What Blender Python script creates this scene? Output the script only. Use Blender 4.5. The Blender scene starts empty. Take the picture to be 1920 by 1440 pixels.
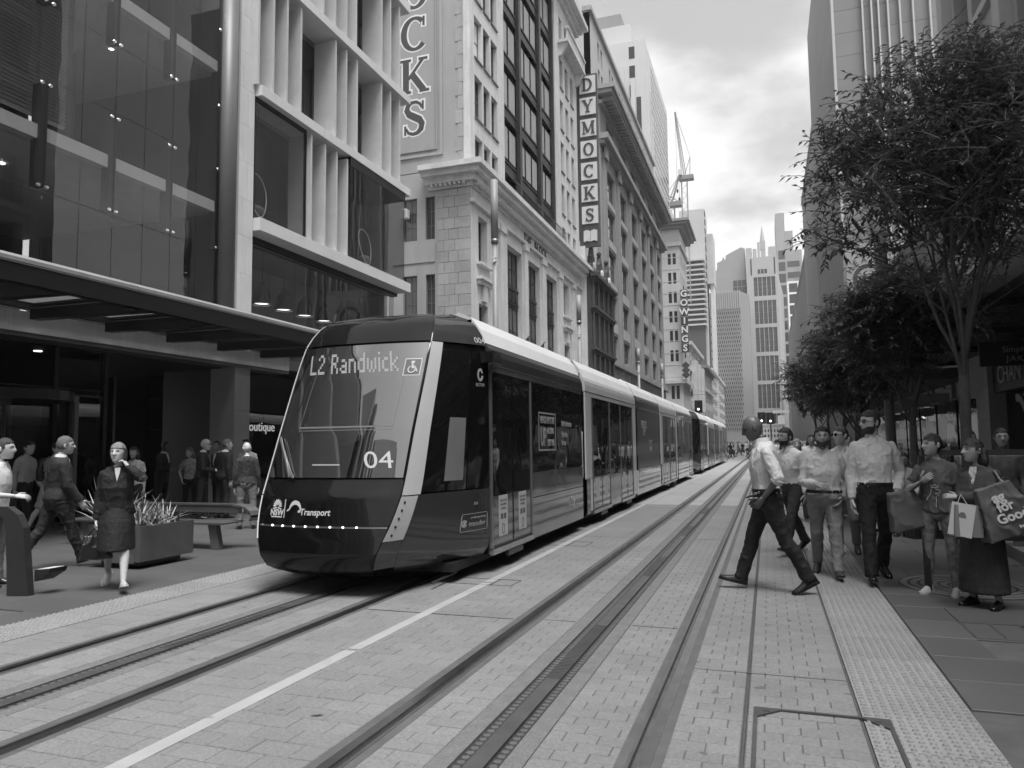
import bpy, bmesh, math, random
import numpy as np
from mathutils import Vector, Matrix
from math import sin, cos, tan, pi, radians, sqrt, atan2

SC = bpy.context.scene
COL = SC.collection
RND = random.Random(7)

# ---------------------------------------------------------------- camera
cam_d = bpy.data.cameras.new("camera")
cam = bpy.data.objects.new("camera", cam_d)
COL.objects.link(cam)
cam_d.sensor_width = 36.0
cam_d.lens = 36.0 * 1387.0 / 1920.0
cam_d.clip_start = 0.05
cam_d.clip_end = 4000.0
YAW, PITCH, ROLL = radians(18.977), radians(4.775), radians(0.7)
fw = Vector((-sin(YAW) * cos(PITCH), cos(YAW) * cos(PITCH), sin(PITCH)))
rt = Vector((cos(YAW), sin(YAW), 0.0))
dn = fw.cross(rt)
r2 = rt * cos(ROLL) + dn * sin(ROLL)
d2 = dn * cos(ROLL) - rt * sin(ROLL)
cm = Matrix.Identity(4)
for i in range(3):
    cm[i][0], cm[i][1], cm[i][2] = r2[i], -d2[i], -fw[i]
cm[0][3], cm[1][3], cm[2][3] = 0.0, 0.0, 1.6
cam.matrix_world = cm
SC.camera = cam

# ---------------------------------------------------------------- sky
SUN_EL, SUN_AZ = radians(70), radians(140)      # azimuth clockwise from +Y: high, behind the camera to the right
wd = bpy.data.worlds.new("World")
SC.world = wd
wd.use_nodes = True
nt = wd.node_tree
for n in list(nt.nodes):
    nt.nodes.remove(n)
def N(t, **kw):
    n = nt.nodes.new(t)
    for k, v in kw.items():
        setattr(n, k, v)
    return n
def WL(a, b):
    nt.links.new(a, b)
sky = N('ShaderNodeTexSky', sky_type='NISHITA', sun_disc=False)
sky.sun_elevation = SUN_EL
sky.sun_rotation = SUN_AZ
sky.altitude = 30; sky.air_density = 1.2; sky.dust_density = 3.0; sky.ozone_density = 1.0
bw = N('ShaderNodeRGBToBW')
WL(sky.outputs[0], bw.inputs[0])
tc = N('ShaderNodeTexCoord')
sep = N('ShaderNodeSeparateXYZ')
WL(tc.outputs['Generated'], sep.inputs[0])
def math_node(op, a, b=None, c=None, clamp=False):
    n = N('ShaderNodeMath', operation=op, use_clamp=clamp)
    for i, v in enumerate((a, b, c)):
        if v is None:
            continue
        if isinstance(v, (int, float)):
            n.inputs[i].default_value = v
        else:
            WL(v, n.inputs[i])
    return n.outputs[0]
zc = math_node('ADD', math_node('MAXIMUM', sep.outputs[2], 0.0), 0.22)
cmb = N('ShaderNodeCombineXYZ')
WL(math_node('DIVIDE', sep.outputs[0], zc), cmb.inputs[0])
WL(math_node('DIVIDE', sep.outputs[1], zc), cmb.inputs[1])
n1 = N('ShaderNodeTexNoise'); n1.inputs['Scale'].default_value = 1.15; n1.inputs['Detail'].default_value = 9; n1.inputs['Roughness'].default_value = 0.55
n2 = N('ShaderNodeTexNoise'); n2.inputs['Scale'].default_value = 3.2; n2.inputs['Detail'].default_value = 8; n2.inputs['Roughness'].default_value = 0.6
mp = N('ShaderNodeMapping'); mp.inputs['Location'].default_value = (3.62, 1.35, 0.0)
WL(cmb.outputs[0], mp.inputs[0]); WL(mp.outputs[0], n1.inputs[0]); WL(mp.outputs[0], n2.inputs[0])
# cloud cover: more of it low down
cover = N('ShaderNodeMapRange'); cover.clamp = True
cover.inputs[1].default_value = 0.15; cover.inputs[2].default_value = 0.62
cover.inputs[3].default_value = 0.22; cover.inputs[4].default_value = -0.06
WL(sep.outputs[2], cover.inputs[0])
cl = math_node('ADD', n1.outputs[0], cover.outputs[0])
mask = N('ShaderNodeMapRange'); mask.interpolation_type = 'SMOOTHSTEP'
mask.inputs[1].default_value = 0.48; mask.inputs[2].default_value = 0.62
WL(cl, mask.inputs[0])
shade = N('ShaderNodeMapRange')
shade.inputs[1].default_value = 0.3; shade.inputs[2].default_value = 0.7
shade.inputs[3].default_value = 0.78; shade.inputs[4].default_value = 1.12
WL(n2.outputs[0], shade.inputs[0])
CLEAR, CLOUD = 0.046, 0.375      # strengths: the Nishita sky itself, and cloud brightness
clear_v = math_node('ADD', math_node('MULTIPLY', bw.outputs[0], CLEAR), 0.10)
cloud_v = math_node('MULTIPLY', shade.outputs[0], CLOUD)
mx = N('ShaderNodeMix', data_type='FLOAT')
WL(mask.outputs[0], mx.inputs[0]); WL(clear_v, mx.inputs[2]); WL(cloud_v, mx.inputs[3])
bg = N('ShaderNodeBackground')
WL(mx.outputs[0], bg.inputs[0]); bg.inputs[1].default_value = 1.0
wo = N('ShaderNodeOutputWorld')
WL(bg.outputs[0], wo.inputs[0])

# ---------------------------------------------------------------- sun (thin high cloud: a soft sun)
sun_d = bpy.data.lights.new("sun", 'SUN')
sun_d.energy = 1.5
sun_d.angle = radians(30)
sun = bpy.data.objects.new("sun", sun_d)
COL.objects.link(sun)
sdir = Vector((sin(SUN_AZ) * cos(SUN_EL), cos(SUN_AZ) * cos(SUN_EL), sin(SUN_EL)))
sun.rotation_euler = sdir.to_track_quat('Z', 'Y').to_euler()
sun.location = (0, 0, 60)

SC.view_settings.view_transform = 'Standard'
SC.view_settings.look = 'None'
SC.view_settings.gamma = 1.0
SC.view_settings.use_curve_mapping = False
SC.view_settings.exposure = 1.6
SC.render.engine = 'CYCLES'
SC.cycles.max_bounces = 8
SC.cycles.transparent_max_bounces = 16
SC.cycles.caustics_reflective = False
SC.cycles.caustics_refractive = False
SC.cycles.use_denoising = True

# ---------------------------------------------------------------- materials
MATS = {}
def M(name, val, rough=0.6, var=0.12, scale=2.0, bump=0.0, bscale=30.0, metal=0.0, spec=0.5,
      streak=0.0, rand=0.0, speck=0.0, speck_scale=140.0, coat=0.0, wave=0.0, emit=0.0, spots=0.0):
    """grey procedural material; var: blotchy wear, streak: vertical rain streaks, rand: per object shift, speck: fine grain"""
    if name in MATS:
        return MATS[name]
    m = bpy.data.materials.new(name)
    m.use_nodes = True
    t = m.node_tree
    for n in list(t.nodes):
        t.nodes.remove(n)
    def nn(ty, **kw):
        n = t.nodes.new(ty)
        for k, v in kw.items():
            setattr(n, k, v)
        return n
    L = t.links.new
    out = nn('ShaderNodeOutputMaterial')
    p = nn('ShaderNodeBsdfPrincipled')
    L(p.outputs[0], out.inputs[0])
    geo = nn('ShaderNodeNewGeometry')
    fac = None
    def mul(x, lo, hi, src):
        mr = nn('ShaderNodeMapRange')
        mr.inputs[1].default_value = 0.25; mr.inputs[2].default_value = 0.75
        mr.inputs[3].default_value = lo; mr.inputs[4].default_value = hi
        L(src, mr.inputs[0])
        if x is None:
            return mr.outputs[0]
        mm = nn('ShaderNodeMath', operation='MULTIPLY')
        L(x, mm.inputs[0]); L(mr.outputs[0], mm.inputs[1])
        return mm.outputs[0]
    if var:
        nz = nn('ShaderNodeTexNoise'); nz.inputs['Scale'].default_value = scale
        nz.inputs['Detail'].default_value = 7; nz.inputs['Roughness'].default_value = 0.65
        L(geo.outputs['Position'], nz.inputs[0])
        fac = mul(fac, 1 - var, 1 + var, nz.outputs[0])
    if speck:
        nz = nn('ShaderNodeTexNoise'); nz.inputs['Scale'].default_value = speck_scale
        nz.inputs['Detail'].default_value = 3; nz.inputs['Roughness'].default_value = 0.8
        L(geo.outputs['Position'], nz.inputs[0])
        fac = mul(fac, 1 - speck, 1 + speck, nz.outputs[0])
    if streak:
        mpn = nn('ShaderNodeMapping'); mpn.inputs['Scale'].default_value = (1.6, 1.6, 0.12)
        L(geo.outputs['Position'], mpn.inputs[0])
        nz = nn('ShaderNodeTexNoise'); nz.inputs['Scale'].default_value = 1.5
        nz.inputs['Detail'].default_value = 6; nz.inputs['Roughness'].default_value = 0.7
        L(mpn.outputs[0], nz.inputs[0])
        fac = mul(fac, 1 - streak, 1 + streak * 0.5, nz.outputs[0])
    if spots:
        nz = nn('ShaderNodeTexNoise'); nz.inputs['Scale'].default_value = 6.0
        nz.inputs['Detail'].default_value = 2
        L(geo.outputs['Position'], nz.inputs[0])
        mr = nn('ShaderNodeMapRange'); mr.interpolation_type = 'SMOOTHSTEP'
        mr.inputs[1].default_value = 0.69; mr.inputs[2].default_value = 0.74
        mr.inputs[3].default_value = 1.0; mr.inputs[4].default_value = 1.0 - spots
        L(nz.outputs[0], mr.inputs[0])
        if fac is None:
            fac = mr.outputs[0]
        else:
            mm = nn('ShaderNodeMath', operation='MULTIPLY'); L(fac, mm.inputs[0]); L(mr.outputs[0], mm.inputs[1]); fac = mm.outputs[0]
    if rand:
        oi = nn('ShaderNodeObjectInfo')
        mr = nn('ShaderNodeMapRange')
        mr.inputs[3].default_value = 1 - rand; mr.inputs[4].default_value = 1 + rand
        L(oi.outputs['Random'], mr.inputs[0])
        if fac is None:
            fac = mr.outputs[0]
        else:
            mm = nn('ShaderNodeMath', operation='MULTIPLY'); L(fac, mm.inputs[0]); L(mr.outputs[0], mm.inputs[1]); fac = mm.outputs[0]
    if fac is not None:
        mm = nn('ShaderNodeMath', operation='MULTIPLY'); mm.inputs[1].default_value = val
        L(fac, mm.inputs[0])
        L(mm.outputs[0], p.inputs['Base Color'])
    else:
        p.inputs['Base Color'].default_value = (val, val, val, 1)
    p.inputs['Roughness'].default_value = rough
    p.inputs['Metallic'].default_value = metal
    p.inputs['Specular IOR Level'].default_value = spec
    if coat:
        p.inputs['Coat Weight'].default_value = coat
        p.inputs['Coat Roughness'].default_value = 0.03
    if emit:
        p.inputs['Emission Color'].default_value = (1, 1, 1, 1)
        p.inputs['Emission Strength'].default_value = emit
    hgt = None
    if bump:
        nz = nn('ShaderNodeTexNoise'); nz.inputs['Scale'].default_value = bscale
        nz.inputs['Detail'].default_value = 5
        L(geo.outputs['Position'], nz.inputs[0])
        b = nn('ShaderNodeBump'); b.inputs['Strength'].default_value = bump
        b.inputs['Distance'].default_value = 0.02
        L(nz.outputs[0], b.inputs['Height'])
        L(b.outputs[0], p.inputs['Normal'])
    if wave:
        nz = nn('ShaderNodeTexNoise'); nz.inputs['Scale'].default_value = 0.9
        nz.inputs['Detail'].default_value = 1.0
        L(geo.outputs['Position'], nz.inputs[0])
        b = nn('ShaderNodeBump'); b.inputs['Strength'].default_value = 1.0
        b.inputs['Distance'].default_value = wave
        L(nz.outputs[0], b.inputs['Height'])
        L(b.outputs[0], p.inputs['Normal'])
    MATS[name] = m
    return m

def glass_mat(name, tint, refl=1.5, rough=0.0, wave=0.0, floor=0.04):
    """see-through architectural glass: a tinted transparent sheet under a mirror coat"""
    if name in MATS:
        return MATS[name]
    m = bpy.data.materials.new(name); m.use_nodes = True
    t = m.node_tree
    for n in list(t.nodes):
        t.nodes.remove(n)
    L = t.links.new
    out = t.nodes.new('ShaderNodeOutputMaterial')
    mix = t.nodes.new('ShaderNodeMixShader')
    tr = t.nodes.new('ShaderNodeBsdfTransparent'); tr.inputs[0].default_value = (tint, tint, tint, 1)
    gl = t.nodes.new('ShaderNodeBsdfGlossy'); gl.inputs['Roughness'].default_value = rough
    gl.inputs[0].default_value = (0.9, 0.9, 0.9, 1)
    fr = t.nodes.new('ShaderNodeFresnel'); fr.inputs[0].default_value = refl
    mr = t.nodes.new('ShaderNodeMath'); mr.operation = 'MULTIPLY_ADD'; mr.use_clamp = True
    mr.inputs[1].default_value = 1.0; mr.inputs[2].default_value = floor
    gb = t.nodes.new('ShaderNodeNewGeometry')      # the inner face of a pane adds no second mirror
    ft = t.nodes.new('ShaderNodeMath'); ft.operation = 'SUBTRACT'; ft.inputs[0].default_value = 1.0
    L(gb.outputs['Backfacing'], ft.inputs[1])
    fm = t.nodes.new('ShaderNodeMath'); fm.operation = 'MULTIPLY'
    L(fr.outputs[0], fm.inputs[0]); L(ft.outputs[0], fm.inputs[1])
    L(fm.outputs[0], mr.inputs[0])
    L(mr.outputs[0], mix.inputs[0]); L(tr.outputs[0], mix.inputs[1]); L(gl.outputs[0], mix.inputs[2]); L(mix.outputs[0], out.inputs[0])
    if wave:
        geo = t.nodes.new('ShaderNodeNewGeometry')
        nz = t.nodes.new('ShaderNodeTexNoise'); nz.inputs['Scale'].default_value = 0.7; nz.inputs['Detail'].default_value = 1.0
        L(geo.outputs['Position'], nz.inputs[0])
        b = t.nodes.new('ShaderNodeBump'); b.inputs['Distance'].default_value = wave
        L(nz.outputs[0], b.inputs['Height'])
        L(b.outputs[0], gl.inputs['Normal']); L(b.outputs[0], fr.inputs['Normal'])
    MATS[name] = m
    return m

# ---------------------------------------------------------------- mesh building
class G:
    """collects simple solids, then links them as one mesh object"""
    def __init__(s):
        s.v = []; s.f = []
    def add(s, vs, fs):
        o = len(s.v)
        s.v.extend(vs)
        s.f.extend([tuple(i + o for i in f) for f in fs])
    def box(s, x0, x1, y0, y1, z0, z1):
        if x0 > x1: x0, x1 = x1, x0
        if y0 > y1: y0, y1 = y1, y0
        if z0 > z1: z0, z1 = z1, z0
        s.add([(x0, y0, z0), (x1, y0, z0), (x1, y1, z0), (x0, y1, z0), (x0, y0, z1), (x1, y0, z1), (x1, y1, z1), (x0, y1, z1)],
              [(0, 3, 2, 1), (4, 5, 6, 7), (0, 1, 5, 4), (1, 2, 6, 5), (2, 3, 7, 6), (3, 0, 4, 7)])
        return s
    def hexa(s, p):
        """eight corners: bottom ring then top ring"""
        s.add([tuple(q) for q in p], [(0, 3, 2, 1), (4, 5, 6, 7), (0, 1, 5, 4), (1, 2, 6, 5), (2, 3, 7, 6), (3, 0, 4, 7)])
        return s
    def quad(s, a, b, c, d):
        s.add([tuple(a), tuple(b), tuple(c), tuple(d)], [(0, 1, 2, 3)])
        return s
    def loft(s, rings, caps=True, closed=True):
        n = len(rings[0]); o = len(s.v)
        for r in rings:
            s.v.extend([tuple(q) for q in r])
        for k in range(len(rings) - 1):
            for i in range(n if closed else n - 1):
                j = (i + 1) % n
                s.f.append((o + k * n + i, o + k * n + j, o + (k + 1) * n + j, o + (k + 1) * n + i))
        if caps and closed:
            s.f.append(tuple(o + i for i in reversed(range(n))))
            s.f.append(tuple(o + (len(rings) - 1) * n + i for i in range(n)))
        return s
    def tube(s, pts, rad, n=8, caps=True, squash=1.0):
        pts = [Vector(p) for p in pts]
        if isinstance(rad, (int, float)):
            rad = [rad] * len(pts)
        rings = []
        ref = None
        for i, p in enumerate(pts):
            a = pts[max(i - 1, 0)]; b = pts[min(i + 1, len(pts) - 1)]
            d = (b - a)
            if d.length < 1e-9: d = Vector((0, 0, 1))
            d.normalize()
            if ref is None:
                ref = Vector((0, 1, 0)) if abs(d.y) < 0.85 else Vector((1, 0, 0))
            x = (ref - d * ref.dot(d)).normalized(); y = d.cross(x)
            ref = x
            rings.append([p + (x * cos(2 * pi * k / n) + y * sin(2 * pi * k / n) * squash) * rad[i] for k in range(n)])
        s.loft(rings, caps)
        return s
    def cyl(s, a, b, r0, r1=None, n=12):
        return s.tube([a, b], [r0, r0 if r1 is None else r1], n)
    def prism(s, poly, h0, h1, fr=None):
        """poly in 2D extruded h0..h1; fr(x, y, h) -> world"""
        fr = fr or (lambda x, y, h: (x, y, h))
        n = len(poly)
        s.add([fr(x, y, h0) for x, y in poly] + [fr(x, y, h1) for x, y in poly],
              [tuple(reversed(range(n))), tuple(range(n, 2 * n))] + [(i, (i + 1) % n, n + (i + 1) % n, n + i) for i in range(n)])
        return s
    def sphere(s, c, r, n=10, m=6):
        c = Vector(c)
        rr = (r, r, r) if isinstance(r, (int, float)) else r
        rings = []
        for k in range(m + 1):
            a = -pi / 2 + pi * k / m
            a = max(min(a, pi / 2 - 0.02), -pi / 2 + 0.02)
            rings.append([(c.x + rr[0] * cos(a) * cos(2 * pi * i / n), c.y + rr[1] * cos(a) * sin(2 * pi * i / n), c.z + rr[2] * sin(a)) for i in range(n)])
        s.loft(rings)
        return s
    def mesh(s, name, mat, smooth=False):
        me = bpy.data.meshes.new(name)
        me.from_pydata([tuple(q) for q in s.v], [], s.f)
        if mat is not None:
            me.materials.append(mat)
        if smooth:
            me.polygons.foreach_set('use_smooth', [True] * len(me.polygons))
        me.update()
        return me
    def build(s, name, mat, parent=None, smooth=False, label=None, cat=None, group=None, kind=None):
        return link(name, s.mesh(name, mat, smooth), parent, label=label, cat=cat, group=group, kind=kind)

def tag(o, label=None, cat=None, group=None, kind=None):
    if label: o['label'] = label
    if cat: o['category'] = cat
    if group: o['group'] = group
    if kind: o['kind'] = kind
    return o

def root_loc(p):
    return Vector(p.location) if p.type == 'EMPTY' else Vector((0, 0, 0))

def link(name, me, parent=None, loc=None, rot=None, **kw):
    o = bpy.data.objects.new(name, me)
    COL.objects.link(o)
    if parent is not None:
        o.parent = parent
        if parent.parent is None and parent.type == 'EMPTY':
            o.matrix_parent_inverse = Matrix.Translation(-Vector(parent.location))
        elif parent.parent is not None and parent.get('_loc') is not None:
            o.matrix_parent_inverse = Matrix.Translation(-Vector(parent['_loc']))
    if loc is not None:
        o.location = loc
    if rot is not None:
        o.rotation_euler = rot
    tag(o, **kw)
    return o

def thing(name, label, cat, loc=(0, 0, 0), group=None, kind=None):
    o = bpy.data.objects.new(name, None)
    o.empty_display_size = 0.2
    COL.objects.link(o)
    o.location = loc
    return tag(o, label, cat, group, kind)

def copy_tree(o, parent=None):
    c = o.copy()
    COL.objects.link(c)
    if parent is not None:
        mpi = o.matrix_parent_inverse.copy()
        c.parent = parent
        c.matrix_parent_inverse = mpi
    for ch in list(o.children):
        copy_tree(ch, c)
    return c

# a separate scene, used only to turn text and modifiers into plain meshes
TMP = bpy.data.scenes.new("bake")
def bake(o, name):
    TMP.collection.objects.link(o)
    vl = TMP.view_layers[0]
    vl.update()
    dg = vl.depsgraph
    me = bpy.data.meshes.new_from_object(o.evaluated_get(dg))
    me.name = name
    TMP.collection.objects.unlink(o)
    return me

def text_mesh(txt, size=1.0, depth=0.01, align='CENTER', spacing=1.0, bold=0.0, width=1.0):
    cu = bpy.data.curves.new("lettering", 'FONT')
    cu.body = txt; cu.size = size; cu.extrude = depth / 2
    cu.align_x = align; cu.align_y = 'CENTER'
    cu.space_character = spacing; cu.offset = bold
    cu.resolution_u = 3
    o = bpy.data.objects.new("lettering", cu)
    me = bake(o, "lettering")
    if width != 1.0:
        me.transform(Matrix.Diagonal((width, 1, 1, 1)))
    return me

def put_text(txt, name, mat, parent, origin, u, up, size, depth=0.01, **kw):
    """lettering on a plane: u = reading direction, up = letter up, both world vectors"""
    me = text_mesh(txt, size, depth, **kw)
    u = Vector(u).normalized(); up = Vector(up).normalized(); n = u.cross(up)
    mt = Matrix.Identity(4)
    for i in range(3):
        mt[i][0], mt[i][1], mt[i][2], mt[i][3] = u[i], up[i], n[i], Vector(origin)[i]
    me.transform(mt)
    me.materials.clear()
    me.materials.append(mat)
    return link(name, me, parent)

# ---------------------------------------------------------------- facades
class Face:
    """a vertical plane: origin (x, y), reading direction u, outward normal n"""
    def __init__(s, ox, oy, u, n):
        s.o = (ox, oy); s.u = u; s.n = n
    def p(s, u, z, d=0.0):
        return (s.o[0] + s.u[0] * u + s.n[0] * d, s.o[1] + s.u[1] * u + s.n[1] * d, z)
    def box(s, g, u0, u1, z0, z1, d0, d1):
        a = s.p(u0, z0, d0); b = s.p(u1, z1, d1)
        g.box(a[0], b[0], a[1], b[1], a[2], b[2])
    def rot(s):
        # local x = u, local y = -n (inwards), z up
        return atan2(s.u[1], s.u[0])

def wall(face, u0, u1, z0, z1, holes, mat, parent, d0=-0.4, d1=0.0, name='wall'):
    g = G()
    zs = sorted({z0, z1} | {min(max(h[2], z0), z1) for h in holes} | {min(max(h[3], z0), z1) for h in holes})
    bands = []
    for a, b in zip(zs[:-1], zs[1:]):
        if b - a < 1e-5: continue
        mid = (a + b) / 2
        cut = sorted((max(h[0], u0), min(h[1], u1)) for h in holes if h[2] < mid < h[3] and h[1] > u0 and h[0] < u1)
        segs = []; c = u0
        for x, y in cut:
            if x > c + 1e-5: segs.append((round(c, 4), round(x, 4)))
            c = max(c, y)
        if c < u1 - 1e-5: segs.append((round(c, 4), round(u1, 4)))
        if bands and bands[-1][2] == segs:
            bands[-1][1] = b
        else:
            bands.append([a, b, segs])
    for a, b, segs in bands:
        for x, y in segs:
            face.box(g, x, y, a, b, d0, d1)
    return g.build(name, mat, parent)

WIN = {}
def window(face, ua, ub, za, zb, parent, fmat, pmat, nx=1, nz=1, depth=-0.22, bar=0.06, sill=None, name='window', blind=None):
    """a window part (frame with bars, its sill) with a pane as its sub-part"""
    w = round(ub - ua, 3); h = round(zb - za, 3)
    key = (w, h, nx, nz, bar, fmat.name, sill is not None)
    if key not in WIN:
        g = G(); t = bar; d = 0.07
        g.box(0, t, 0, d, 0, h); g.box(w - t, w, 0, d, 0, h)
        g.box(t, w - t, 0, d, 0, t); g.box(t, w - t, 0, d, h - t, h)
        for i in range(1, nx):
            x = w * i / nx
            g.box(x - t * 0.45, x + t * 0.45, 0.008, d - 0.008, t, h - t)
        for i in range(1, nz):
            z = h * i / nz
            g.box(t, w - t, 0.014, d - 0.014, z - t * 0.4, z + t * 0.4)
        if sill is not None:
            g.box(-0.04, w + 0.04, -0.33, -0.002, -0.1, 0.0)
        WIN[key] = g.mesh('window', fmat)
    pk = (w, h, pmat.name)
    if pk not in WIN:
        WIN[pk] = G().box(0.01, w - 0.01, 0.04, 0.055, 0.01, h - 0.01).mesh('pane', pmat)
    loc = face.p(ua, za, depth)
    r = (0, 0, face.rot())
    flip = 1
    # local y must point inwards
    iy = (-sin(r[2]), cos(r[2]))
    if iy[0] * face.n[0] + iy[1] * face.n[1] > 0:
        loc = face.p(ub, za, depth); r = (0, 0, face.rot() + pi)
    o = link(name, WIN[key], parent, loc=loc, rot=r)
    p = bpy.data.objects.new('pane', WIN[pk]); COL.objects.link(p); p.parent = o
    if blind:
        bk = (w, h, 'blind', blind)
        if bk not in WIN:
            WIN[bk] = G().box(0.02, w - 0.02, 0.062, 0.07, h * (1 - blind), h - 0.01).mesh('blind', MATS['blind'])
        q = bpy.data.objects.new('blind', WIN[bk]); COL.objects.link(q); q.parent = o
    return o

def grid(us, zs):
    return [(a, b, c, d) for (c, d) in zs for (a, b) in us]
# ---------------------------------------------------------------- ground
M('paver', 0.205, rough=0.75, var=0.17, scale=0.8, rand=0.06, speck=0.30, speck_scale=42, bump=0.35, bscale=90, spots=0.4)
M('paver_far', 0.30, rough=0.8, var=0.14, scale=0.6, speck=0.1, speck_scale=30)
M('bed', 0.085, rough=0.9, var=0.3, scale=4)
M('slab', 0.08, rough=0.6, var=0.16, scale=1.0, rand=0.10, speck=0.08, bump=0.15, bscale=80, spots=0.2)
M('tactile', 0.245, rough=0.75, var=0.16, scale=1.5, rand=0.06, speck=0.30, speck_scale=45, bump=0.2, bscale=90)
M('steel_rail', 0.45, rough=0.28, var=0.2, scale=6, metal=1.0)
M('rail_rust', 0.09, rough=0.6, var=0.3, scale=8)
M('rubber', 0.10, rough=0.65, var=0.25, scale=5)
M('rubber_dark', 0.035, rough=0.55, var=0.3, scale=9)
M('steel_worn', 0.16, rough=0.42, var=0.25, scale=4, metal=0.6)
M('concrete_mottled', 0.15, rough=0.85, var=0.2, scale=9, speck=0.35, speck_scale=60)
M('white_line', 0.36, rough=0.6, var=0.16, scale=2.5, speck=0.08, spots=0.3)
M('cast_iron', 0.09, rough=0.5, var=0.2, scale=5, metal=0.4)

g = G(); S_ = 2600.0
g.quad((-S_, -S_, -0.09), (S_, -S_, -0.09), (S_, S_, -0.09), (-S_, S_, -0.09))
g.build('ground', M('ground', 0.2, rough=0.9), kind='structure')

def in_view(x, y, pad=60):
    v = Vector((x, y, -1.6))
    zc_ = v.dot(fw)
    if zc_ < 0.4: return False
    u = 960 + 1387 * v.dot(r2) / zc_; w = 720 + 1387 * v.dot(d2) / zc_
    return -pad < u < 1920 + pad and w < 1440 + pad

PAVE = {}
def paver_mesh(w, l, nm, mat, th=0.03):
    k = (round(w, 3), round(l, 3), nm)
    if k not in PAVE:
        b = 0.004
        g = G(); a = w / 2; c = l / 2
        g.add([(-a, -c, -th), (a, -c, -th), (a, c, -th), (-a, c, -th), (-a, -c, -b), (a, -c, -b), (a, c, -b), (-a, c, -b),
               (-a + b, -c + b, 0), (a - b, -c + b, 0), (a - b, c - b, 0), (-a + b, c - b, 0)],
              [(0, 1, 5, 4), (1, 2, 6, 5), (2, 3, 7, 6), (3, 0, 4, 7), (4, 5, 9, 8), (5, 6, 10, 9), (6, 7, 11, 10), (7, 4, 8, 11), (8, 9, 10, 11)])
        PAVE[k] = g.mesh(nm, mat)
    return PAVE[k]

def paving(name, strips, size, gap, y0, y1, mat, piece, far_mat, yfar, across=True, skip=None, jit=0.0012, n_single=300, bond=0.5, bed_z=-0.005):
    """a bed carrying separate pavers: the nearest are single objects, the rest one joined mesh, beyond y1 a plain sheet"""
    g = G()
    for (x0, x1) in strips:
        g.box(x0 - 0.004, x1 + 0.004, y0, y1, -0.08, bed_z)
    st = g.build(name, MATS['bed'], kind='structure')
    ps = []
    for (x0, x1) in strips:
        lx, ly = size
        k = 0; y = y0
        while y < y1:
            off = (k % 2) * lx * bond
            x = x0 - off
            while x < x1 - 1e-6:
                a = max(x, x0); b = min(x + lx, x1)
                if x1 - b < 0.05: b = x1          # no slivers along an edge
                if b - a > 0.03:
                    ps.append((a, b, y, y + ly))
                x = max(x + lx, b)
            y += ly; k += 1
    ps = [p for p in ps if in_view((p[0] + p[1]) / 2, (p[2] + p[3]) / 2)]
    if skip:
        ps = [p for p in ps if not skip((p[0] + p[1]) / 2, (p[2] + p[3]) / 2)]
    ps.sort(key=lambda p: ((p[0] + p[1]) / 2) ** 2 + ((p[2] + p[3]) / 2) ** 2)
    for p in ps[:n_single]:
        w = p[1] - p[0] - gap; l = p[3] - p[2] - gap * 1.5
        o = link(piece, paver_mesh(w, l, piece, mat), st, loc=((p[0] + p[1]) / 2, (p[2] + p[3]) / 2, RND.uniform(-jit, jit)))
        o.rotation_euler = (RND.uniform(-jit, jit) * 2, RND.uniform(-jit, jit) * 2, 0)
    if len(ps) > n_single:
        g = G()
        for p in ps[n_single:]:
            me = paver_mesh(p[1] - p[0] - gap, p[3] - p[2] - gap * 1.5, piece, mat)
            cx_, cy_, cz_ = (p[0] + p[1]) / 2, (p[2] + p[3]) / 2, RND.uniform(-jit, jit)
            g.add([(v.co.x + cx_, v.co.y + cy_, v.co.z + cz_) for v in me.vertices], [tuple(f.vertices) for f in me.polygons])
        g.build('far_' + piece + 's', mat, st, kind='stuff')
    if far_mat:
        g = G()
        for (x0, x1) in strips:
            g.box(x0, x1, y1, yfar, -0.08, -0.001)
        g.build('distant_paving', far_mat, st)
    return st

YN = 1.6      # nearest ground in view
SETT = (0.19, 0.125)
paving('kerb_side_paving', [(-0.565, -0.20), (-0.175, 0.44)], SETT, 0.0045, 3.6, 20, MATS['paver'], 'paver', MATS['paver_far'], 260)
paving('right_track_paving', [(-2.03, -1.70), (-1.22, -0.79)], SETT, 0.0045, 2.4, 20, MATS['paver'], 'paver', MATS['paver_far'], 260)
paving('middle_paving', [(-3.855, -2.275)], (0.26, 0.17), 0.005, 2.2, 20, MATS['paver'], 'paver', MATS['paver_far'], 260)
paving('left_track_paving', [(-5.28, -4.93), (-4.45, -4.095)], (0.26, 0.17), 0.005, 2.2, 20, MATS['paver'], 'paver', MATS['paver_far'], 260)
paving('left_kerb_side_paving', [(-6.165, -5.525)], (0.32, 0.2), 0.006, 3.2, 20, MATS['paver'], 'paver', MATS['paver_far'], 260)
paving('right_pavement', [(1.085, 6.7)], (0.9, 0.6), 0.006, 3.4, 30, MATS['slab'], 'paving_slab', MATS['slab'], 260, bed_z=-0.014)
M('slab_left', 0.085, rough=0.6, var=0.16, scale=1.0, rand=0.10, speck=0.08, bump=0.15, bscale=80, spots=0.2)
paving('left_pavement', [(-14.95, -6.755)], (1.2, 0.6), 0.006, 3.2, 30, MATS['slab_left'], 'slab', MATS['slab_left'], 260, bed_z=-0.014)
paving('left_forecourt', [(-24.0, -14.97)], (1.2, 0.6), 0.006, 3.2, 24, MATS['slab'], 'paving_slab', MATS['slab'], 37, n_single=120, bed_z=-0.014)

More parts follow.
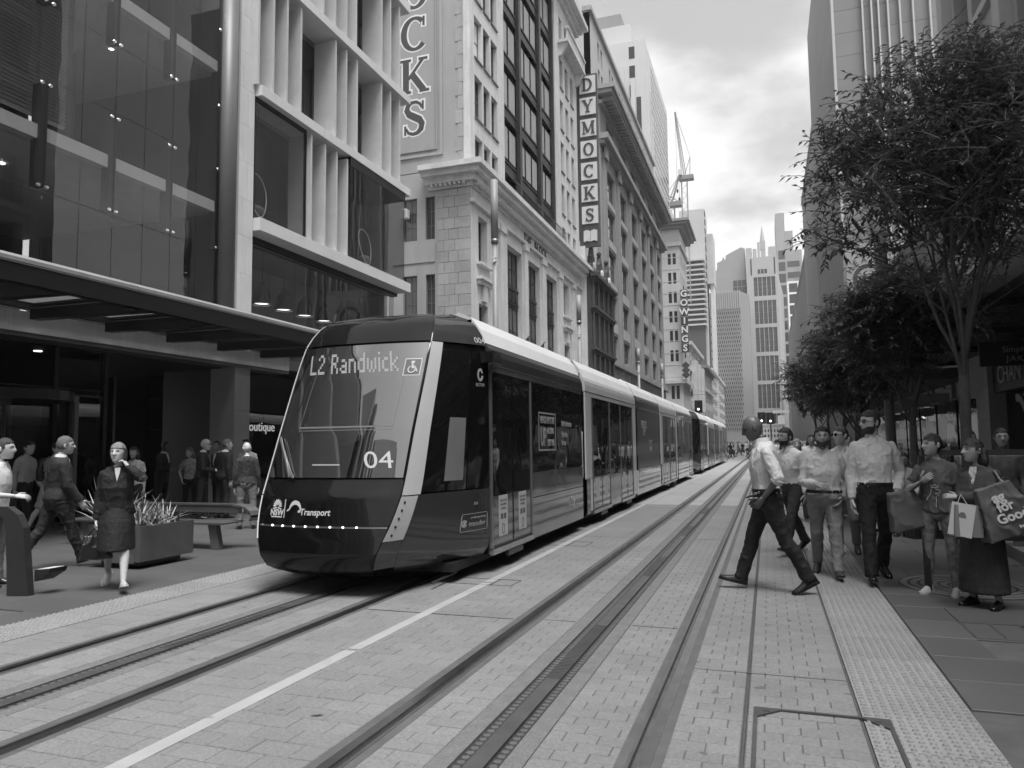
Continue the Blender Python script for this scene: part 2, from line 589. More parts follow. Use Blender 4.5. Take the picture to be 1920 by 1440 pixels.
# ---- tactile strips
def tactile_tile(w, l):
    g = G()
    b = 0.003
    a = w / 2; c = l / 2
    g.add([(-a, -c, -0.04), (a, -c, -0.04), (a, c, -0.04), (-a, c, -0.04), (-a, -c, 0), (a, -c, 0), (a, c, 0), (-a, c, 0)],
          [(0, 1, 5, 4), (1, 2, 6, 5), (2, 3, 7, 6), (3, 0, 4, 7), (4, 5, 6, 7)])
    nx = int(w / 0.055); ny = int(l / 0.055)
    for i in range(nx):
        for j in range(ny):
            x = -a + (i + 0.5) * w / nx; y = -c + (j + 0.5) * l / ny
            n = 6
            lo = [(x + 0.019 * cos(k * 2 * pi / n), y + 0.019 * sin(k * 2 * pi / n), 0.0) for k in range(n)]
            hi = [(x + 0.0115 * cos(k * 2 * pi / n), y + 0.0115 * sin(k * 2 * pi / n), 0.011) for k in range(n)]
            g.add(lo + hi, [(k, (k + 1) % n, n + (k + 1) % n, n + k) for k in range(n)] + [tuple(range(n, 2 * n))])
    return g.mesh('tactile_tile', MATS['tactile'])
def tactile(name, x0, x1, y0, y1, l=0.6):
    st = G().box(x0 - 0.01, x1 + 0.01, y0, y1, -0.08, -0.03).build(name, MATS['bed'], kind='structure')
    me = tactile_tile(x1 - x0, l - 0.006)
    y = y0 + l / 2
    while y < y1:
        if in_view((x0 + x1) / 2, y, 300):
            link('tactile_tile', me, st, loc=((x0 + x1) / 2, y, RND.uniform(-0.001, 0.001)))
        y += l
tactile('right_tactile_paving', 0.46, 1.07, 3.2, 62)
tactile('left_tactile_paving', -6.74, -6.18, 3.2, 62)
# dark joint sealing strips beside the tactile paving
G().box(-0.194, -0.181, 3.2, 200, -0.08, -0.004).build('slot_drain', M('joint_seal', 0.075, rough=0.7, var=0.3, scale=6), kind='structure')
G().box(0.442, 0.456, 3.2, 60, -0.08, -0.006).build('joint_strip', MATS['joint_seal'], kind='structure')

# cross joints in the track slab
for y_, xa_, xb_ in ((6.63, -3.85, -2.29), (6.68, -2.02, -1.71), (6.68, -1.2, -0.8), (12.9, -3.85, -2.29), (12.9, -1.2, -0.8), (5.55, -0.56, 0.44), (19.1, -3.85, -2.29)):
    G().box(xa_, xb_, y_ - 0.006, y_ + 0.006, -0.01, 0.0022).build('expansion_joint', MATS['joint_seal'], kind='structure')
# ---- rails
def rail(xg, inward, y0, y1, parent):
    """xg: running edge; inward: +1 when the middle of the track is at larger x"""
    s = inward
    def bx(a, b, z0, z1, mat, nm):
        G().box(xg + s * a, xg + s * b, y0, y1, z0, z1).build(nm, MATS[mat], parent)
    bx(-0.128, -0.062, -0.08, -0.003, 'rubber', 'rubber_edge')
    bx(-0.062, 0.0, -0.08, 0.001, 'steel_rail', 'rail_head')
    bx(0.0, 0.042, -0.08, -0.035, 'rail_rust', 'groove')
    bx(0.042, 0.062, -0.08, -0.001, 'steel_worn', 'rail_lip')
    bx(0.062, 0.118, -0.08, -0.004, 'rubber', 'rubber_edge')
def track(label, xl, xr, xc, y0):
    t = thing('tram_track', label, 'tram track', ((xl + xr) / 2, y0, -0.02), 'tram tracks set in the paving')
    rail(xl, 1, y0, 260, t); rail(xr, -1, y0, 260, t)
    # middle power strip
    for s in (-1, 1):
        G().box(xc + s * 0.125, xc + s * 0.235, y0, 260, -0.08, -0.002).build('concrete_border', MATS['concrete_mottled'], t)
        G().box(xc + s * 0.052, xc + s * 0.125, y0, 260, -0.08, -0.014).build('rubber_edge', MATS['rubber_dark'], t)
    # honeycomb ribs on the rubber
    h = G()
    y = y0
    while y < 14:
        for s in (-1, 1):
            c = xc + s * 0.088
            h.cyl((c, y, -0.016), (c, y, -0.009), 0.026, 0.024, 6)
        y += 0.062
    h.build('rubber_studs', MATS['rubber'], t, kind='stuff')
    y = y0; k = 0
    while y < 120:
        ln = 2.6 if k % 2 == 0 else 1.55
        if k % 2 == 0:
            G().box(xc - 0.05, xc + 0.05, y, y + ln - 0.01, -0.05, 0.001).build('conductor_strip', MATS['steel_worn'], t)
        else:
            gg = G()
            gg.box(xc - 0.052, xc + 0.052, y, y + ln - 0.01, -0.06, -0.022)
            n = int(ln / 0.035) if y < 20 else 0
            for i in range(n):
                yy = y + i * 0.035
                gg.box(xc - 0.05, xc + 0.05, yy, yy + 0.02, -0.02, 0.0005)
            if not n:
                gg.box(xc - 0.05, xc + 0.05, y + 0.01, y + ln - 0.02, -0.021, -0.001)
            gg.build('drain_grate', MATS['steel_worn'], t)
        y += ln; k += 1
    return t
track('empty grooved tram track on the right, running past the striding bald man', -2.15, -0.68, -1.46, 2.45)
track('grooved tram track on the left that the tram is standing on', -5.40, -3.97, -4.69, 2.3)

# white line between the tracks
wl = G(); y = 2.3
while y < 200:
    wl.box(-3.235 + RND.uniform(-.002, .002), -3.125 + RND.uniform(-.002, .002), y, y + 2.95, 0.0, 0.0035); y += 3.0
wl.build('lane_marking', MATS['white_line'], kind='structure')

# ---- covers
def frame_cover(name, label, x0, x1, y0, y1, w, mat, lines=(), corner=False, z=0.0045, along='y'):
    t = thing(name, label, 'access cover', ((x0 + x1) / 2, (y0 + y1) / 2, 0))
    f = G()
    f.box(x0 - w, x1 + w, y0 - w, y0, -0.05, z); f.box(x0 - w, x1 + w, y1, y1 + w, -0.05, z)
    f.box(x0 - w, x0, y0, y1, -0.05, z); f.box(x1, x1 + w, y0, y1, -0.05, z)
    f.build('frame', MATS[mat], t)
    for a in lines:
        if along == 'y': G().box(a - 0.008, a + 0.008, y0, y1, -0.05, z - 0.001).build('divider', MATS[mat], t)
        else: G().box(x0, x1, a - 0.008, a + 0.008, -0.05, z - 0.001).build('divider', MATS[mat], t)
    if corner:
        for sx, cx_ in ((1, x0), (-1, x1)):
            q = [(cx_, y1), (cx_ + sx * 0.13, y1), (cx_, y1 - 0.13)]
            G().prism(q if sx < 0 else q[::-1], 0.0, z).build('corner_plate', MATS[mat], t)
            G().box(cx_ + sx * 0.03, cx_ + sx * 0.07, y1 - 0.05, y1 - 0.03, z, z + 0.001).build('key_slot', MATS['rubber_dark'], t)
    return t
frame_cover('access_cover', 'paver-filled access cover with steel frame nearest the camera, across the tactile strip', -0.12, 0.58, 2.9, 4.82, 0.022, 'cast_iron', corner=True, z=0.0125)
frame_cover('access_cover', 'utility cover with metal strips in the dark pavement, in front of the two women', 1.55, 2.75, 7.03, 7.58, 0.02, 'steel_worn', lines=(1.76, 1.98, 2.2, 2.42))
frame_cover('access_cover', 'paver-filled cover crossed by the white line, beside the first tram door', -3.62, -2.85, 8.15, 8.5, 0.012, 'rail_rust', lines=(-3.1,))
frame_cover('access_cover', 'paver-filled cover crossed by the white line, farther along beside the first tram joint', -3.6, -2.8, 11.6, 12.1, 0.012, 'rail_rust', lines=(-3.1,))
# tree grate
tg = thing('tree_grate', 'round cast iron tree grate of concentric slotted rings behind the two women', 'tree grate', (2.05, 9.45, 0))
G().cyl((2.05, 9.45, -0.03), (2.05, 9.45, 0.002), 0.72, 0.72, 40).build('soil_bed', MATS['rubber_dark'], tg)
for k in range(6):
    r0 = 0.14 + k * 0.098; r1 = r0 + 0.066
    g = G(); n = 44
    for i in range(n):
        a = 2 * pi * i / n; b = 2 * pi * (i + 1) / n
        q = [(2.05 + r * cos(t), 9.45 + r * sin(t)) for r, t in ((r0, a), (r1, a), (r1, b), (r0, b))]
        g.prism(q, 0.0025, 0.008)
    g.build('ring', M('grate_iron', 0.2, rough=0.5, var=0.2, metal=0.3), tg)
# litter on the pavers
def leaf_litter(x, y, s, a, label):
    g = G()
    g.add([(-s, 0, 0.006), (0, s * 0.35, 0.004), (s, 0, 0.012), (0, -s * 0.35, 0.004), (0, 0, 0.003)], [(0, 4, 1), (1, 4, 2), (2, 4, 3), (3, 4, 0)])
    o = g.build('fallen_leaf', M('leaf_dry', 0.07, rough=0.7), label=label, cat='leaf')
    o.location = (x, y, 0); o.rotation_euler = (0, 0, a)
leaf_litter(-2.62, 3.95, 0.045, 0.4, 'small dark dry leaf on the pale pavers left of the nearest empty rail')
leaf_litter(0.47, 4.12, 0.05, 2.2, 'small dark dry leaf lying inside the nearest steel-framed access cover')
# ---------------------------------------------------------------- materials for buildings
M('stone_pale', 0.66, rough=0.75, var=0.10, scale=0.8, rand=0.05, bump=0.1, bscale=40, streak=0.10)
M('concrete_pale', 0.66, rough=0.7, var=0.06, scale=1.5, speck=0.05, speck_scale=60, bump=0.05, bscale=60, streak=0.05)
M('concrete_fin', 0.55, rough=0.75, var=0.08, scale=2.5, speck=0.09, speck_scale=45, bump=0.1, bscale=50, rand=0.05)
M('fascia_grey', 0.75, rough=0.6, var=0.10, scale=0.9, streak=0.15)
M('metal_dark', 0.03, rough=0.4, var=0.2, scale=3)
M('metal_black', 0.012, rough=0.35, var=0.1, scale=3)
M('metal_grey', 0.22, rough=0.4, var=0.1, metal=0.5)
M('chrome', 0.7, rough=0.15, var=0.0, metal=1.0)
M('panel_dark', 0.032, rough=0.45, var=0.12, scale=1.2)
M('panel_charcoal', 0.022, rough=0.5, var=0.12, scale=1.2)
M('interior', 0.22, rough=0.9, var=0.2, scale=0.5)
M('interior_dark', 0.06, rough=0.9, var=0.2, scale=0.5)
M('blind', 0.5, rough=0.8, var=0.08)
M('blind_grey', 0.36, rough=0.6, var=0.08)
M('pane_dark', 0.022, rough=0.04, var=0.0, spec=0.7, wave=0.008)
M('pane_mid', 0.06, rough=0.08, var=0.3, scale=0.5, spec=0.7, wave=0.008)
M('pane_glare', 0.75, rough=0.3, var=0.25, scale=1.5, spec=0.6)  # pale base colour paints the sky glare on tilted panes
M('lit', 0.9, var=0.0, emit=1.2)
M('sign_white', 0.75, rough=0.5, var=0.08)
M('sign_lit', 0.8, rough=0.5, var=0.0, emit=0.35)
glass_mat('glass_office', 0.8, refl=1.72, wave=0.003, floor=0.0)
glass_mat('glass_clear', 0.72, refl=1.5, wave=0.006, floor=0.04)
glass_mat('glass_shop', 0.30, refl=1.5, wave=0.006, floor=0.03)

def frosted():
    m = bpy.data.materials.new('frosted_glass'); m.use_nodes = True
    t = m.node_tree; p = t.nodes['Principled BSDF']
    p.inputs['Base Color'].default_value = (0.8, 0.8, 0.8, 1); p.inputs['Roughness'].default_value = 0.3
    tl = t.nodes.new('ShaderNodeBsdfTranslucent'); tl.inputs[0].default_value = (0.4, 0.4, 0.4, 1)
    mxs = t.nodes.new('ShaderNodeMixShader'); mxs.inputs[0].default_value = 0.7
    t.links.new(p.outputs[0], mxs.inputs[1]); t.links.new(tl.outputs[0], mxs.inputs[2])
    t.links.new(mxs.outputs[0], t.nodes['Material Output'].inputs[0])
    MATS['frosted'] = m
frosted()

# ================================================================ A. glass office building
A = thing('office_building', 'glass curtain wall office building with a pale stone corner pier, nearest on the left', 'building', (-18, 4, 0))
FINS = [17.32 - 1.86 * k for k in range(14)]
SLABS = [8.72, 13.0, 17.3]
for z in SLABS:
    G().box(-23, -15.32, -9, 17.4, z - 0.16, z + 0.16).build('floor_slab', MATS['concrete_pale'], A)
    G().box(-15.318, -15.10, -9, 17.4, z - 0.17, z + 0.15).build('slab_edge_panel', M('edge_white', 0.8, rough=0.5, var=0.05), A)
G().box(-23.2, -23, -9, 17.4, 4.1, 17.2).build('back_wall', MATS['interior'], A)
G().box(-23, -15.0, 17.62, 17.9, 4.6, 17.6).build('side_wall', MATS['interior_dark'], A)
G().box(-23, -15.0, -9.2, -9, 0, 17.5).build('side_wall', MATS['panel_dark'], A)
G().box(-23.3, -14.9, -9.3, 17.9, 17.52, 18.0).build('roof', MATS['concrete_pale'], A)
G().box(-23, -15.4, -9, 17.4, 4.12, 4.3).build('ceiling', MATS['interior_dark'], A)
# interior columns and ceiling lights seen through the glass
for y in (3.0, 9.0, 15.0):
    for i, z in enumerate(SLABS[:-1]):
        G().cyl((-18.5, y, z + 0.16), (-18.5, y, SLABS[i + 1] - 0.16), 0.3, n=12).build('column', MATS['interior'], A)
for (x, y, z) in ((-17, 8.2, 8.5), (-17, 9.4, 8.5), (-18.6, 9.0, 8.5), (-18.6, 10.3, 8.5), (-17.2, 12.4, 8.5), (-17, 13.6, 12.8), (-17, 15.2, 12.8), (-17, 11.2, 12.8)):
    G().box(x - 0.05, x + 0.05, y - 0.05, y + 0.05, z + 0.02, z + 0.045).build('downlight', MATS['lit'], A)
# blinds in the upper left bays
for k in range(40):
    z = 9.15 + k * 0.092
    sl = G(); sl.hexa([(-15.45, 5.2, z), (-15.37, 5.2, z + 0.055), (-15.37, 12.55, z + 0.055), (-15.45, 12.55, z),
                       (-15.455, 5.2, z + 0.006), (-15.375, 5.2, z + 0.061), (-15.375, 12.55, z + 0.061), (-15.455, 12.55, z + 0.006)])
    sl.build('blind_slat', MATS['blind_grey'], A)
G().box(-16.3, -15.7, 12.6, 12.95, 9.0, 12.8).build('column', MATS['interior_dark'], A)
# glass panes in a grid, brackets and bolts
ZR = [4.75, 6.9, 8.05, 9.5, 12.2, 14.0, 16.4, 18.4, 20.7, 24.0]
ys = sorted([f for f in FINS] + [f - 0.93 for f in FINS])
ys = [y for y in ys if y > -9]
for ya, yb in zip(ys[:-1], ys[1:]):
    for za, zb in ((4.75, 7.35), (7.35, 9.95), (9.95, 11.7), (11.7, 14.2), (14.2, 16.0), (16.0, 17.5)):
        G().box(-15.02, -15.0, ya + 0.007, yb - 0.007, za + 0.006, zb - 0.006).build('glass_pane', MATS['glass_office'], A)
for f in FINS[:9]:
    for z in SLABS[:2]:
        b = G().box(-15.30, -15.035, f - 0.09, f + 0.09, z - 1.25, z + 1.1).build('glass_fin', MATS['panel_charcoal'], A)
        for zz in (z - 1.25, z + 1.1):
            for dy in (-0.1, 0.1):
                G().cyl((-15.0, f + dy, zz), (-14.965, f + dy, zz), 0.05, 0.035, 8).build('bolt_cap', MATS['chrome'], b)
# corner pier: stone courses, two per course with staggered joints
z = 4.58; k = 0
while z < 17.4:
    h = 1.16
    split = 18.1 if k % 2 else 18.32
    for (ya, yb) in ((17.92, split), (split, 18.6)):
        G().box(-15.7, -14.82, ya + 0.004, yb - 0.004, z + 0.004, z + h - 0.004).build('stone', MATS['stone_pale'], A)
    z += h; k += 1
G().box(-15.69, -14.83, 17.93, 18.59, 4.5, 17.6).build('pier', MATS['concrete_pale'], A)
for z0, z1 in ((0, 1.37), (1.37, 2.74), (2.74, 4.1)):
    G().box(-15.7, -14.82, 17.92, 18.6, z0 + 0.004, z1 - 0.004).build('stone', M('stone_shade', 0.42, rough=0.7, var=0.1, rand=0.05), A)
G().cyl((-14.98, 17.58, 4.5), (-14.98, 17.58, 17.5), 0.27, n=16).build('column', M('column_grey', 0.14, rough=0.45, var=0.1), A, smooth=True)
G().box(-15.1, -14.9, 17.86, 17.915, 4.5, 17.5).build('mullion', MATS['metal_black'], A)
# fascia beam and soffit
yy = [-9.0, 0.5, 5.2, 10.9, 15.6, 20.4]
for a, b in zip(yy[:-1], yy[1:]):
    G().box(-15.3, -14.72, a + 0.004, b - 0.004, 4.12, 4.56).build('fascia_panel', MATS['fascia_grey'], A)
G().box(-15.29, -14.74, -9, 20.4, 4.02, 4.118).build('soffit_strip', M('soffit', 0.12, rough=0.6, var=0.1), A)
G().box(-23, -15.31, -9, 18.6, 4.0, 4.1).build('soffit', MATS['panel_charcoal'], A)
d = G().cyl((-16.4, 12.9, 3.985), (-16.4, 12.9, 3.999), 0.09, n=14).build('downlight', MATS['lit'], A)
# canopy
CN = thing('canopy', 'dark steel street canopy with frosted glass panels under the curtain wall on the left', 'canopy', (-13, 4, 4.5))
G().box(-11.42, -11.2, -9, 20.6, 4.30, 4.60).build('edge_beam', MATS['metal_black'], CN)
G().box(-14.70, -14.56, -9, 20.6, 4.57, 4.72).build('wall_beam', MATS['metal_black'], CN)
G().box(-11.21, -11.185, -9, 20.6, 4.603, 4.622).build('drip_edge', MATS['metal_grey'], CN)
k = 0
fy = [20.6 - 1.86 * i for i in range(16)]
for a, b in zip(fy[1:], fy[:-1]):
    G().hexa([(-14.5, a - 0.11, 4.36), (-11.42, a - 0.11, 4.31), (-11.42, a + 0.11, 4.31), (-14.5, a + 0.11, 4.36),
              (-14.5, a - 0.11, 4.58), (-11.42, a - 0.11, 4.56), (-11.42, a + 0.11, 4.56), (-14.5, a + 0.11, 4.58)]).build('cross_beam', MATS['metal_black'], CN)
    pa, pb = a + 0.13, b - 0.13
    G().box(-14.1, -11.9, pa + 0.22, pb - 0.22, 4.63, 4.645).build('glass_panel', MATS['frosted'], CN)
    fr = G()
    for s0, s1, t0, t1 in ((-14.5, -14.1, pa, pb), (-11.9, -11.44, pa, pb), (-14.1, -11.9, pa, pa + 0.22), (-14.1, -11.9, pb - 0.22, pb)):
        fr.box(s0, s1, t0, t1, 4.59, 4.66)
    fr.build('panel_frame', MATS['metal_dark'], CN)
for a in range(9):
    y0_ = -9 + a * 3.3
    G().hexa([(-11.62, y0_ + 0.02, 4.70), (-11.19, y0_ + 0.02, 4.635), (-11.19, y0_ + 3.28, 4.635), (-11.62, y0_ + 3.28, 4.70),
              (-11.62, y0_ + 0.02, 4.86), (-11.19, y0_ + 0.02, 4.70), (-11.19, y0_ + 3.28, 4.70), (-11.62, y0_ + 3.28, 4.86)]).build('edge_panel', M('canopy_grey', 0.26, rough=0.5, var=0.15, scale=2, speck=0.12, speck_scale=25), CN)

# ground floor: shop glass, transom, revolving door drum, recess
for ya, yb in ((-8.9, -5.0), (-4.98, -1.0), (-0.98, 3.0), (3.02, 6.6), (6.62, 9.7), (12.6, 13.78)):
    G().box(-15.36, -15.34, ya, yb, 0.1, 2.86).build('shop_window', MATS['glass_shop'], A)
    G().box(-15.36, -15.34, ya, yb, 3.06, 3.98).build('shop_window', MATS['glass_shop'], A)
tb = G().box(-15.42, -15.30, -9, 13.9, 2.88, 2.93).build('transom', MATS['metal_black'], A)
G().box(-15.42, -15.30, -9, 13.9, 3.03, 3.06).build('transom', MATS['metal_black'], A)
for y in (-5, -1, 3.01, 6.61, 9.75, 12.5, 13.85):
    G().box(-15.44, -15.28, y - 0.05, y + 0.05, 0, 4.0).build('mullion', MATS['metal_black'], A)
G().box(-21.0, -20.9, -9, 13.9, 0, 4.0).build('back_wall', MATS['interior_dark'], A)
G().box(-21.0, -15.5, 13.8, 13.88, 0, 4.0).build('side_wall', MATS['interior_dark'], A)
# pale ledge seen through the shop windows
G().box(-17.6, -16.2, 4.0, 13.6, 2.9, 3.02).build('bulkhead', MATS['interior'], A)
for y in (5.0, 8.4, 10.9, 13.0):
    G().box(-18.4, -18.2, y, y + 0.9, 1.7, 2.3).build('display_panel', MATS['blind'], A)
drum = G()
n = 28
ring0 = [(-15.3 + 1.5 * cos(2 * pi * i / n), 11.1 + 1.4 * sin(2 * pi * i / n)) for i in range(n)]
drum.prism(ring0, 2.66, 2.87)
dr = drum.build('revolving_door', MATS['metal_black'], A)
for i in range(0, n, 2):
    a0 = 2 * pi * i / n; a1 = 2 * pi * (i + 1.92) / n
    if abs(cos((a0 + a1) / 2)) > 0.8: continue
    q = G()
    pts = [(-15.3 + 1.42 * cos(a), 11.1 + 1.32 * sin(a)) for a in (a0, a1)]
    q.prism([pts[0], pts[1], (pts[1][0] + 0.01, pts[1][1] + 0.01), (pts[0][0] + 0.01, pts[0][1] + 0.01)], 0.05, 2.66)
    q.build('curved_glass', MATS['glass_clear'], dr)
for sgn in (-1, 1):
    G().box(-15.32, -15.28, 11.1 + sgn * 0.05 - 1.2 * (sgn < 0), 11.1 + sgn * 0.05 + 1.2 * (sgn > 0), 0.1, 2.6).build('door_wing', MATS['glass_clear'], dr)
    G().cyl((-13.98, 11.1 + sgn * 0.75, 0), (-13.98, 11.1 + sgn * 0.75, 2.66), 0.04, n=8).build('post', MATS['metal_black'], dr)
G().cyl((-15.2, 12.9, 0), (-15.2, 12.9, 2.87), 0.11, n=12).build('column', MATS['metal_grey'], A)
# recess
G().box(-17.55, -15.71, 18.0, 18.4, 0, 3.99).build('recess_wall', MATS['panel_charcoal'], A)
for za, zb in ((0, 2.28), (2.29, 3.35)):
    G().box(-19.5, -17.56, 20.0, 20.2, za, zb).build('wall_panel', MATS['panel_dark'], A)
    G().box(-22.5, -19.51, 20.0, 20.2, za, zb).build('wall_panel', MATS['panel_dark'], A)
G().box(-22.5, -17.56, 20.02, 20.2, 3.36, 4.0).build('lintel', MATS['metal_black'], A)
put_text('420', 'street_number', MATS['sign_lit'], A, (-20.75, 19.97, 1.44), (1, 0, 0), (0, 0, 1), 0.72, 0.03)

M('render_grey', 0.36, rough=0.8, var=0.07, scale=0.4, streak=0.12)
# ================================================================ B. fin-fronted building
B = thing('retail_building', 'pale concrete building with vertical fins between the glass office and the painted wall', 'building', (-18, 24, 0))
SA = [(8.34, 8.74), (12.66, 12.99), (16.9, 17.22), (21.15, 21.6)]
for a, b in SA:
    for i, (p, q) in enumerate(((18.62, 22.1), (22.1, 25.6), (25.6, 28.82))):
        G().box(-15.9, -14.56, p + 0.003, q - 0.003, a, b).build('slab_edge', MATS['concrete_pale'], B)
    G().box(-22, -15.91, 18.62, 29.2, a + 0.02, b - 0.02).build('floor_slab', MATS['interior'], B)
G().box(-22.2, -22, 18.62, 29.3, 0, 21.5).build('back_wall', MATS['interior_dark'], B)
G().box(-22, -15.95, 29.0, 29.3, 0, 21.5).build('side_wall', MATS['concrete_pale'], B)
G().box(-22, -15.75, 18.601, 18.618, 4.6, 21.5).build('party_wall', MATS['interior_dark'], B)
rows = [(SA[i][1], SA[i + 1][0]) for i in range(3)]
finY = {0: [21.44, 22.29, 23.05, 23.78], 1: [18.55, 19.28, 20.0, 20.77, 22.94, 23.67, 24.45, 26.39, 27.17, 28.0],
        2: [18.55, 19.25, 22.1, 22.88, 23.66, 24.36, 26.4, 27.16, 27.99], 3: [19.0, 19.8, 20.6, 23.0, 23.8, 24.6, 27.0, 27.9], 4: [18.6, 19.4, 22.0, 22.8, 23.6, 26.4, 27.2, 28.0]}
for r, (za, zb) in enumerate(rows):
    for y in finY[r]:
        G().box(-15.58, -14.66, y - 0.045, y + 0.045, za + 0.002, zb - 0.14).build('fin', MATS['concrete_fin'], B)
    y = 18.64
    while y < 28.7:
        G().box(-15.68, -15.66, y, min(y + 1.44, 28.75), za + 0.05, zb - 0.02).build('glass_pane', MATS['glass_office'], B)
        y += 1.45
    # dark blinds wall behind
    G().box(-19.2, -19.1, 18.7, 29, za, zb).build('inner_wall', MATS['interior'], B)
    for yy_ in (20.4, 24.6):
        G().box(-17.2, -16.8, yy_, yy_ + 0.4, za, zb).build('column', MATS['interior'], B)
# flush glass bay and projecting glass box on the first floor
za, zb = rows[0]
for ya, yb in ((18.66, 19.95), (19.96, 21.3)):
    G().box(-14.85, -14.83, ya, yb, za + 0.1, zb - 0.12).build('glass_pane', MATS['glass_office'], B)
fr = G(); fr.box(-14.9, -14.8, 18.62, 21.34, zb - 0.12, zb - 0.002); fr.box(-14.9, -14.8, 18.62, 21.34, za + 0.002, za + 0.1)
fr.box(-14.9, -14.8, 18.62, 18.66, za + 0.1, zb - 0.12); fr.box(-14.9, -14.8, 21.3, 21.34, za + 0.1, zb - 0.12)
fr.build('bay_frame', MATS['metal_black'], B)
for ya, yb in ((23.95, 25.4), (25.41, 26.9), (26.91, 28.35)):
    G().box(-14.64, -14.62, ya, yb, za + 0.06, zb - 0.35).build('glass_pane', MATS['glass_office'], B)
G().box(-15.6, -14.64, 28.35, 28.37, za + 0.06, zb - 0.35).build('glass_pane', MATS['glass_office'], B)
G().box(-15.6, -14.64, 23.92, 23.945, za + 0.06, zb - 0.35).build('glass_pane', MATS['glass_office'], B)
G().box(-15.6, -14.6, 23.9, 28.4, zb - 0.35, zb - 0.002).build('bay_head', MATS['metal_black'], B)
# seats in the windows: egg chairs drawn in wire
def egg_chair(y, label):
    t = thing('hanging_chair', label, 'chair', (-15.3, y, rows[0][0]), 'egg-shaped wire chairs in the first floor windows')
    z0 = rows[0][0]
    pts = []
    for i in range(25):
        a = 2 * pi * i / 24
        pts.append((-15.3 + 0.12 * cos(a), y + 0.45 * sin(a) * (1.0 - 0.25 * cos(a)), z0 + 1.05 - 0.75 * cos(a)))
    G().tube(pts, 0.022, 6, caps=False).build('hoop', MATS['sign_white'], t)
    G().sphere((-15.35, y, z0 + 0.55), (0.25, 0.32, 0.16), 10, 6).build('cushion', MATS['interior'], t, smooth=True)
    G().cyl((-15.3, y, z0 + 1.8), (-15.3, y, rows[0][1]), 0.012, n=6).build('cable', MATS['metal_grey'], t)
egg_chair(19.4, 'egg-shaped wire chair in the flush window next to the stone pier')
egg_chair(26.2, 'egg-shaped wire chair in the projecting glass box below the painted letters')
# restaurant level
for i in range(7):
    ya = 18.66 + i * 1.44
    G().box(-15.36, -15.34, ya, ya + 1.43, 4.6, 8.2).build('glass_pane', MATS['glass_office'], B)
G().box(-15.5, -15.2, 18.62, 28.8, 8.2, 8.335).build('window_head', MATS['metal_black'], B)
G().box(-18.0, -17.9, 18.7, 29, 4.5, 8.3).build('inner_wall', MATS['render_grey'], B)
G().box(-22, -15.3, 18.62, 29.2, 4.25, 4.55).build('floor_slab', MATS['interior_dark'], B)
G().box(-17.8, -16.8, 19, 28.8, 4.56, 5.5).build('counter', MATS['interior'], B)
for i, y in enumerate((19.25, 20.42, 21.6, 22.85, 24.1, 25.4, 26.7)):
    names = ['nearest the stone pier', 'second from the stone pier', 'third from the stone pier', 'fourth from the stone pier', 'fifth from the stone pier', 'sixth from the stone pier', 'farthest from the stone pier']
    t = thing('pendant_lamp', 'black bell-shaped pendant lamp in the restaurant window, ' + names[i], 'lamp', (-15.85, y, 6.45), 'black pendant lamps in the restaurant window')
    if i == 0:
        g = G(); prof = [(0.31, 6.42), (0.30, 6.5), (0.27, 6.7), (0.22, 6.9), (0.14, 7.02), (0.07, 7.06), (0.07, 7.2), (0.02, 7.22)]
        g.loft([[(r * cos(2 * pi * k / 18), r * sin(2 * pi * k / 18), z - 6.45) for k in range(18)] for r, z in prof], caps=False)
        LMP = g.mesh('lamp_shade', M('lamp_black', 0.015, rough=0.25, var=0.0), True)
        LCD = G().cyl((0, 0, 0.76), (0, 0, 1.75), 0.012, n=6).mesh('cable', MATS['metal_black'])
        LRM = G().tube([(0.31 * cos(2 * pi * k / 18), 0.31 * sin(2 * pi * k / 18), -0.03) for k in range(19)], 0.014, 5).mesh('rim', MATS['metal_grey'])
        LIN = G().cyl((0, 0, 0.02), (0, 0, 0.025), 0.27, n=18).mesh('diffuser', MATS['lit'])
    for nm, me in (('lamp_shade', LMP), ('cable', LCD), ('rim', LRM), ('diffuser', LIN)):
        link(nm, me, t, loc=(-15.85, y, 6.45))
M('shop_sign_dim', 0.55, rough=0.5, emit=0.1)
# ground floor shopfront under the canopy
for i in range(7):
    ya = 18.7 + i * 1.44
    G().box(-15.5, -15.48, ya, ya + 1.42, 0.1, 4.0).build('shop_window', MATS['glass_shop'], B)
G().box(-20.3, -20.2, 18.7, 29, 0, 4.2).build('back_wall', MATS['interior_dark'], B)
put_text('boutique', 'shop_lettering', MATS['shop_sign_dim'], B, (-15.44, 19.9, 2.3), (0, 1, 0), (0, 0, 1), 0.42, 0.02)

# ================================================================ D. painted-sign building ("THE BLOCK")
M('render_grey', 0.36, rough=0.8, var=0.07, scale=0.4, streak=0.12)
M('render_panel', 0.33, rough=0.8, var=0.05, scale=0.5, streak=0.08)
M('sandstone', 0.38, rough=0.85, var=0.16, scale=0.6, speck=0.12, speck_scale=8, streak=0.16, rand=0.10, bump=0.15, bscale=20)  # darker copy for the side wall; its weaker light is put into the colour
M('sandstone_lit', 0.62, rough=0.85, var=0.14, scale=0.7, speck=0.10, speck_scale=9, streak=0.2, bump=0.1, bscale=20)  # street-front copy made paler to paint the stronger light there
M('bronze_dark', 0.028, rough=0.45, var=0.3, scale=1.5)
M('bronze_frame', 0.03, rough=0.4, var=0.2)
M('letter_dark', 0.055, rough=0.6, var=0.1)
M('frame_grey', 0.12, rough=0.5)

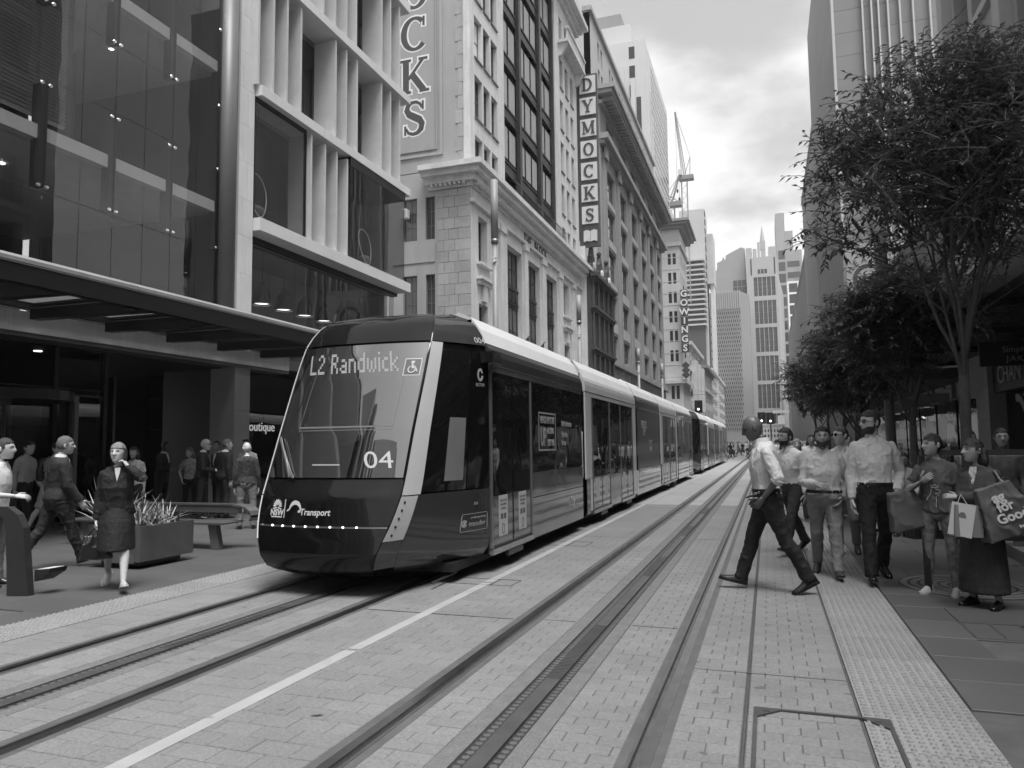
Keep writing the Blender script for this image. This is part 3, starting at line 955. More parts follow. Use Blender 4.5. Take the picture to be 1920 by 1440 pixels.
# --- thick-and-thin lettering with serifs, as ribbons in a unit box (width w, height 1)
def ribbon(pts, widths):
    L_, R_ = [], []
    for i, p in enumerate(pts):
        a = pts[max(i - 1, 0)]; b = pts[min(i + 1, len(pts) - 1)]
        dx, dy = b[0] - a[0], b[1] - a[1]
        l = sqrt(dx * dx + dy * dy) or 1
        nx, ny = -dy / l, dx / l
        w = widths[i] / 2
        L_.append((p[0] + nx * w, p[1] + ny * w)); R_.append((p[0] - nx * w, p[1] - ny * w))
    return L_, R_
def arc(cx_, cy_, rx, ry, a0, a1, n, thin, thick):
    pts, ws = [], []
    for i in range(n + 1):
        a = radians(a0 + (a1 - a0) * i / n)
        pts.append((cx_ + rx * cos(a), cy_ + ry * sin(a)))
        ws.append(thin + (thick - thin) * abs(cos(a)) ** 1.3)
    return pts, ws
TK, TN, SF = 0.19, 0.085, 0.075
def stem(x, y0=0.0, y1=1.0, w=TK):
    return [([(x, y0), (x, y1)], [w, w])]
def serif(x, y, w):
    yy_ = y + (SF / 2 if y < 0.5 else -SF / 2)
    return [([(x - w / 2, yy_), (x + w / 2, yy_)], [SF, SF])]
def spt(pts, ws, n=20):
    return [(pts, ws)]
GLY = {
 'D': stem(0.16) + serif(0.14, 0, 0.3) + serif(0.14, 1, 0.3) + [arc(0.30, 0.5, 0.42, 0.455, -90, 90, 18, TN, TK)] + [([(0.16, 0.955), (0.31, 0.955)], [0.09, 0.09]), ([(0.16, 0.045), (0.31, 0.045)], [0.09, 0.09])],
 'Y': stem(0.42, 0, 0.45) + serif(0.42, 0, 0.36) + [([(0.12, 0.97), (0.42, 0.42)], [TK, TK]), ([(0.74, 0.97), (0.44, 0.42)], [TN, TN])] + serif(0.13, 1, 0.34) + serif(0.73, 1, 0.26),
 'M': stem(0.14, w=TN) + stem(0.88) + serif(0.14, 0, 0.26) + serif(0.88, 0, 0.32) + serif(0.1, 1, 0.22) + serif(0.9, 1, 0.28) + [([(0.15, 0.97), (0.48, 0.12)], [TK, TK]), ([(0.86, 0.97), (0.50, 0.12)], [TN, TN])],
 'O': [arc(0.43, 0.5, 0.34, 0.455, 0, 360, 30, TN, TK)],
 'C': [arc(0.44, 0.5, 0.35, 0.455, 48, 318, 24, TN, TK), ([(0.72, 0.97), (0.72, 0.70)], [0.07, 0.07])],
 'K': stem(0.16) + serif(0.15, 0, 0.34) + serif(0.15, 1, 0.34) + [([(0.24, 0.42), (0.70, 0.96)], [TN, TN]), ([(0.34, 0.56), (0.72, 0.04)], [TK, TK])] + serif(0.70, 1, 0.28) + serif(0.74, 0, 0.3),
 'S': [([(0.66, 0.78), (0.60, 0.89), (0.48, 0.955), (0.34, 0.95), (0.22, 0.87), (0.19, 0.74), (0.26, 0.62), (0.42, 0.53), (0.58, 0.44), (0.66, 0.32), (0.63, 0.16), (0.52, 0.065), (0.38, 0.04), (0.24, 0.09), (0.16, 0.22)],
         [0.07, 0.08, 0.09, 0.10, 0.14, 0.17, 0.19, 0.2, 0.2, 0.18, 0.16, 0.11, 0.09, 0.08, 0.07]), ([(0.69, 0.97), (0.69, 0.72)], [0.06, 0.06]), ([(0.135, 0.03), (0.135, 0.30)], [0.06, 0.06])],
}
def serif_letter(ch, name, mat, parent, origin, u, up, size, depth=0.03, grow=0.0, width=1.0):
    u = Vector(u).normalized(); up = Vector(up).normalized(); n = u.cross(up); o = Vector(origin)
    g = G()
    cxm = {'M': 0.5, 'D': 0.42}.get(ch, 0.43)
    for k, (pts, ws) in enumerate(GLY[ch]):
        pts = list(pts)
        if grow and len(pts) == 2:      # lengthen straight strokes for the outline
            (ax, ay), (bx_, by) = pts; l = sqrt((bx_ - ax) ** 2 + (by - ay) ** 2) or 1
            e = grow / 2
            pts = [(ax - (bx_ - ax) / l * e, ay - (by - ay) / l * e), (bx_ + (bx_ - ax) / l * e, by + (by - ay) / l * e)]
        L_, R_ = ribbon(pts, [w + grow for w in ws])
        for i in range(len(L_) - 1):
            q = [L_[i], R_[i], R_[i + 1], L_[i + 1]]
            top = depth + k * 0.0012
            def fr(x, y, h):
                return tuple(o + u * ((x - cxm) * size * width) + up * ((y - 0.5) * size) + n * h)
            a = [fr(x, y, 0) for x, y in q] + [fr(x, y, top) for x, y in q]
            g.add(a, [(4, 5, 6, 7), (0, 1, 5, 4), (2, 3, 7, 6), (1, 2, 6, 5), (3, 0, 4, 7)])
    return g.build(name, mat, parent)

D = thing('corner_building', 'tall sandstone building with dark metal window bays and letters painted on its side wall', 'building', (-20, 49, 0))
FD = Face(-15, 37, (0, 1), (1, 0))
TOP = 38.6
rz = [(16.75 + 3.55 * k, 19.2 + 3.55 * k) for k in range(6)]
lb = [(0.7, 1.9), (2.12, 3.2), (3.42, 4.5)]
rb = [(19.55, 20.55), (21.25, 22.25), (23.0, 24.0)]
rz = [(17.25, 19.2)] + [(20.25 + 3.55 * k, 22.75 + 3.55 * k) for k in range(5)]
wall(FD, 0, 5.75, 17.2, TOP, grid(lb, rz), MATS['sandstone_lit'], D)
wall(FD, 18.2, 25.3, 17.2, TOP, grid(rb, rz), MATS['sandstone_lit'], D)
for i, h in enumerate(grid(lb + rb, rz)):
    window(FD, h[0], h[1], h[2], h[3], D, MATS['frame_grey'], MATS['pane_glare'] if i in (12,) else MATS['pane_dark'], 1, 2, depth=-0.25, sill=1)
# bronze bays
bays = [(6.1, 9.2, 2), (9.75, 14.15, 3), (14.7, 17.8, 2)]
brz = [(16.9 + 3.55 * k, 18.75 + 3.55 * k) for k in range(6)]
bh = []
for a, b, n in bays:
    w = (b - a) / n
    for i in range(n):
        bh.append((a + i * w + 0.14, a + (i + 1) * w - 0.14))
brz = [(17.7, 18.7)] + [(20.3 + 3.6 * k, 22.4 + 3.6 * k) for k in range(5)]
wall(FD, 5.75, 18.2, 17.2, TOP, grid(bh, brz), MATS['bronze_dark'], D, d0=-0.75, d1=-0.4, name='metal_bay')
for a in (5.75, 9.3, 14.2, 17.85):
    g = G(); FD.box(g, a, a + (0.45 if 6 < a < 17 else 0.3), 17.2, TOP - 1.2, -0.398, -0.12); g.build('metal_pier', MATS['bronze_dark'], D)
for zb in [z1 + 0.5 for z0, z1 in brz]:
    for a, b, n in bays:
        g = G(); FD.box(g, a + 0.12, b - 0.12, zb + 0.1, zb + 0.62, -0.398, -0.33)
        FD.box(g, a + 0.1, b - 0.1, zb + 0.68, zb + 0.78, -0.398, -0.26); FD.box(g, a + 0.1, b - 0.1, zb - 0.08, zb + 0.02, -0.398, -0.26)
        g.build('spandrel', MATS['bronze_dark'], D)
pb = RND.random
for i, h in enumerate(grid(bh, brz)):
    window(FD, h[0], h[1], h[2], h[3], D, MATS['bronze_frame'], MATS['pane_glare'] if (i * 7 % 5 in (0, 2)) and h[2] > 19 else MATS['pane_mid'], 1, 2, depth=-0.6)
# roof cornice + right-hand balcony
g = G(); FD.box(g, -0.6, 25.9, TOP, TOP + 0.35, -2, 0.55); FD.box(g, -0.9, 26.2, TOP + 0.35, TOP + 0.8, -2, 1.0); FD.box(g, -0.3, 25.6, TOP - 0.35, TOP, -2, 0.25)
g.build('roof_cornice', MATS['sandstone_lit'], D)
def balcony(parent, u0, u1, z, out=0.9):
    g = G()
    FD.box(g, u0, u1, z - 0.25, z, 0.002, out); FD.box(g, u0, u1, z + 0.85, z + 1.0, out - 0.2, out + 0.05)
    b = g.build('balcony', MATS['sandstone_lit'], parent)
    n = int((u1 - u0) / 0.32)
    for i in range(n):
        g = G(); uu = u0 + (i + 0.5) * (u1 - u0) / n
        FD.box(g, uu - 0.07, uu + 0.07, z, z + 0.85, out - 0.18, out - 0.03)
        g.build('baluster', MATS['sandstone_lit'], b)
    for uu in (u0 + 0.4, u1 - 0.4):
        g = G()
        q = [(0.002, z - 1.3), (0.25, z - 1.2), (0.7, z - 0.45), (0.75, z - 0.25), (0.002, z - 0.25)]
        g.prism(q, uu - 0.18, uu + 0.18, lambda d, zz, h: FD.p(h, zz, d))
        g.build('bracket', MATS['sandstone_lit'], b)
balcony(D, 19.0, 25.2, 34.6)
# main mid cornice, wrapping on to the side wall
g = G()
for (za, zb, o) in ((15.95, 16.2, 0.16), (16.2, 16.55, 0.42), (16.55, 16.85, 0.75), (16.85, 17.15, 0.98)):
    FD.box(g, -o, 25.3 + o, za, zb, -0.39, o)
    g.box(-17.5 - o * 0.3, -15.395, 37 - o, 36.998, za, zb)
g.build('cornice', MATS['sandstone_lit'], D)
for i in range(84):
    g = G(); FD.box(g, i * 0.3 + 0.05, i * 0.3 + 0.2, 16.06, 16.199, 0.162, 0.40); g.build('dentil', MATS['sandstone_lit'], D)
for i in range(8):
    G().box(-17.3 + i * 0.28, -17.15 + i * 0.28, 36.62, 36.838, 16.06, 16.199).build('dentil', MATS['sandstone_lit'], D)
# iron railing on the cornice
rl = G()
FD.box(rl, 5.8, 18.1, 18.05, 18.1, 0.7, 0.75); FD.box(rl, 5.8, 18.1, 17.25, 17.29, 0.7, 0.75)
i = 0
while 5.8 + i * 0.16 < 18.1:
    u = 5.8 + i * 0.16
    a = FD.p(u, 17.15, 0.725); b = FD.p(u + (0.16 if i % 2 else -0.0), 18.06, 0.725)
    rl.tube([a, b], 0.016, 4); i += 1
rl.build('iron_railing', MATS['metal_dark'], D, kind='stuff')
# lower storeys on the street front
low = [(1.1, 2.5), (6.05, 8.95), (10.0, 13.05), (14.35, 17.6), (19.6, 21.3)]
wz = [(7.4, 10.5), (11.85, 14.15)]
holes = [(a, b, c, d) for (a, b) in low[1:4] for (c, d) in [(7.2, 14.25)]] + [(a, b, c, d) for (a, b) in (low[0], low[4]) for (c, d) in ((7.0, 9.6), (12.0, 14.6))]
holes += [(6.05, 8.95, 0.4, 5.6), (10.0, 13.05, 0.4, 5.6), (14.35, 17.6, 0.4, 5.6), (0.9, 2.8, 0.3, 5), (19.4, 22.2, 0.3, 5)]
wall(FD, 0, 25.3, 0, 15.95, holes, MATS['sandstone_lit'], D, d0=-0.6)
for a, b in low[1:4]:
    for c, d in wz:
        window(FD, a, b, c, d if c > 9 else 10.55, D, MATS['bronze_frame'], MATS['pane_mid'] if c < 9 else MATS['pane_dark'], 3, 2, depth=-0.35, bar=0.11)
    g = G(); FD.box(g, a, b, 10.56, 11.84, -0.5, -0.3); FD.box(g, a + 0.1, b - 0.1, 10.7, 10.8, -0.3, -0.22); FD.box(g, a + 0.1, b - 0.1, 11.6, 11.72, -0.3, -0.22)
    for i in range(4):
        FD.box(g, a + 0.25 + i * (b - a - 0.3) / 4, a + 0.25 + (i + 0.75) * (b - a - 0.3) / 4, 10.9, 11.5, -0.3, -0.24)
    sp = g.build('spandrel', MATS['bronze_dark'], D)
    window(FD, a, b, 0.4, 5.6, D, MATS['bronze_frame'], MATS['pane_dark'], 2, 2, depth=-0.4, bar=0.12)
for a, b in (low[0], low[4]):
    window(FD, a, b, 12.0, 14.6, D, MATS['frame_grey'], MATS['pane_dark'], 2, 2, depth=-0.4)
    window(FD, a, b, 7.0, 9.6, D, MATS['frame_grey'], MATS['pane_dark'], 2, 2, depth=-0.4)
    g = G()
    FD.box(g, a - 0.35, b + 0.35, 10.9, 11.1, 0.002, 0.35); FD.box(g, a - 0.25, b + 0.25, 10.65, 10.9, 0.002, 0.22)
    FD.box(g, a - 0.3, b + 0.3, 11.75, 11.9, 0.002, 0.28)
    FD.box(g, (a + b) / 2 - 0.3, (a + b) / 2 + 0.3, 9.75, 10.64, 0.002, 0.18)
    g.build('hood_mould', MATS['sandstone_lit'], D)
for u0, u1 in ((3.2, 3.9), (4.3, 5.3), (9.1, 9.85), (13.2, 14.2), (17.8, 18.7), (22.2, 22.9)):
    g = G(); FD.box(g, u0, u1, 5.8, 14.6, 0.002, 0.16); FD.box(g, u0 - 0.08, u1 + 0.08, 14.6, 15.0, 0.002, 0.26)
    g.build('pilaster', MATS['sandstone_lit'], D)
g = G(); FD.box(g, -0.1, 25.4, 15.05, 15.25, 0.002, 0.22); FD.box(g, -0.2, 25.5, 5.65, 5.8, 0.002, 0.5); g.build('string_course', MATS['sandstone_lit'], D)
put_text('THE', 'building_name', MATS['letter_dark'], D, FD.p(10.2, 15.58, 0.02), (0, 1, 0), (0, 0, 1), 0.8, 0.06, spacing=1.25)
put_text('BLOCK', 'building_name', MATS['letter_dark'], D, FD.p(13.3, 15.58, 0.02), (0, 1, 0), (0, 0, 1), 0.8, 0.06, spacing=1.25)
# side wall facing the camera
FS = Face(-30, 37, (1, 0), (0, -1))
sw = [(10.85, 11.72), (12.25, 12.82)]
wall(FS, 0, 13.0, 0, 17.1, grid(sw + [(8.6, 9.9)], [(13.2, 15.65), (8.8, 11.2)]), MATS['render_grey'], D, name='side_wall')
for h in grid(sw, [(13.2, 15.65), (8.8, 11.2)]):
    window(FS, h[0], h[1], h[2], h[3], D, MATS['frame_grey'], MATS['pane_mid'], 2, 3, depth=-0.15, bar=0.05)
for (x0, x1) in ((10.2, 12.85),):
    g = G(); FS.box(g, x0, x1, 11.9, 12.9, 0.002, 0.05); g.build('spandrel', MATS['render_grey'], D)
# air conditioner box in the upper window
ac = thing('air_conditioner', 'small boxed window air conditioner on the painted side wall, upper left window', 'air conditioner', (-18.9, 36.7, 14.6))
G().box(-19.1, -18.75, 36.6, 36.99, 14.5, 15.0).build('casing', MATS['sign_white'], ac)
for k in range(4):
    G().box(-19.06, -18.79, 36.585, 36.599, 14.56 + k * 0.11, 14.6 + k * 0.11).build('louvre', MATS['metal_grey'], ac)
wall(FS, 0, 14.6, 17.15, TOP, [], MATS['render_grey'], D, d0=-0.38, name='side_wall')
g = G(); g.box(-30, -15.4, 37.4, 62, 17.2, TOP + 0.2); g.build('core', MATS['render_grey'], D)
# panel with mouldings
g = G()
for o, t in ((0.0, 0.16), (0.35, 0.06)):
    for a in ((9.2 + o, 13.34 - o),):
        FS.box(g, 8.4 + o, 13.34 - o, 18.0 + o, 18.0 + o + t, 0.002, 0.09)
        FS.box(g, 13.34 - o - t, 13.34 - o, 18.0 + o + t, TOP - 1, 0.002, 0.09)
g.build('panel_moulding', MATS['render_grey'], D)
g = G(); FS.box(g, 9, 12.85, 18.45, TOP - 1, 0.002, 0.02); g.build('painted_panel', MATS['render_panel'], D)
zc_ = 20.38
for ch in reversed('DYMOCKS'):
    if zc_ < TOP - 1.5:
        serif_letter(ch, 'letter_outline', MATS['sign_white'], D, (-18.42, 36.979, zc_), (1, 0, 0), (0, 0, 1), 2.06, 0.006, grow=0.1, width=0.98)
        serif_letter(ch, 'letter', MATS['letter_dark'], D, (-18.42, 36.97, zc_), (1, 0, 0), (0, 0, 1), 2.06, 0.01, width=0.98)
    zc_ += 2.52
# stone cladding on the corner: coursed blocks, and quoins above
z = 0.0; k = 0
while z < 15.9:
    h = 0.62
    e = [-17.0, -16.3 if k % 2 else -16.6, -15.75 if k % 2 else -15.95, -15.0]
    for a, b in zip(e[:-1], e[1:]):
        if z > 5.0:
            G().box(a + 0.01, b - 0.01, 36.93 - RND.uniform(0, 0.012), 36.998, z + 0.01, min(z + h - 0.01, 15.9)).build('stone', MATS['sandstone'], D)
    z += h; k += 1
z = 17.25; k = 0
while z < 37.5:
    w = 0.52 if k % 2 else 0.34
    G().box(-15.88 if k % 2 else -15.72, -15.45 if k % 2 else -15.4, 36.965, 36.998, z + 0.01, z + 0.78).build('quoin', MATS['sandstone'], D)
    z += 0.8; k += 1
# blade sign
DS = thing('blade_sign', 'tall vertical street sign spelling DYMOCKS with an open book at the foot', 'sign', (-14.1, 62.5, 18.8))
G().box(-14.95, -13.15, 62.42, 62.75, 18.9, 34.6).build('sign_frame', M('sign_frame', 0.07, rough=0.5, var=0.2), DS)
G().box(-15.0, -14.94, 62.3, 62.8, 19.5, 34.0).build('bracket', MATS['metal_dark'], DS)
zc_ = 33.6
for ch in 'DYMOCKS':
    b = G().box(-14.72, -13.28, 62.30, 62.418, zc_ - 0.78, zc_ + 0.78).build('letter_panel', M('sign_panel', 0.62, rough=0.45, var=0.06), DS)
    serif_letter(ch, 'letter', MATS['letter_dark'], b, (-14.0, 62.298, zc_), (1, 0, 0), (0, 0, 1), 1.15, 0.05, width=0.95)
    zc_ -= 1.98
g = G()
for s in (-1, 1):
    q = [(s * 0.02, -0.5), (s * 0.3, -0.42), (s * 0.6, -0.52), (s * 0.6, 0.45), (s * 0.3, 0.55), (s * 0.02, 0.42)]
    if s < 0: q = q[::-1]
    g.prism(q, 0, 0.1, lambda x, y, h: (-14.0 + x, 62.40 - h, 19.85 + y))
g.build('book_emblem', M('book_white', 0.6, rough=0.5), DS)
# flags on the street front
for i, (u, lab) in enumerate(((3.0, 'nearest flag on an angled pole above the first tram joint'), (6.0, 'second small flag on an angled pole above the tram roof'), (27.5, 'flag on an angled pole in front of the ornate dark house'), (31.0, 'farthest flag on an angled pole beside the grey office building'))):
    y = 37 + u
    fx = -14.9 if u < 26 else -14.0
    t = thing('flag', lab, 'flag', (fx, y, 5.9), 'flags on angled poles above the tram')
    G().cyl((fx, y, 5.7), (fx + 2.3, y, 7.9), 0.035, n=6).build('pole', MATS['metal_grey'], t)
    g = G(); n = 8
    top = [(fx + 0.6 + 1.6 * k / n, y + 0.05 * sin(k), 6.28 + 1.53 * k / n) for k in range(n + 1)]
    bot = [(fx + 0.9 + 1.3 * k / n, y + 0.12 * sin(k * 0.9 + 1), 5.0 + 0.7 * k / n) for k in range(n + 1)]
    for k in range(n):
        g.quad(top[k], top[k + 1], bot[k + 1], bot[k])
    g.build('cloth', M('flag_cloth', 0.13, rough=0.8, var=0.5, scale=3), t)

# ================================================================ E. ornate narrow house
E_ = thing('ornate_house', 'narrow dark ornate house front with carved gables beside the book sign', 'building', (-17, 67, 0))
FE = Face(-14.1, 62.45, (0, 1), (1, 0))
M('carved_dark', 0.055, rough=0.8, var=0.3, scale=1.5, bump=0.3, bscale=12)
eh = grid([(0.7 + 2.1 * k, 2.1 + 2.1 * k) for k in range(4)], [(6.6, 9.4), (10.5, 13.2), (14.0, 15.9)])
wall(FE, 0.2, 9.2, 0, 16.4, [h for h in eh] + [(0.8, 8.6, 0.3, 4.6)], MATS['carved_dark'], E_)
for h in eh:
    window(FE, h[0], h[1], h[2], h[3], E_, MATS['sandstone_lit'], MATS['pane_dark'], 2, 2, bar=0.09)
window(FE, 0.8, 8.6, 0.3, 4.6, E_, MATS['bronze_frame'], MATS['pane_dark'], 4, 1, bar=0.12)
for z, o in ((5.6, 0.5), (9.85, 0.35), (13.5, 0.4), (16.3, 0.6)):
    g = G(); FE.box(g, 0, 9.4, z - 0.2, z, 0.002, o * 0.6); FE.box(g, -0.1, 9.5, z, z + 0.25, 0.002, o); g.build('cornice', MATS['carved_dark'], E_)
for k in range(5):
    u = 0.35 + 2.1 * k
    for za, zb in ((5.9, 9.6), (10.15, 13.3), (13.8, 16.1)):
        g = G(); g.cyl(FE.p(u, za, 0.12), FE.p(u, zb, 0.12), 0.16, 0.13, 8); g.build('colonnette', MATS['carved_dark'], E_)
for u in (1.3, 4.6, 7.9):
    g = G()
    q = [(-1.2, 0), (1.2, 0), (1.1, 0.9), (0.7, 1.1), (0.6, 1.7), (0.25, 2.0), (0, 2.6), (-0.25, 2.0), (-0.6, 1.7), (-0.7, 1.1), (-1.1, 0.9)]
    g.prism(q, -0.4, 0.0, lambda x, y, h: FE.p(u + x, 16.55 + y, h))
    ga = g.build('gable', MATS['carved_dark'], E_)
    G().sphere(FE.p(u, 19.35, -0.2), 0.24, 8, 5).build('finial', MATS['carved_dark'], ga)
    G().sphere(FE.p(u, 17.4, 0.05), (0.2, 0.45, 0.45), 8, 5).build('medallion', MATS['sandstone_lit'], ga)
g = G(); g.box(-24, -14.52, 62.6, 71.6, 0, 16.3); g.build('core', MATS['render_grey'], E_)
G().box(-15.1, -14.5, 61.9 + 0.42, 62.64, 5, 19).build('party_pier', MATS['sandstone_lit'], E_)

# ================================================================ F. grey office block with the deep cornice
M('grey_stone', 0.33, rough=0.8, var=0.10, scale=0.4, streak=0.15)
M('grey_light', 0.48, rough=0.8, var=0.08, scale=0.4, streak=0.12)
F_ = thing('office_block', 'long grey office block with a deep bracketed cornice and triple windows, behind the book sign', 'building', (-20, 95, 0))
FF = Face(-15, 72.2, (0, 1), (1, 0))
bx_ = [(3.2 + 7.4 * k, 7.2 + 7.4 * k) for k in range(6)]
fz = [(10.7, 13.2), (14.7, 17.4), (18.8, 22.1), (23.3, 26.5), (27.5, 30.6), (33.7, 36.0)]
wall(FF, 0, 46, 10.3, 38, grid(bx_, fz), MATS['grey_stone'], F_, d0=-0.5)
for h in grid(bx_, fz):
    w3 = (h[1] - h[0])
    window(FF, h[0], h[1], h[2], h[3], F_, M('grey_frame', 0.10, rough=0.6), MATS['pane_dark'] if RND.random() < 0.75 else MATS['pane_mid'], 3, 2, depth=-0.3, bar=0.2)
for a, b in bx_:
    for (z0, z1), (z2, z3) in zip(fz[:-2], fz[1:-1]):
        g = G(); FF.box(g, a, b, z1 + 0.25, z2 - 0.2, 0.002, 0.06); g.build('spandrel', MATS['grey_light'], F_)
    g = G(); FF.box(g, a - 0.3, b + 0.3, 10.2, 10.6, 0.002, 0.5); FF.box(g, a - 0.1, b + 0.1, 9.7, 10.2, 0.002, 0.3); g.build('window_ledge', MATS['grey_stone'], F_)
for k in range(7):
    u = 0.9 + 7.4 * k
    if u < 45:
        g = G(); FF.box(g, u, u + 1.2, 10.4, 31.6, 0.002, 0.2); FF.box(g, u - 0.15, u + 1.35, 31.0, 32.2, 0.2, 0.45); g.build('pilaster', MATS['grey_stone'], F_)
g = G(); FF.box(g, -0.2, 46.4, 32.2, 32.6, 0.002, 0.5); FF.box(g, -0.4, 46.6, 32.6, 33.2, 0.002, 0.9); g.build('string_course', MATS['grey_stone'], F_)
g = G(); FF.box(g, -0.4, 46.6, 36.3, 36.7, -0.4, 0.4); FF.box(g, -0.9, 47.2, 37.1, 37.5, -1, 1.5); FF.box(g, -1.1, 47.4, 37.5, 37.95, -1, 1.75); g.build('cornice', MATS['grey_stone'], F_)
for k in range(58):
    g = G(); FF.box(g, 0.1 + 0.8 * k, 0.5 + 0.8 * k, 36.7, 37.1, 0.3, 1.4); g.build('bracket', MATS['grey_stone'], F_)
wall(FF, 0, 46, 38, 46.6, grid([(4 + 6.2 * k, 5 + 6.2 * k) for k in range(7)] + [(5.6 + 6.2 * k, 6.6 + 6.2 * k) for k in range(7)], [(39.6, 42.4), (43.2, 45.4)]), MATS['grey_light'], F_, d0=-1.5, d1=-0.9, name='attic_wall')
for h in grid([(4 + 6.2 * k, 5 + 6.2 * k) for k in range(7)] + [(5.6 + 6.2 * k, 6.6 + 6.2 * k) for k in range(7)], [(39.6, 42.4), (43.2, 45.4)]):
    window(FF, h[0], h[1], h[2], h[3], F_, M('grey_frame', 0.10), MATS['pane_dark'], 1, 2, depth=-1.2)
g = G(); FF.box(g, -0.2, 46.2, 46.6, 47.1, -1.6, -0.6); g.build('parapet', MATS['grey_stone'], F_)
wall(FF, 0, 46, 0, 9.7, [(2 + 7.4 * k, 8 + 7.4 * k, 0.4, 5.2) for k in range(6)], MATS['grey_light'], F_, d0=-0.5, name='base_wall')
for k in range(6):
    window(FF, 2 + 7.4 * k, 8 + 7.4 * k, 0.4, 5.2, F_, MATS['bronze_frame'], MATS['pane_dark'], 3, 1, bar=0.12)
for z in (5.6, 6.6, 7.6, 8.6):
    g = G(); FF.box(g, 0, 46, z, z + 0.94, 0.002, 0.07); g.build('stone_band', MATS['grey_light'], F_)
g = G(); FF.box(g, -0.3, 46.4, 9.7, 10.18, -0.3, 0.6); g.build('base_cornice', MATS['grey_stone'], F_)
# side wall
for i, (za, zb) in enumerate(((0, 18), (18.02, 25), (25.02, 32), (32.02, 39), (39.02, 46.5))):
    G().box(-24, -15.9 if za > 37 else -15.52, 72.2, 72.6, za, zb).build('side_wall_panel', MATS['grey_light'], F_)
g = G(); g.box(-36, -15.55, 72.7, 118, 0, 37.9); g.box(-36, -16.6, 73, 118, 38, 46.4); g.build('core', MATS['grey_stone'], F_)
g = G(); g.box(-30, -15.6, 118, 118.2, 0, 38); g.build('rear_wall', MATS['grey_stone'], F_)
# low parapets and gap building between B and D (set back)
GP = thing('set_back_house', 'plain low rendered building set back in the gap behind the fin-fronted building', 'building', (-24, 33, 0))
G().box(-30, -20.2, 29.4, 36.5, 0, 8.5).build('wall', MATS['render_grey'], GP)
G().box(-30.2, -20, 29.35, 36.55, 8.5, 8.9).build('parapet', MATS['render_grey'], GP)
# ================================================================ G. corner hotel with the GOWINGS sign
M('far_stone', 0.52, rough=0.85, var=0.08, scale=0.3, streak=0.1)
M('far_white', 0.62, rough=0.8, var=0.08, scale=0.2, streak=0.1)
M('far_window', 0.03, rough=0.15, var=0.3, scale=0.3, spec=0.6)
M('far_grey', 0.26, rough=0.8, var=0.08, scale=0.2)
M('far_glass', 0.05, rough=0.12, var=0.3, scale=0.15, spec=0.7)
Gb = thing('corner_hotel', 'pale stone corner building with paired windows and a flared roof cornice behind the GOWINGS sign', 'building', (-18, 150, 0))
FG = Face(-36, 145, (1, 0), (0, -1))
gw = [(21 - 1.15 - 3.3 * k, 21 - 0.55 - 3.3 * k) for k in range(-1, 3)]
gcols = []
for k in range(5):
    c = 18.75 - 4.2 * k
    gcols += [(c, c + 0.62), (c + 0.95, c + 1.57)]
grow = [(z, z + 2.2) for z in [36.6 - 3.82 * k for k in range(6)]] + [(10.2, 12.8)]
gcols = [c for c in gcols if c[0] > 0.5]
wall(FG, 0, 21.0, 0, 44, grid(gcols, grow), MATS['far_stone'], Gb)
for h in grid(gcols, grow):
    window(FG, h[0], h[1], h[2], h[3], Gb, MATS['frame_grey'], MATS['far_window'], 1, 1, depth=-0.2)
FG2 = Face(-15, 145, (0, 1), (1, 0))
g2 = grid([(1.2 + 2.6 * k, 2.2 + 2.6 * k) for k in range(5)], grow)
wall(FG2, 0.4, 14, 0, 44, g2, MATS['far_stone'], Gb)
for h in g2:
    window(FG2, h[0], h[1], h[2], h[3], Gb, MATS['frame_grey'], MATS['far_window'], 1, 1, depth=-0.2)
g = G(); g.box(-36, -15.42, 145.42, 158.8, 0, 43.9); g.build('core', MATS['far_stone'], Gb)
for z, o in ((13.2, 0.8), (40.2, 0.4)):
    g = G(); g.box(-36, -15 + o, 145 - o, 144.998, z, z + 0.7); g.box(-14.998, -15 + o, 145, 159, z, z + 0.7); g.build('string_course', MATS['far_stone'], Gb)
g = G()
for z, o in ((43.6, 1.0), (44.1, 1.7), (44.6, 2.2)):
    g.box(-36, -15 + o, 145 - o, 159 + 0.2, z, z + 0.5)
g.build('roof_cornice', MATS['far_grey'], Gb)
g = G(); g.box(-34, -16.5, 146.5, 157, 45.1, 48.2); g.build('roof_storey', MATS['far_stone'], Gb)
for k in range(11):
    z = 14.4 + k * 2.35
    G().box(-36, -14.985, 144.95, 144.998, z, z + 0.12).build('band', MATS['far_stone'], Gb)
GS = thing('blade_sign', 'distant vertical sign of dark squares spelling GOWINGS', 'sign', (-14.3, 144, 19))
zc_ = 30.4
for ch in 'GOWINGS':
    b = G().box(-14.95, -13.6, 143.9, 144.2, zc_ - 0.82, zc_ + 0.82).build('letter_panel', M('gow_panel', 0.05, rough=0.5), GS)
    put_text(ch, 'letter', MATS['sign_white'], b, (-14.27, 143.88, zc_), (1, 0, 0), (0, 0, 1), 1.75, 0.04, bold=0.05)
    zc_ -= 1.76
G().box(-14.4, -14.2, 144.2, 144.4, 18, 32).build('mast', MATS['metal_dark'], GS)
em = G()
for dz in (0.9, 0.0, -0.9):
    em.prism([(-0.8, 0), (0, -0.8), (0.8, 0), (0, 0.8)], 0, 0.06 + dz * 0.01, lambda x, y, h, dz=dz: (-14.3 + x, 143.9 - h, 15.6 + y + dz))
em.build('diamond_emblem', MATS['letter_dark'], GS)

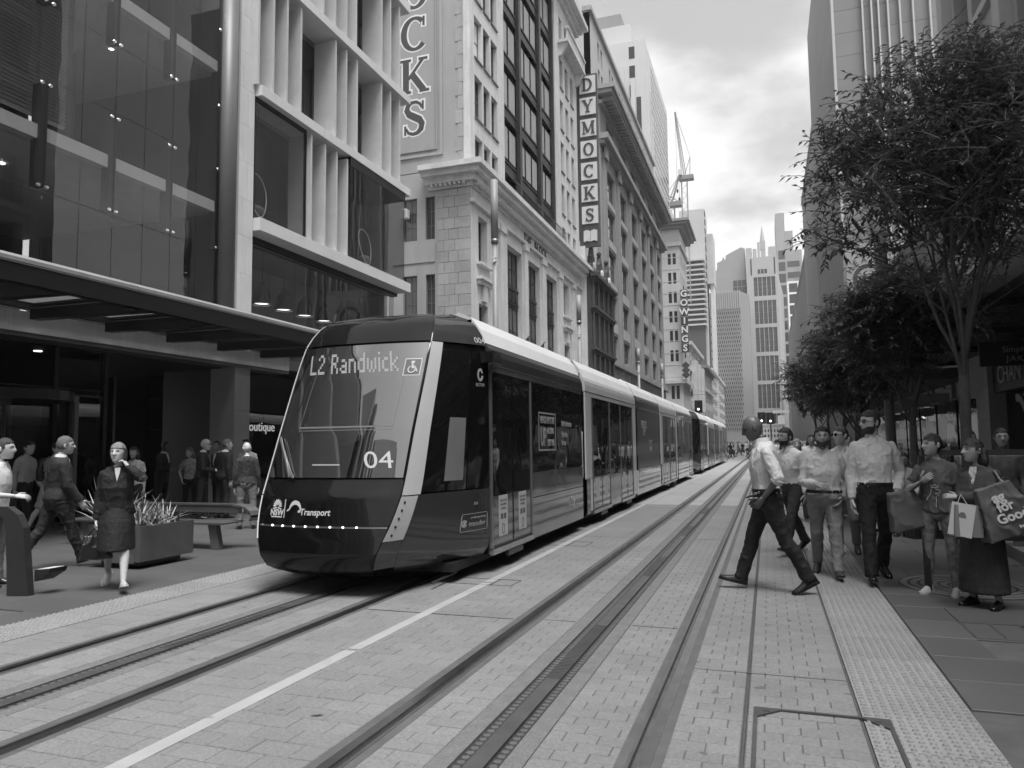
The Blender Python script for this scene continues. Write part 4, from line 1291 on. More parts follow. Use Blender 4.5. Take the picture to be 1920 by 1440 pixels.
# ================================================================ further row on the left
def plain_block(name, label, x0, x1, y0, y1, h, mat, win, cols, rows, z0=3.5, ww=0.5, hh=0.55, cornice=0.8, front=True, side=True, group=None, cm=None, stuffwin=True):
    t = thing(name, label, 'building', ((x0 + x1) / 2, (y0 + y1) / 2, 0), group)
    G().box(x0, x1, y0, y1, 0, h).build('wall', mat, t)
    if cornice:
        G().box(x0 - cornice * 0.3, x1 + cornice, y0 - cornice, y1, h + 0.003, h + 0.8).build('cornice', cm or mat, t)
        G().box(x0 - cornice * 0.1, x1 + cornice * 0.4, y0 - cornice * 0.4, y1, h - 0.6, h).build('cornice', cm or mat, t)
    w = G()
    def face_windows(u0, u1, fn, n):
        for i in range(n):
            a = u0 + (u1 - u0) * (i + 0.5 - ww / 2) / n; b = u0 + (u1 - u0) * (i + 0.5 + ww / 2) / n
            for k in range(rows):
                za = z0 + (h - 1.2 - z0) * (k + 0.5 - hh / 2) / rows; zb = z0 + (h - 1.2 - z0) * (k + 0.5 + hh / 2) / rows
                fn(a, b, za, zb)
    if side:
        face_windows(y0, y1, lambda a, b, c, d: w.box(x1 - 0.02, x1 + 0.012, a, b, c, d), cols[0])
    if front:
        face_windows(x0, x1, lambda a, b, c, d: w.box(a, b, y0 - 0.012, y0 + 0.02, c, d), cols[1])
    if w.v:
        w.build('windows', win, t, kind='stuff')
    return t
def ledges(t, x1, y0, y1, zs, mat, o=0.35):
    for z in zs:
        G().box(x1, x1 + o, y0, y1, z, z + 0.35).build('ledge', mat, t)
t = plain_block('shop_house', 'white narrow shop building with projecting bays directly beyond the GOWINGS sign', -34, -15.2, 160, 190, 22.5, MATS['far_white'], MATS['far_window'], (7, 5), 5, ww=0.4)
ledges(t, -15.2, 160, 190, (8, 12.5, 17), MATS['far_white'])
for k in range(3):
    G().box(-15.198, -13.9, 163 + 9 * k, 166.5 + 9 * k, 9, 19.5).build('bay_window', MATS['far_white'], t)
t = plain_block('shop_house', 'grey stone shop building with a deep cornice, second beyond the GOWINGS sign', -36, -15.0, 194.5, 226, 20.8, MATS['far_stone'], MATS['far_window'], (6, 5), 4, ww=0.45, cornice=1.3, cm=MATS['far_grey'])
ledges(t, -15.0, 194.5, 226, (6, 15), MATS['far_stone'], 0.6)
t = plain_block('shop_house', 'bright white long block with many small windows, third beyond the GOWINGS sign', -38, -15.4, 230, 312, 23.5, MATS['far_white'], MATS['far_window'], (20, 6), 6, ww=0.5, cornice=0.6)
t = plain_block('shop_house', 'low pale stepped building at the left end of the street, beneath the honeycomb tower', -30, -14.6, 316, 352, 13.2, MATS['far_white'], MATS['far_window'], (6, 3), 2, ww=0.3, cornice=0.5)
plain_block('street_awning_house', 'dark low shopfront with an awning at the far left end of the street', -30, -12.5, 356, 380, 6.0, MATS['far_grey'], MATS['far_window'], (5, 3), 1, ww=0.8, cornice=1.0)

# ================================================================ distant towers
TT = thing('tower', 'very tall pale office tower with a windowed street side, behind the grey office block', 'tower', (-30, 168, 0))
G().box(-48, -21.3, 150, 187, 0, 86.5).build('wall', M('tower_pale', 0.55, rough=0.7, var=0.06, scale=0.1, streak=0.06), TT)
G().box(-46, -24.5, 152, 180, 86.5, 91.5).build('roof_storey', MATS['tower_pale'], TT)
G().box(-42, -27, 155, 172, 91.5, 96).build('roof_plant', MATS['far_grey'], TT)
w = G()
for k in range(32):
    z = 26 + k * 1.85
    for i in range(9):
        y = 158.5 + i * 3.1
        w.box(-21.31, -21.27, y, y + 2.5, z, z + 1.15)
for k in range(15):
    for i in range(6):
        x = -47.2 + i * 2.2
        w.box(x, x + 1.5, 149.96, 149.99, 30 + k * 3.6, 32 + k * 3.6)
w.build('windows', MATS['far_window'], TT, kind='stuff')
for i in range(5):
    x = -33.5 + i * 2.3
    G().box(x, x + 0.9, 149.4, 149.998, 20, 78 + (i % 2) * 3).build('fin', MATS['tower_pale'], TT)
    G().box(x + 1.05, x + 2.0, 149.93, 149.998, 20, 74).build('window_strip', MATS['far_window'], TT)
for i in range(4):
    G().box(-24.6, -23.4, 149.95, 149.998, 70 + i * 4.2, 72.6 + i * 4.2).build('window', MATS['far_window'], TT)
for i in range(3):
    G().box(-21.299, -20.7, 150.2 + i * 2.4, 151.3 + i * 2.4, 20, 80 - 4 * i).build('fin', MATS['tower_pale'], TT)
g = G(); g.tube([(-29.5 + 2.2 * cos(a * pi / 12), 149.2, 71 + 1.1 * sin(a * pi / 12)) for a in range(25)], 0.16, 6); g.tube([(-29.5 + 2.2 * cos(a * pi / 12), 149.2, 70 + 1.1 * sin(a * pi / 12)) for a in range(25)], 0.1, 6)
g.build('ring_emblem', MATS['far_grey'], TT, kind='stuff')

# construction tower
CT = thing('tower', 'half-built concrete tower with wrapped upper floors beside the cranes', 'tower', (-20, 256, 0))
G().box(-25.5, -17.3, 250, 262, 0, 80).build('wrapped_core', M('mesh_wrap', 0.5, rough=0.9, var=0.1, scale=0.2), CT)
G().box(-17.2, -15.0, 253, 264, 55, 72).build('wrapped_core', MATS['mesh_wrap'], CT)
G().box(-16.3, -15.2, 254, 262, 0, 55).build('lift_shaft', MATS['far_white'], CT)
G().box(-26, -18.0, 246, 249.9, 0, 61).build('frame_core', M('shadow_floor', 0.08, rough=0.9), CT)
for k in range(14):
    z = 40 + k * 1.65
    G().box(-26.3, -17.4, 245.2, 249.95, z, z + 0.5).build('floor_slab', MATS['far_stone'], CT)
for k in range(9):
    z = 54 + k * 3.0
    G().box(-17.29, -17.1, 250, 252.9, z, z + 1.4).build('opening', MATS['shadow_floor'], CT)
# cranes
def crane(name, label, x, y, z0, z1, jib, back, hook):
    t = thing('tower_crane', label, 'crane', (x, y, z0))
    m = G(); w_ = 0.75
    for sx in (-1, 1):
        for sy in (-1, 1):
            m.box(x + sx * w_ - 0.1, x + sx * w_ + 0.1, y + sy * w_ - 0.1, y + sy * w_ + 0.1, z0, z1)
    z = z0; k = 0
    while z < z1 - 1.5:
        s = 1 if k % 2 else -1
        m.cyl((x - s * w_, y - w_, z), (x + s * w_, y - w_, z + 1.5), 0.07, n=4); m.cyl((x - w_, y - s * w_, z), (x - w_, y + s * w_, z + 1.5), 0.07, n=4)
        z += 1.5; k += 1
    m.build('mast', M('crane_paint', 0.34, rough=0.6), t, kind='stuff')
    G().box(x - 1.3, x + 2.6, y - 1.2, y + 1.2, z1, z1 + 1.1).build('machinery_deck', MATS['far_grey'], t)
    G().box(x - 1.4, x - 0.4, y - 1.9, y - 0.9, z1 + 1.1, z1 + 2.6).build('cab', MATS['far_white'], t)
    j = G(); A_ = Vector((x, y, z1 + 1.5)); B_ = Vector(jib)
    off = [(0.55, 0.3), (-0.55, 0.3), (0, -0.5)]
    n = 16
    for ox, oz in off:
        j.cyl(A_ + Vector((ox, 0, oz)), B_ + Vector((ox * 0.3, 0, oz * 0.3)), 0.1, n=4)
    for k in range(n):
        p = A_.lerp(B_, k / n); q = A_.lerp(B_, (k + 1) / n); s = 1 - 0.7 * k / n
        for e in range(3):
            o1 = off[(k + e) % 3]; o2 = off[(k + e + 1) % 3]
            j.cyl(p + Vector((o1[0] * s, 0, o1[1] * s)), q + Vector((o2[0] * s, 0, o2[1] * s)), 0.05, n=4)
    j.build('jib', MATS['crane_paint'], t, kind='stuff')
    P_ = Vector(back)
    a = G(); a.cyl(A_ + Vector((1.6, 0, 0)), P_, 0.12, n=5); a.cyl(A_ + Vector((0.2, 0, 0)), P_, 0.1, n=5); a.build('a_frame', MATS['crane_paint'], t)
    G().cyl(P_, B_, 0.05, n=4).build('pendant_cable', MATS['metal_dark'], t)
    G().cyl(B_, (B_[0], B_[1], hook), 0.035, n=4).build('hoist_cable', MATS['metal_dark'], t)
    G().sphere((B_[0], B_[1], hook), (0.3, 0.2, 0.6), 6, 4).build('hook', MATS['metal_dark'], t)
crane('tower_crane', 'pale luffing tower crane with its jib steeply raised against the clouds', -19.2, 205, 40, 74.5, (-20.9, 203, 93.5), (-17.4, 205, 81), 71)
crane('tower_crane', 'small luffing crane with a short jib, low behind the grey block cornice', -21.2, 190, 44, 62.5, (-19.0, 189, 70), (-22.5, 190, 66), 64)

HC = thing('tower', 'slab tower with a honeycomb grid of tiny windows and ribbed top closing the street', 'tower', (-16, 315, 0))
G().box(-27.8, -8.0, 300, 330, 0, 61).build('wall', M('hc_wall', 0.26, rough=0.75, var=0.06, scale=0.2), HC)
G().box(-32.5, -27.81, 301, 330, 0, 60.8).build('side_wing', M('hc_pale', 0.42, rough=0.75, var=0.06, scale=0.2), HC)
G().hexa([(-7.99, 300.2, 0), (-5.0, 306, 0), (-5.0, 330, 0), (-7.99, 330, 0), (-7.99, 300.2, 61), (-5.0, 306, 60.5), (-5.0, 330, 60.5), (-7.99, 330, 61)]).build('corner_return', MATS['hc_wall'], HC)
for k in range(24):
    x = -27.4 + k * 0.82
    G().box(x, x + 0.36, 299.5, 299.998, 54.2, 61.4).build('rib', MATS['hc_pale'], HC)
w = G(); q = G()
for r in range(29):
    z = 6.5 + r * 1.63
    for k in range(24):
        x = -27.4 + k * 0.81 + (0.4 if r % 2 else 0)
        if x + 0.5 < -8.1:
            w.box(x, x + 0.36, 299.93, 299.998, z, z + 0.95)
            q.box(x - 0.13, x - 0.03, 299.72, 299.998, z - 0.12, z + 1.07)
w.build('windows', MATS['far_window'], HC, kind='stuff'); q.build('hoods', MATS['hc_pale'], HC, kind='stuff')

GT = thing('tower', 'pale grid-fronted tower with a stepped crown and small spire closing the street', 'tower', (0, 355, 0))
m_gt = M('gt_wall', 0.40, rough=0.75, var=0.05, scale=0.2)
FT = Face(-6.2, 340, (1, 0), (0, -1))
gcol = [(2.9 + 1.85 * k, 4.55 + 1.85 * k) for k in range(5)]
grw = [(8, 14.5), (16.5, 27), (28.6, 39.5), (41.2, 52), (53.6, 64), (66, 74.5)]
wall(FT, 0, 13.0, 0, 83.5, grid(gcol, grw), m_gt, GT, d0=-0.8)
for h in grid(gcol, grw):
    window(FT, h[0], h[1], h[2], h[3], GT, m_gt, MATS['far_glass'], 1, 4, depth=-0.5, bar=0.05)
for k in range(3):
    g = G(); FT.box(g, 4.8 + 1.4 * k, 5.9 + 1.4 * k, 76, 78, 0.01, 0.03); g.build('window', MATS['far_window'], GT)
for u in (2.1, 11.9):
    g = G(); FT.box(g, u - 0.3, u + 0.3, 75.5, 83.0, 0.01, 0.03); g.build('window', MATS['far_window'], GT)
G().box(-6.2, 6.79, 340.82, 370, 0, 83.4).build('core', m_gt, GT)
G().hexa([(6.81, 340.5, 0), (9.2, 352, 0), (9.2, 370, 0), (6.81, 370, 0), (6.81, 340.5, 76), (9.2, 352, 68), (9.2, 370, 68), (6.81, 370, 76)]).build('side_wall', MATS['hc_pale'], GT)
for (x0, x1, z) in ((-6.1, -3.6, 88.2), (-3.2, -1.6, 87.6), (3.4, 6.6, 88.0), (0.2, 2.2, 87.2), (-1.2, -0.2, 90.5)):
    G().box(x0, x1, 341, 350, 83.5, z).build('crown_block', m_gt, GT)
G().box(-0.1, 2.2, 340.9, 343, 87.2, 91).build('spire_base', m_gt, GT)
G().cyl((1.05, 342, 91), (1.05, 342, 98), 1.1, 0.05, 8).build('spire', m_gt, GT)
# glass wing on its left
ST = thing('tower', 'glass and stone stepped tower with rising rooflines, left of the spired tower', 'tower', (-13, 360, 0))
m_st = M('st_wall', 0.30, rough=0.7, var=0.05, scale=0.2)
G().box(-20.8, -6.6, 345, 375, 0, 77).build('wall', m_st, ST)
prof = [(-20.8, 77), (-6.6, 77), (-6.6, 89.5), (-8.3, 90.2), (-10.5, 89.2), (-15.0, 87.0), (-15.3, 84.5), (-16.0, 86.6), (-16.8, 84.8), (-18.9, 84.0), (-19.1, 80.6), (-20.8, 79.8)]
G().prism(prof, 0, 14, lambda x, y, h: (x, 346 + h, y)).build('roof_steps', m_st, ST)
for i in range(6):
    for k in range(12):
        x = -18.0 + i * 1.95; z = 38 + k * 3.1
        if z > 60 + i * 2.5 and i < 3: continue
        G().box(x, x + 1.7, 344.93, 344.998, z, z + 2.8).build('window', MATS['far_glass'], ST)
FLT = thing('tower', 'slender twin-slab tower, tallest at the end of the street, right of the spired tower', 'tower', (13, 430, 0))
m_fl = M('fl_wall', 0.34, rough=0.7, var=0.05, scale=0.2)
G().box(8.4, 13.0, 420, 450, 0, 126).build('slab_tower', m_fl, FLT)
G().box(13.01, 17.0, 421, 448, 0, 116).build('slab_tower', m_fl, FLT)
G().box(15, 21.3, 424, 452, 0, 106).build('lower_tower', m_fl, FLT)
G().box(5.8, 8.39, 424, 450, 0, 106).build('lower_tower', m_fl, FLT)
for k in range(12):
    G().box(9.2, 12.6, 419.93, 419.998, 30 + k * 6.4, 34.9 + k * 6.4).build('window_band', MATS['far_glass'], FLT)
    G().box(13.6, 19.8, 420.9, 420.998, 30 + k * 6.0, 33.2 + k * 6.0).build('window_band', MATS['far_glass'], FLT)
WF = thing('tower', 'low tower with bright white square frames between the spired tower and the trees', 'tower', (15, 365, 0))
m_wf = M('wf_white', 0.8, rough=0.6, var=0.04)
G().box(11.0, 15.7, 352, 372, 0, 72.5).build('wall', MATS['far_glass'], WF)
for k in range(15):
    G().box(10.9, 15.9, 351.5, 351.998, 3 + k * 5.0, 3.9 + k * 5.0).build('floor_frame', m_wf, WF)
for x in (10.9, 15.2):
    G().box(x, x + 0.7, 351.4, 351.498, 0, 73.5).build('upright_frame', m_wf, WF)

# ================================================================ right side
RT = thing('tower', 'tall right-hand tower with light vertical fins on its side wall, behind the nearest tree', 'tower', (14, 80, 0))
M('tower_panel', 0.22, rough=0.55, var=0.08, scale=0.4, rand=0.05)
M('tower_shade', 0.2, rough=0.5, var=0.08, scale=0.4, rand=0.04)
G().box(6.52, 30, 64.22, 94, 0, 50.8).build('core', MATS['interior'], RT)
xs = [6.5, 8.62, 9.28, 9.79, 10.48, 11.33, 12.27, 13.47, 15.2, 17.5, 20]
zz = [0 + 1.95 * k for k in range(27)]
for i in range(len(xs) - 1):
    for za, zb in zip(zz[4:-1], zz[5:]):
        G().box(xs[i] + 0.012, xs[i + 1] - 0.012, 64.1, 64.2, za + 0.012, zb - 0.012).build('wall_panel', MATS['tower_panel'], RT)
for x in xs[1:8]:
    G().box(x - 0.06, x + 0.06, 63.7, 64.09, 8, 50.7).build('fin', M('fin_pale', 0.5, rough=0.5, var=0.05), RT)
G().box(6.30, 6.49, 63.9, 64.3, 5, 50.7).build('corner_trim', MATS['fin_pale'], RT)
for k in range(8):
    ya = 64.4 + k * 3.6
    for za, zb in zip(zz[4:-1:2], zz[6::2]):
        G().box(6.40, 6.50, ya + 0.012, ya + 3.588, za + 0.012, min(zb, 45.2 + 5.4) - 0.012).build('street_panel', MATS['tower_shade'], RT)
# round banner sign on the side wall
BN = thing('banner', 'pale banner with a round HEALTH emblem, half hidden by leaves on the right-hand tower', 'banner', (7.2, 63.6, 14.4))
G().box(6.4, 10.6, 63.3, 63.4, 11.0, 17.2).build('cloth', M('banner_grey', 0.32, rough=0.7, var=0.05), BN)
def ring_mesh(cx_, cz_, y, r0, r1, n=32, a0=0, a1=2 * pi, d=0.02):
    g = G()
    for i in range(n):
        a = a0 + (a1 - a0) * i / n; b = a0 + (a1 - a0) * (i + 1) / n
        g.prism([(cx_ + r0 * cos(a), cz_ + r0 * sin(a)), (cx_ + r1 * cos(a), cz_ + r1 * sin(a)), (cx_ + r1 * cos(b), cz_ + r1 * sin(b)), (cx_ + r0 * cos(b), cz_ + r0 * sin(b))], 0, d, lambda x, z, h: (x, y - h, z))
    return g
ring_mesh(8.0, 14.4, 63.3, 0.85, 1.15).build('emblem_ring', MATS['letter_dark'], BN)
put_text('H', 'emblem_letter', MATS['letter_dark'], BN, (8.0, 63.28, 14.4), (1, 0, 0), (0, 0, 1), 1.3, 0.02)
for i, ch in enumerate('HEALTH'):
    a = radians(150 - i * 24)
    put_text(ch, 'emblem_letter', MATS['letter_dark'], BN, (8.0 + 1.5 * cos(a), 63.28, 14.4 + 1.5 * sin(a)), (sin(a), 0, -cos(a)), (cos(a), 0, sin(a)), 0.62, 0.02)
plain_block('tower', 'dark narrow building peeking out beyond the right-hand tower', 6.8, 20, 96, 128, 40.5, MATS['tower_shade'], MATS['far_window'], (0, 6), 8, side=False, cornice=0.4)
# slanting louvres low on the street side of the tower
LV = thing('building', 'street front of slanting metal blades beyond the first trees on the right', 'building', (7, 105, 0))
for k in range(9):
    y = 97 + k * 2.6
    G().hexa([(6.6, y, 12), (6.78, y, 12), (6.78, y + 0.4, 12), (6.6, y + 0.4, 12), (6.6, y + 3.2, 30), (6.78, y + 3.2, 30), (6.78, y + 3.6, 30), (6.6, y + 3.6, 30)]).build('blade', MATS['fin_pale'], LV)
G().box(6.65, 6.75, 96.5, 127, 11.5, 12).build('ledge', MATS['metal_grey'], LV)

# nearest building on the right: brown stone grid with deep dark windows
RB = thing('building', 'stone-gridded building with deep dark windows above shops, at the right edge', 'building', (12, 14, 0))
M('brown_stone', 0.34, rough=0.7, var=0.10, scale=0.8, streak=0.1)
M('brown_stone_plain', 0.42, rough=0.7, var=0.10, scale=0.8, streak=0.1)
FR_ = Face(6.5, 29, (0, -1), (-1, 0))   # runs back past the camera
cols = [(1.5 + 2.05 * i + (i // 2) * 1.9, 3.1 + 2.05 * i + (i // 2) * 1.9) for i in range(14)]
cols = [c for c in cols if c[1] < 27]
rws = [(7.2 + 3.6 * k, 9.9 + 3.6 * k) for k in range(6)]
wall(FR_, 0, 27, 5.6, 29, grid(cols, rws), MATS['brown_stone'], RB, d0=-0.7)
for h in grid(cols, rws):
    window(FR_, h[0], h[1], h[2], h[3], RB, MATS['metal_dark'], MATS['pane_dark'], 1, 1, depth=-0.6, bar=0.07)
for i, c in enumerate(cols):
    if i % 2 == 0:
        g = G(); FR_.box(g, c[0] - 1.0, c[0] - 0.35, 5.6, 29, 0.002, 0.3); g.build('pier', MATS['brown_stone_plain'], RB)
for z0_, z1_ in rws:
    g = G(); FR_.box(g, 0.3, 27, z0_ - 0.36, z0_ - 0.1, 0.002, 0.16); g.build('sill_band', MATS['brown_stone_plain'], RB)
G().box(7.3, 26, 2.02, 28.9, 0, 28.8).build('core', MATS['interior_dark'], RB)
G().box(6.5, 26, 28.95, 29.3, 5.6, 29).build('side_wall', MATS['brown_stone_plain'], RB)
# ground floor shops
for ya, yb in ((26.0, 27.4), (20.8, 21.6), (15.8, 16.6), (10.8, 11.6), (5.6, 6.4)):
    for za, zb in ((0, 1.2), (1.21, 2.2), (2.21, 3.2), (3.21, 4.1)):
        G().box(6.4, 7.0, ya, yb, za, zb - 0.003).build('stone', MATS['brown_stone_plain'], RB)
for ya, yb in ((21.6, 26.0), (16.6, 20.8), (11.6, 15.8), (6.4, 10.8)):
    G().box(6.86, 6.88, ya, yb, 0.3, 3.0).build('shop_window', MATS['glass_shop'], RB)
    G().box(6.55, 6.9, ya + 0.003, yb - 0.003, 3.02, 3.95).build('sign_band', MATS['panel_dark'], RB)
    G().box(6.8, 6.95, ya, ya + 0.08, 0, 3.0).build('mullion', MATS['metal_black'], RB)
    G().box(6.7, 7.0, ya, yb, 0.0, 0.28).build('stall_riser', MATS['metal_black'], RB)
G().box(6.9, 7.29, 6, 27.5, 4.1, 5.59).build('bulkhead', MATS['panel_dark'], RB)
G().box(6.6, 7.28, 27.4, 28.9, 3.0, 5.59).build('sign_band', M('shop_sign_pale', 0.38, rough=0.6), RB)
G().box(7.1, 7.28, 27.4, 28.9, 0, 3.0).build('doorway', MATS['interior_dark'], RB)
put_text('CHAN', 'shop_lettering', M('lettering_grey', 0.5, rough=0.5), RB, (6.53, 24.35, 3.48), (0, -1, 0), (0, 0, 1), 0.75, 0.03)
ring_yz = G()
for i in range(20):
    a = radians(-100 + 200 * i / 20); b = radians(-100 + 200 * (i + 1) / 20)
    for_ = [(0.62 * cos(a), 0.75 * sin(a)), (0.82 * cos(a), 0.97 * sin(a)), (0.82 * cos(b), 0.97 * sin(b)), (0.62 * cos(b), 0.75 * sin(b))]
    ring_yz.prism(for_, 0, 0.01, lambda x, z, h: (6.85 - h, 24.9 - x, 1.95 + z))
ring_yz.build('window_decal', M('decal_grey', 0.30, rough=0.5), RB)
AW = thing('awning', 'dark street awning over the shops at the right edge, over pale shop lettering', 'awning', (5, 18, 4.2))
G().box(3.9, 6.88, 2, 31, 4.36, 4.52).build('soffit_panel', MATS['metal_dark'], AW)
G().box(3.72, 3.898, 2, 31, 4.1, 4.75).build('fascia', MATS['metal_dark'], AW)
for k in range(7):
    G().box(3.95, 6.85, 4 + 4.2 * k, 4.15 + 4.2 * k, 4.2, 4.355).build('joist', MATS['metal_black'], AW)
# hanging sign under the awning
HS = thing('hanging_sign', 'dark hanging shop sign with pale lettering below the awning at the right edge', 'sign', (5.5, 20.5, 3.4))
G().box(4.9, 6.2, 20.4, 20.5, 3.36, 3.95).build('board', MATS['metal_black'], HS)
put_text('JAK', 'lettering', MATS['shop_sign_pale'], HS, (5.62, 20.39, 3.52), (1, 0, 0), (0, 0, 1), 0.2, 0.02, spacing=1.2)
put_text('Simply', 'lettering', MATS['shop_sign_pale'], HS, (5.62, 20.39, 3.74), (1, 0, 0), (0, 0, 1), 0.2, 0.02)
for x in (5.05, 6.05):
    G().cyl((x, 20.45, 3.95), (x, 20.45, 4.36), 0.012, n=5).build('hanger', MATS['metal_grey'], HS)
# shops between the near building and the tower
PD = thing('building', 'low podium of shops under the trees between the right-hand tower and the near building', 'building', (10, 46, 0))
G().box(7.2, 24, 29.35, 64.0, 0, 12).build('wall', M('podium', 0.12, rough=0.6, var=0.15), PD)
G().box(4.2, 7.19, 31.2, 63.9, 3.9, 4.3).build('awning', MATS['metal_dark'], PD)
for k in range(9):
    ya = 29.8 + k * 3.8
    G().box(7.12, 7.198, ya, ya + 3.4, 0.3, 3.2).build('shop_window', MATS['pane_dark'], PD)
    G().box(7.05, 7.198, ya + 0.2, ya + 3.2, 3.3, 3.85).build('shop_sign', M('shop_sign_mid', 0.3 , rough=0.6), PD)
for k in range(9):
    y = 31 + k * 3.4
    G().box(5.2, 6.4, y, y + 0.05, 3.0, 3.35).build('shop_sign', MATS['shop_sign_pale'] if k % 3 == 0 else MATS['shop_sign_mid'], PD)
# further right-hand street wall
t = plain_block('building', 'right-hand street wall far down the road, hidden behind the row of trees', 7.4, 26, 130, 250, 34, MATS['far_grey'], MATS['far_window'], (26, 6), 8, side=False, cornice=0.3)
t = plain_block('building', 'farthest right-hand block closing the street below the white-framed tower', 9.0, 26, 255, 340, 26, MATS['far_stone'], MATS['far_window'], (10, 6), 6, side=False, cornice=0.3)
# street closing, low clutter at the far end
plain_block('building', 'low pale building closing the far end of the street below the spired tower', -4, 6, 338, 339.5, 9, MATS['far_white'], MATS['far_window'], (0, 8), 2, side=False, cornice=0.2)

# ================================================================ behind the camera (seen in the glass)
def back_block(label, x0, x1, y0, y1, h, mat, ny, nz, face):
    t = thing('building', label, 'building', ((x0 + x1) / 2, (y0 + y1) / 2, 0))
    G().box(x0, x1, y0, y1, 0, h).build('wall', mat, t)
    w = G(); xx = x1 if face > 0 else x0
    for i in range(ny):
        for k in range(nz):
            y = y0 + (y1 - y0) * (i + 0.22) / ny; z = 5 + (h - 6) * (k + 0.2) / nz
            w.box(xx - 0.03, xx + 0.03, y, y + (y1 - y0) * 0.56 / ny, z, z + (h - 6) * 0.6 / nz)
    w.build('windows', MATS['pane_dark'], t, kind='stuff')
    for i in range(ny * 2):
        y = y0 + (y1 - y0) * (i + 0.02) / (ny * 2)
        G().box(xx, xx + face * 0.7, y, y + 0.5, 0, h).build('pier', MATS['far_white'] if i % 3 == 0 else mat, t)  # added pale and dark piers, shaped to streak the windscreen reflection
    return t
back_block('grey gridded office building reflected in the tram windscreen, left side of the street behind', -34, -15, -40, -9.5, 23, MATS['grey_stone'], 9, 6, 1)
back_block('tall pale tower reflected in the tram windscreen, farther back on the left', -40, -15, -95, -58, 62, MATS['far_stone'], 12, 17, 1)
back_block('stone office building reflected in shop glass, right side of the street behind', 6.5, 26, -70, 1.98, 15, MATS['brown_stone'], 16, 4, -1)
# ================================================================ street furniture
def light_pole(x, y, ztop, zm, r, label):
    t = thing('light_pole', label, 'street light', (x, y, 0), 'grey light poles along the left pavement')
    G().cyl((x, y, 0), (x, y, zm), r * 0.82, r * 0.72, 16).build('lower_shaft', M('pole_grey', 0.26, rough=0.5, var=0.1, streak=0.1), t, smooth=True)
    G().cyl((x, y, zm), (x, y, zm + 0.14), r * 1.02, n=16).build('collar', MATS['metal_grey'], t, smooth=True)
    G().cyl((x, y, zm + 0.14), (x, y, ztop), r, r, 16).build('upper_shaft', MATS['pole_grey'], t, smooth=True)
    for dz in (-0.5, -0.62):
        G().cyl((x + 0.02, y - r * 0.3, zm + dz), (x + 0.02, y - r * 1.05, zm + dz), 0.06, n=8).build('spotlight', MATS['sign_white'], t)
    G().cyl((x, y, 0), (x, y, 0.12), r * 1.5, r * 1.5, 16).build('base_plate', MATS['metal_dark'], t)
light_pole(-8.5, 23.1, 10.65, 8.45, 0.125, 'thick grey light pole rising above the tram roof, in front of the sandstone corner')
light_pole(-8.5, 34.9, 8.9, 7.5, 0.12, 'second light pole above the tram, beside the book sign')
light_pole(-8.5, 52.5, 8.4, 7.35, 0.12, 'third light pole above the tram, before the grey office block')
light_pole(-8.5, 65.0, 8.6, 7.4, 0.12, 'fourth light pole above the tram, near the far end of the grey block')
light_pole(-8.5, 92.0, 8.6, 7.4, 0.12, 'fifth, most distant light pole, in front of the corner hotel')
# pole standing among the trees on the right
t = thing('light_pole', 'thick pale light pole among the tree crowns on the right', 'street light', (3.1, 22.0, 0))
G().cyl((3.1, 22, 0), (3.1, 22, 6.0), 0.12, 0.12, 16).build('lower_shaft', MATS['pole_grey'], t, smooth=True)
G().cyl((3.1, 22, 6.0), (3.1, 22, 8.6), 0.16, 0.16, 16).build('upper_shaft', MATS['pole_grey'], t, smooth=True)
G().cyl((3.15, 22, 6.3), (4.6, 22, 5.9), 0.03, n=6).build('arm', MATS['pole_grey'], t)
# span wires and brackets far down the street
sw_ = thing('catenary_bracket', 'thin horizontal bracket wires over the far street, right of the GOWINGS sign', 'cable', (-13, 150, 12))
for (x0, x1, y, z) in ((-14.9, -6.5, 150, 11.2), (-14.9, -7.5, 185, 11.4), (-15, -6, 225, 12)):
    G().cyl((x0, y, z), (x1, y, z + 0.1), 0.05, n=5).build('arm', MATS['metal_grey'], sw_)
    G().cyl((x0, y, z + 1.2), (x1 * 0.7 + x0 * 0.3, y, z + 0.1), 0.03, n=5).build('stay', MATS['metal_grey'], sw_)

def traffic_light(x, y, z, label, group='traffic lights at the far crossing'):
    t = thing('traffic_light', label, 'traffic light', (x, y, 0), group)
    G().cyl((x, y, 0), (x, y, z + 1.1), 0.07, n=8).build('pole', MATS['metal_grey'], t)
    hd = G().box(x - 0.28, x + 0.28, y - 0.3, y - 0.08, z, z + 1.0).build('signal_head', MATS['metal_black'], t)
    for k in range(3):
        G().cyl((x, y - 0.3, z + 0.2 + 0.3 * k), (x, y - 0.34, z + 0.2 + 0.3 * k), 0.11, n=10).build('lens', MATS['lit'] if k == 0 else MATS['pane_dark'], hd)
    G().box(x - 0.4, x + 0.4, y - 0.07, y - 0.04, z - 0.12, z + 1.12).build('backboard', MATS['metal_black'], t)
traffic_light(-6.6, 78, 4.9, 'traffic light above the second tram roof')
traffic_light(-0.55, 84, 3.75, 'traffic light right of the bald man head, left of a pair')
traffic_light(0.35, 84, 3.7, 'traffic light right of the bald man head, right of a pair')
# sign on a pole
t = thing('street_sign', 'small white sign panels on a thin pole behind the bald man head', 'sign', (1.2, 70, 0))
G().cyl((1.2, 70, 0), (1.2, 70, 5.2), 0.06, n=8).build('pole', MATS['sign_white'], t)
G().box(0.5, 1.9, 69.9, 69.93, 4.2, 4.45).build('panel', MATS['sign_white'], t)
G().box(0.9, 1.5, 69.9, 69.93, 3.2, 4.0).build('panel', MATS['sign_white'], t)

# ---- bench seats of bent dark steel on the left
M('bench_steel', 0.045, rough=0.45, var=0.2, metal=0.4)
M('bench_top', 0.22, rough=0.35, var=0.15, metal=0.6)
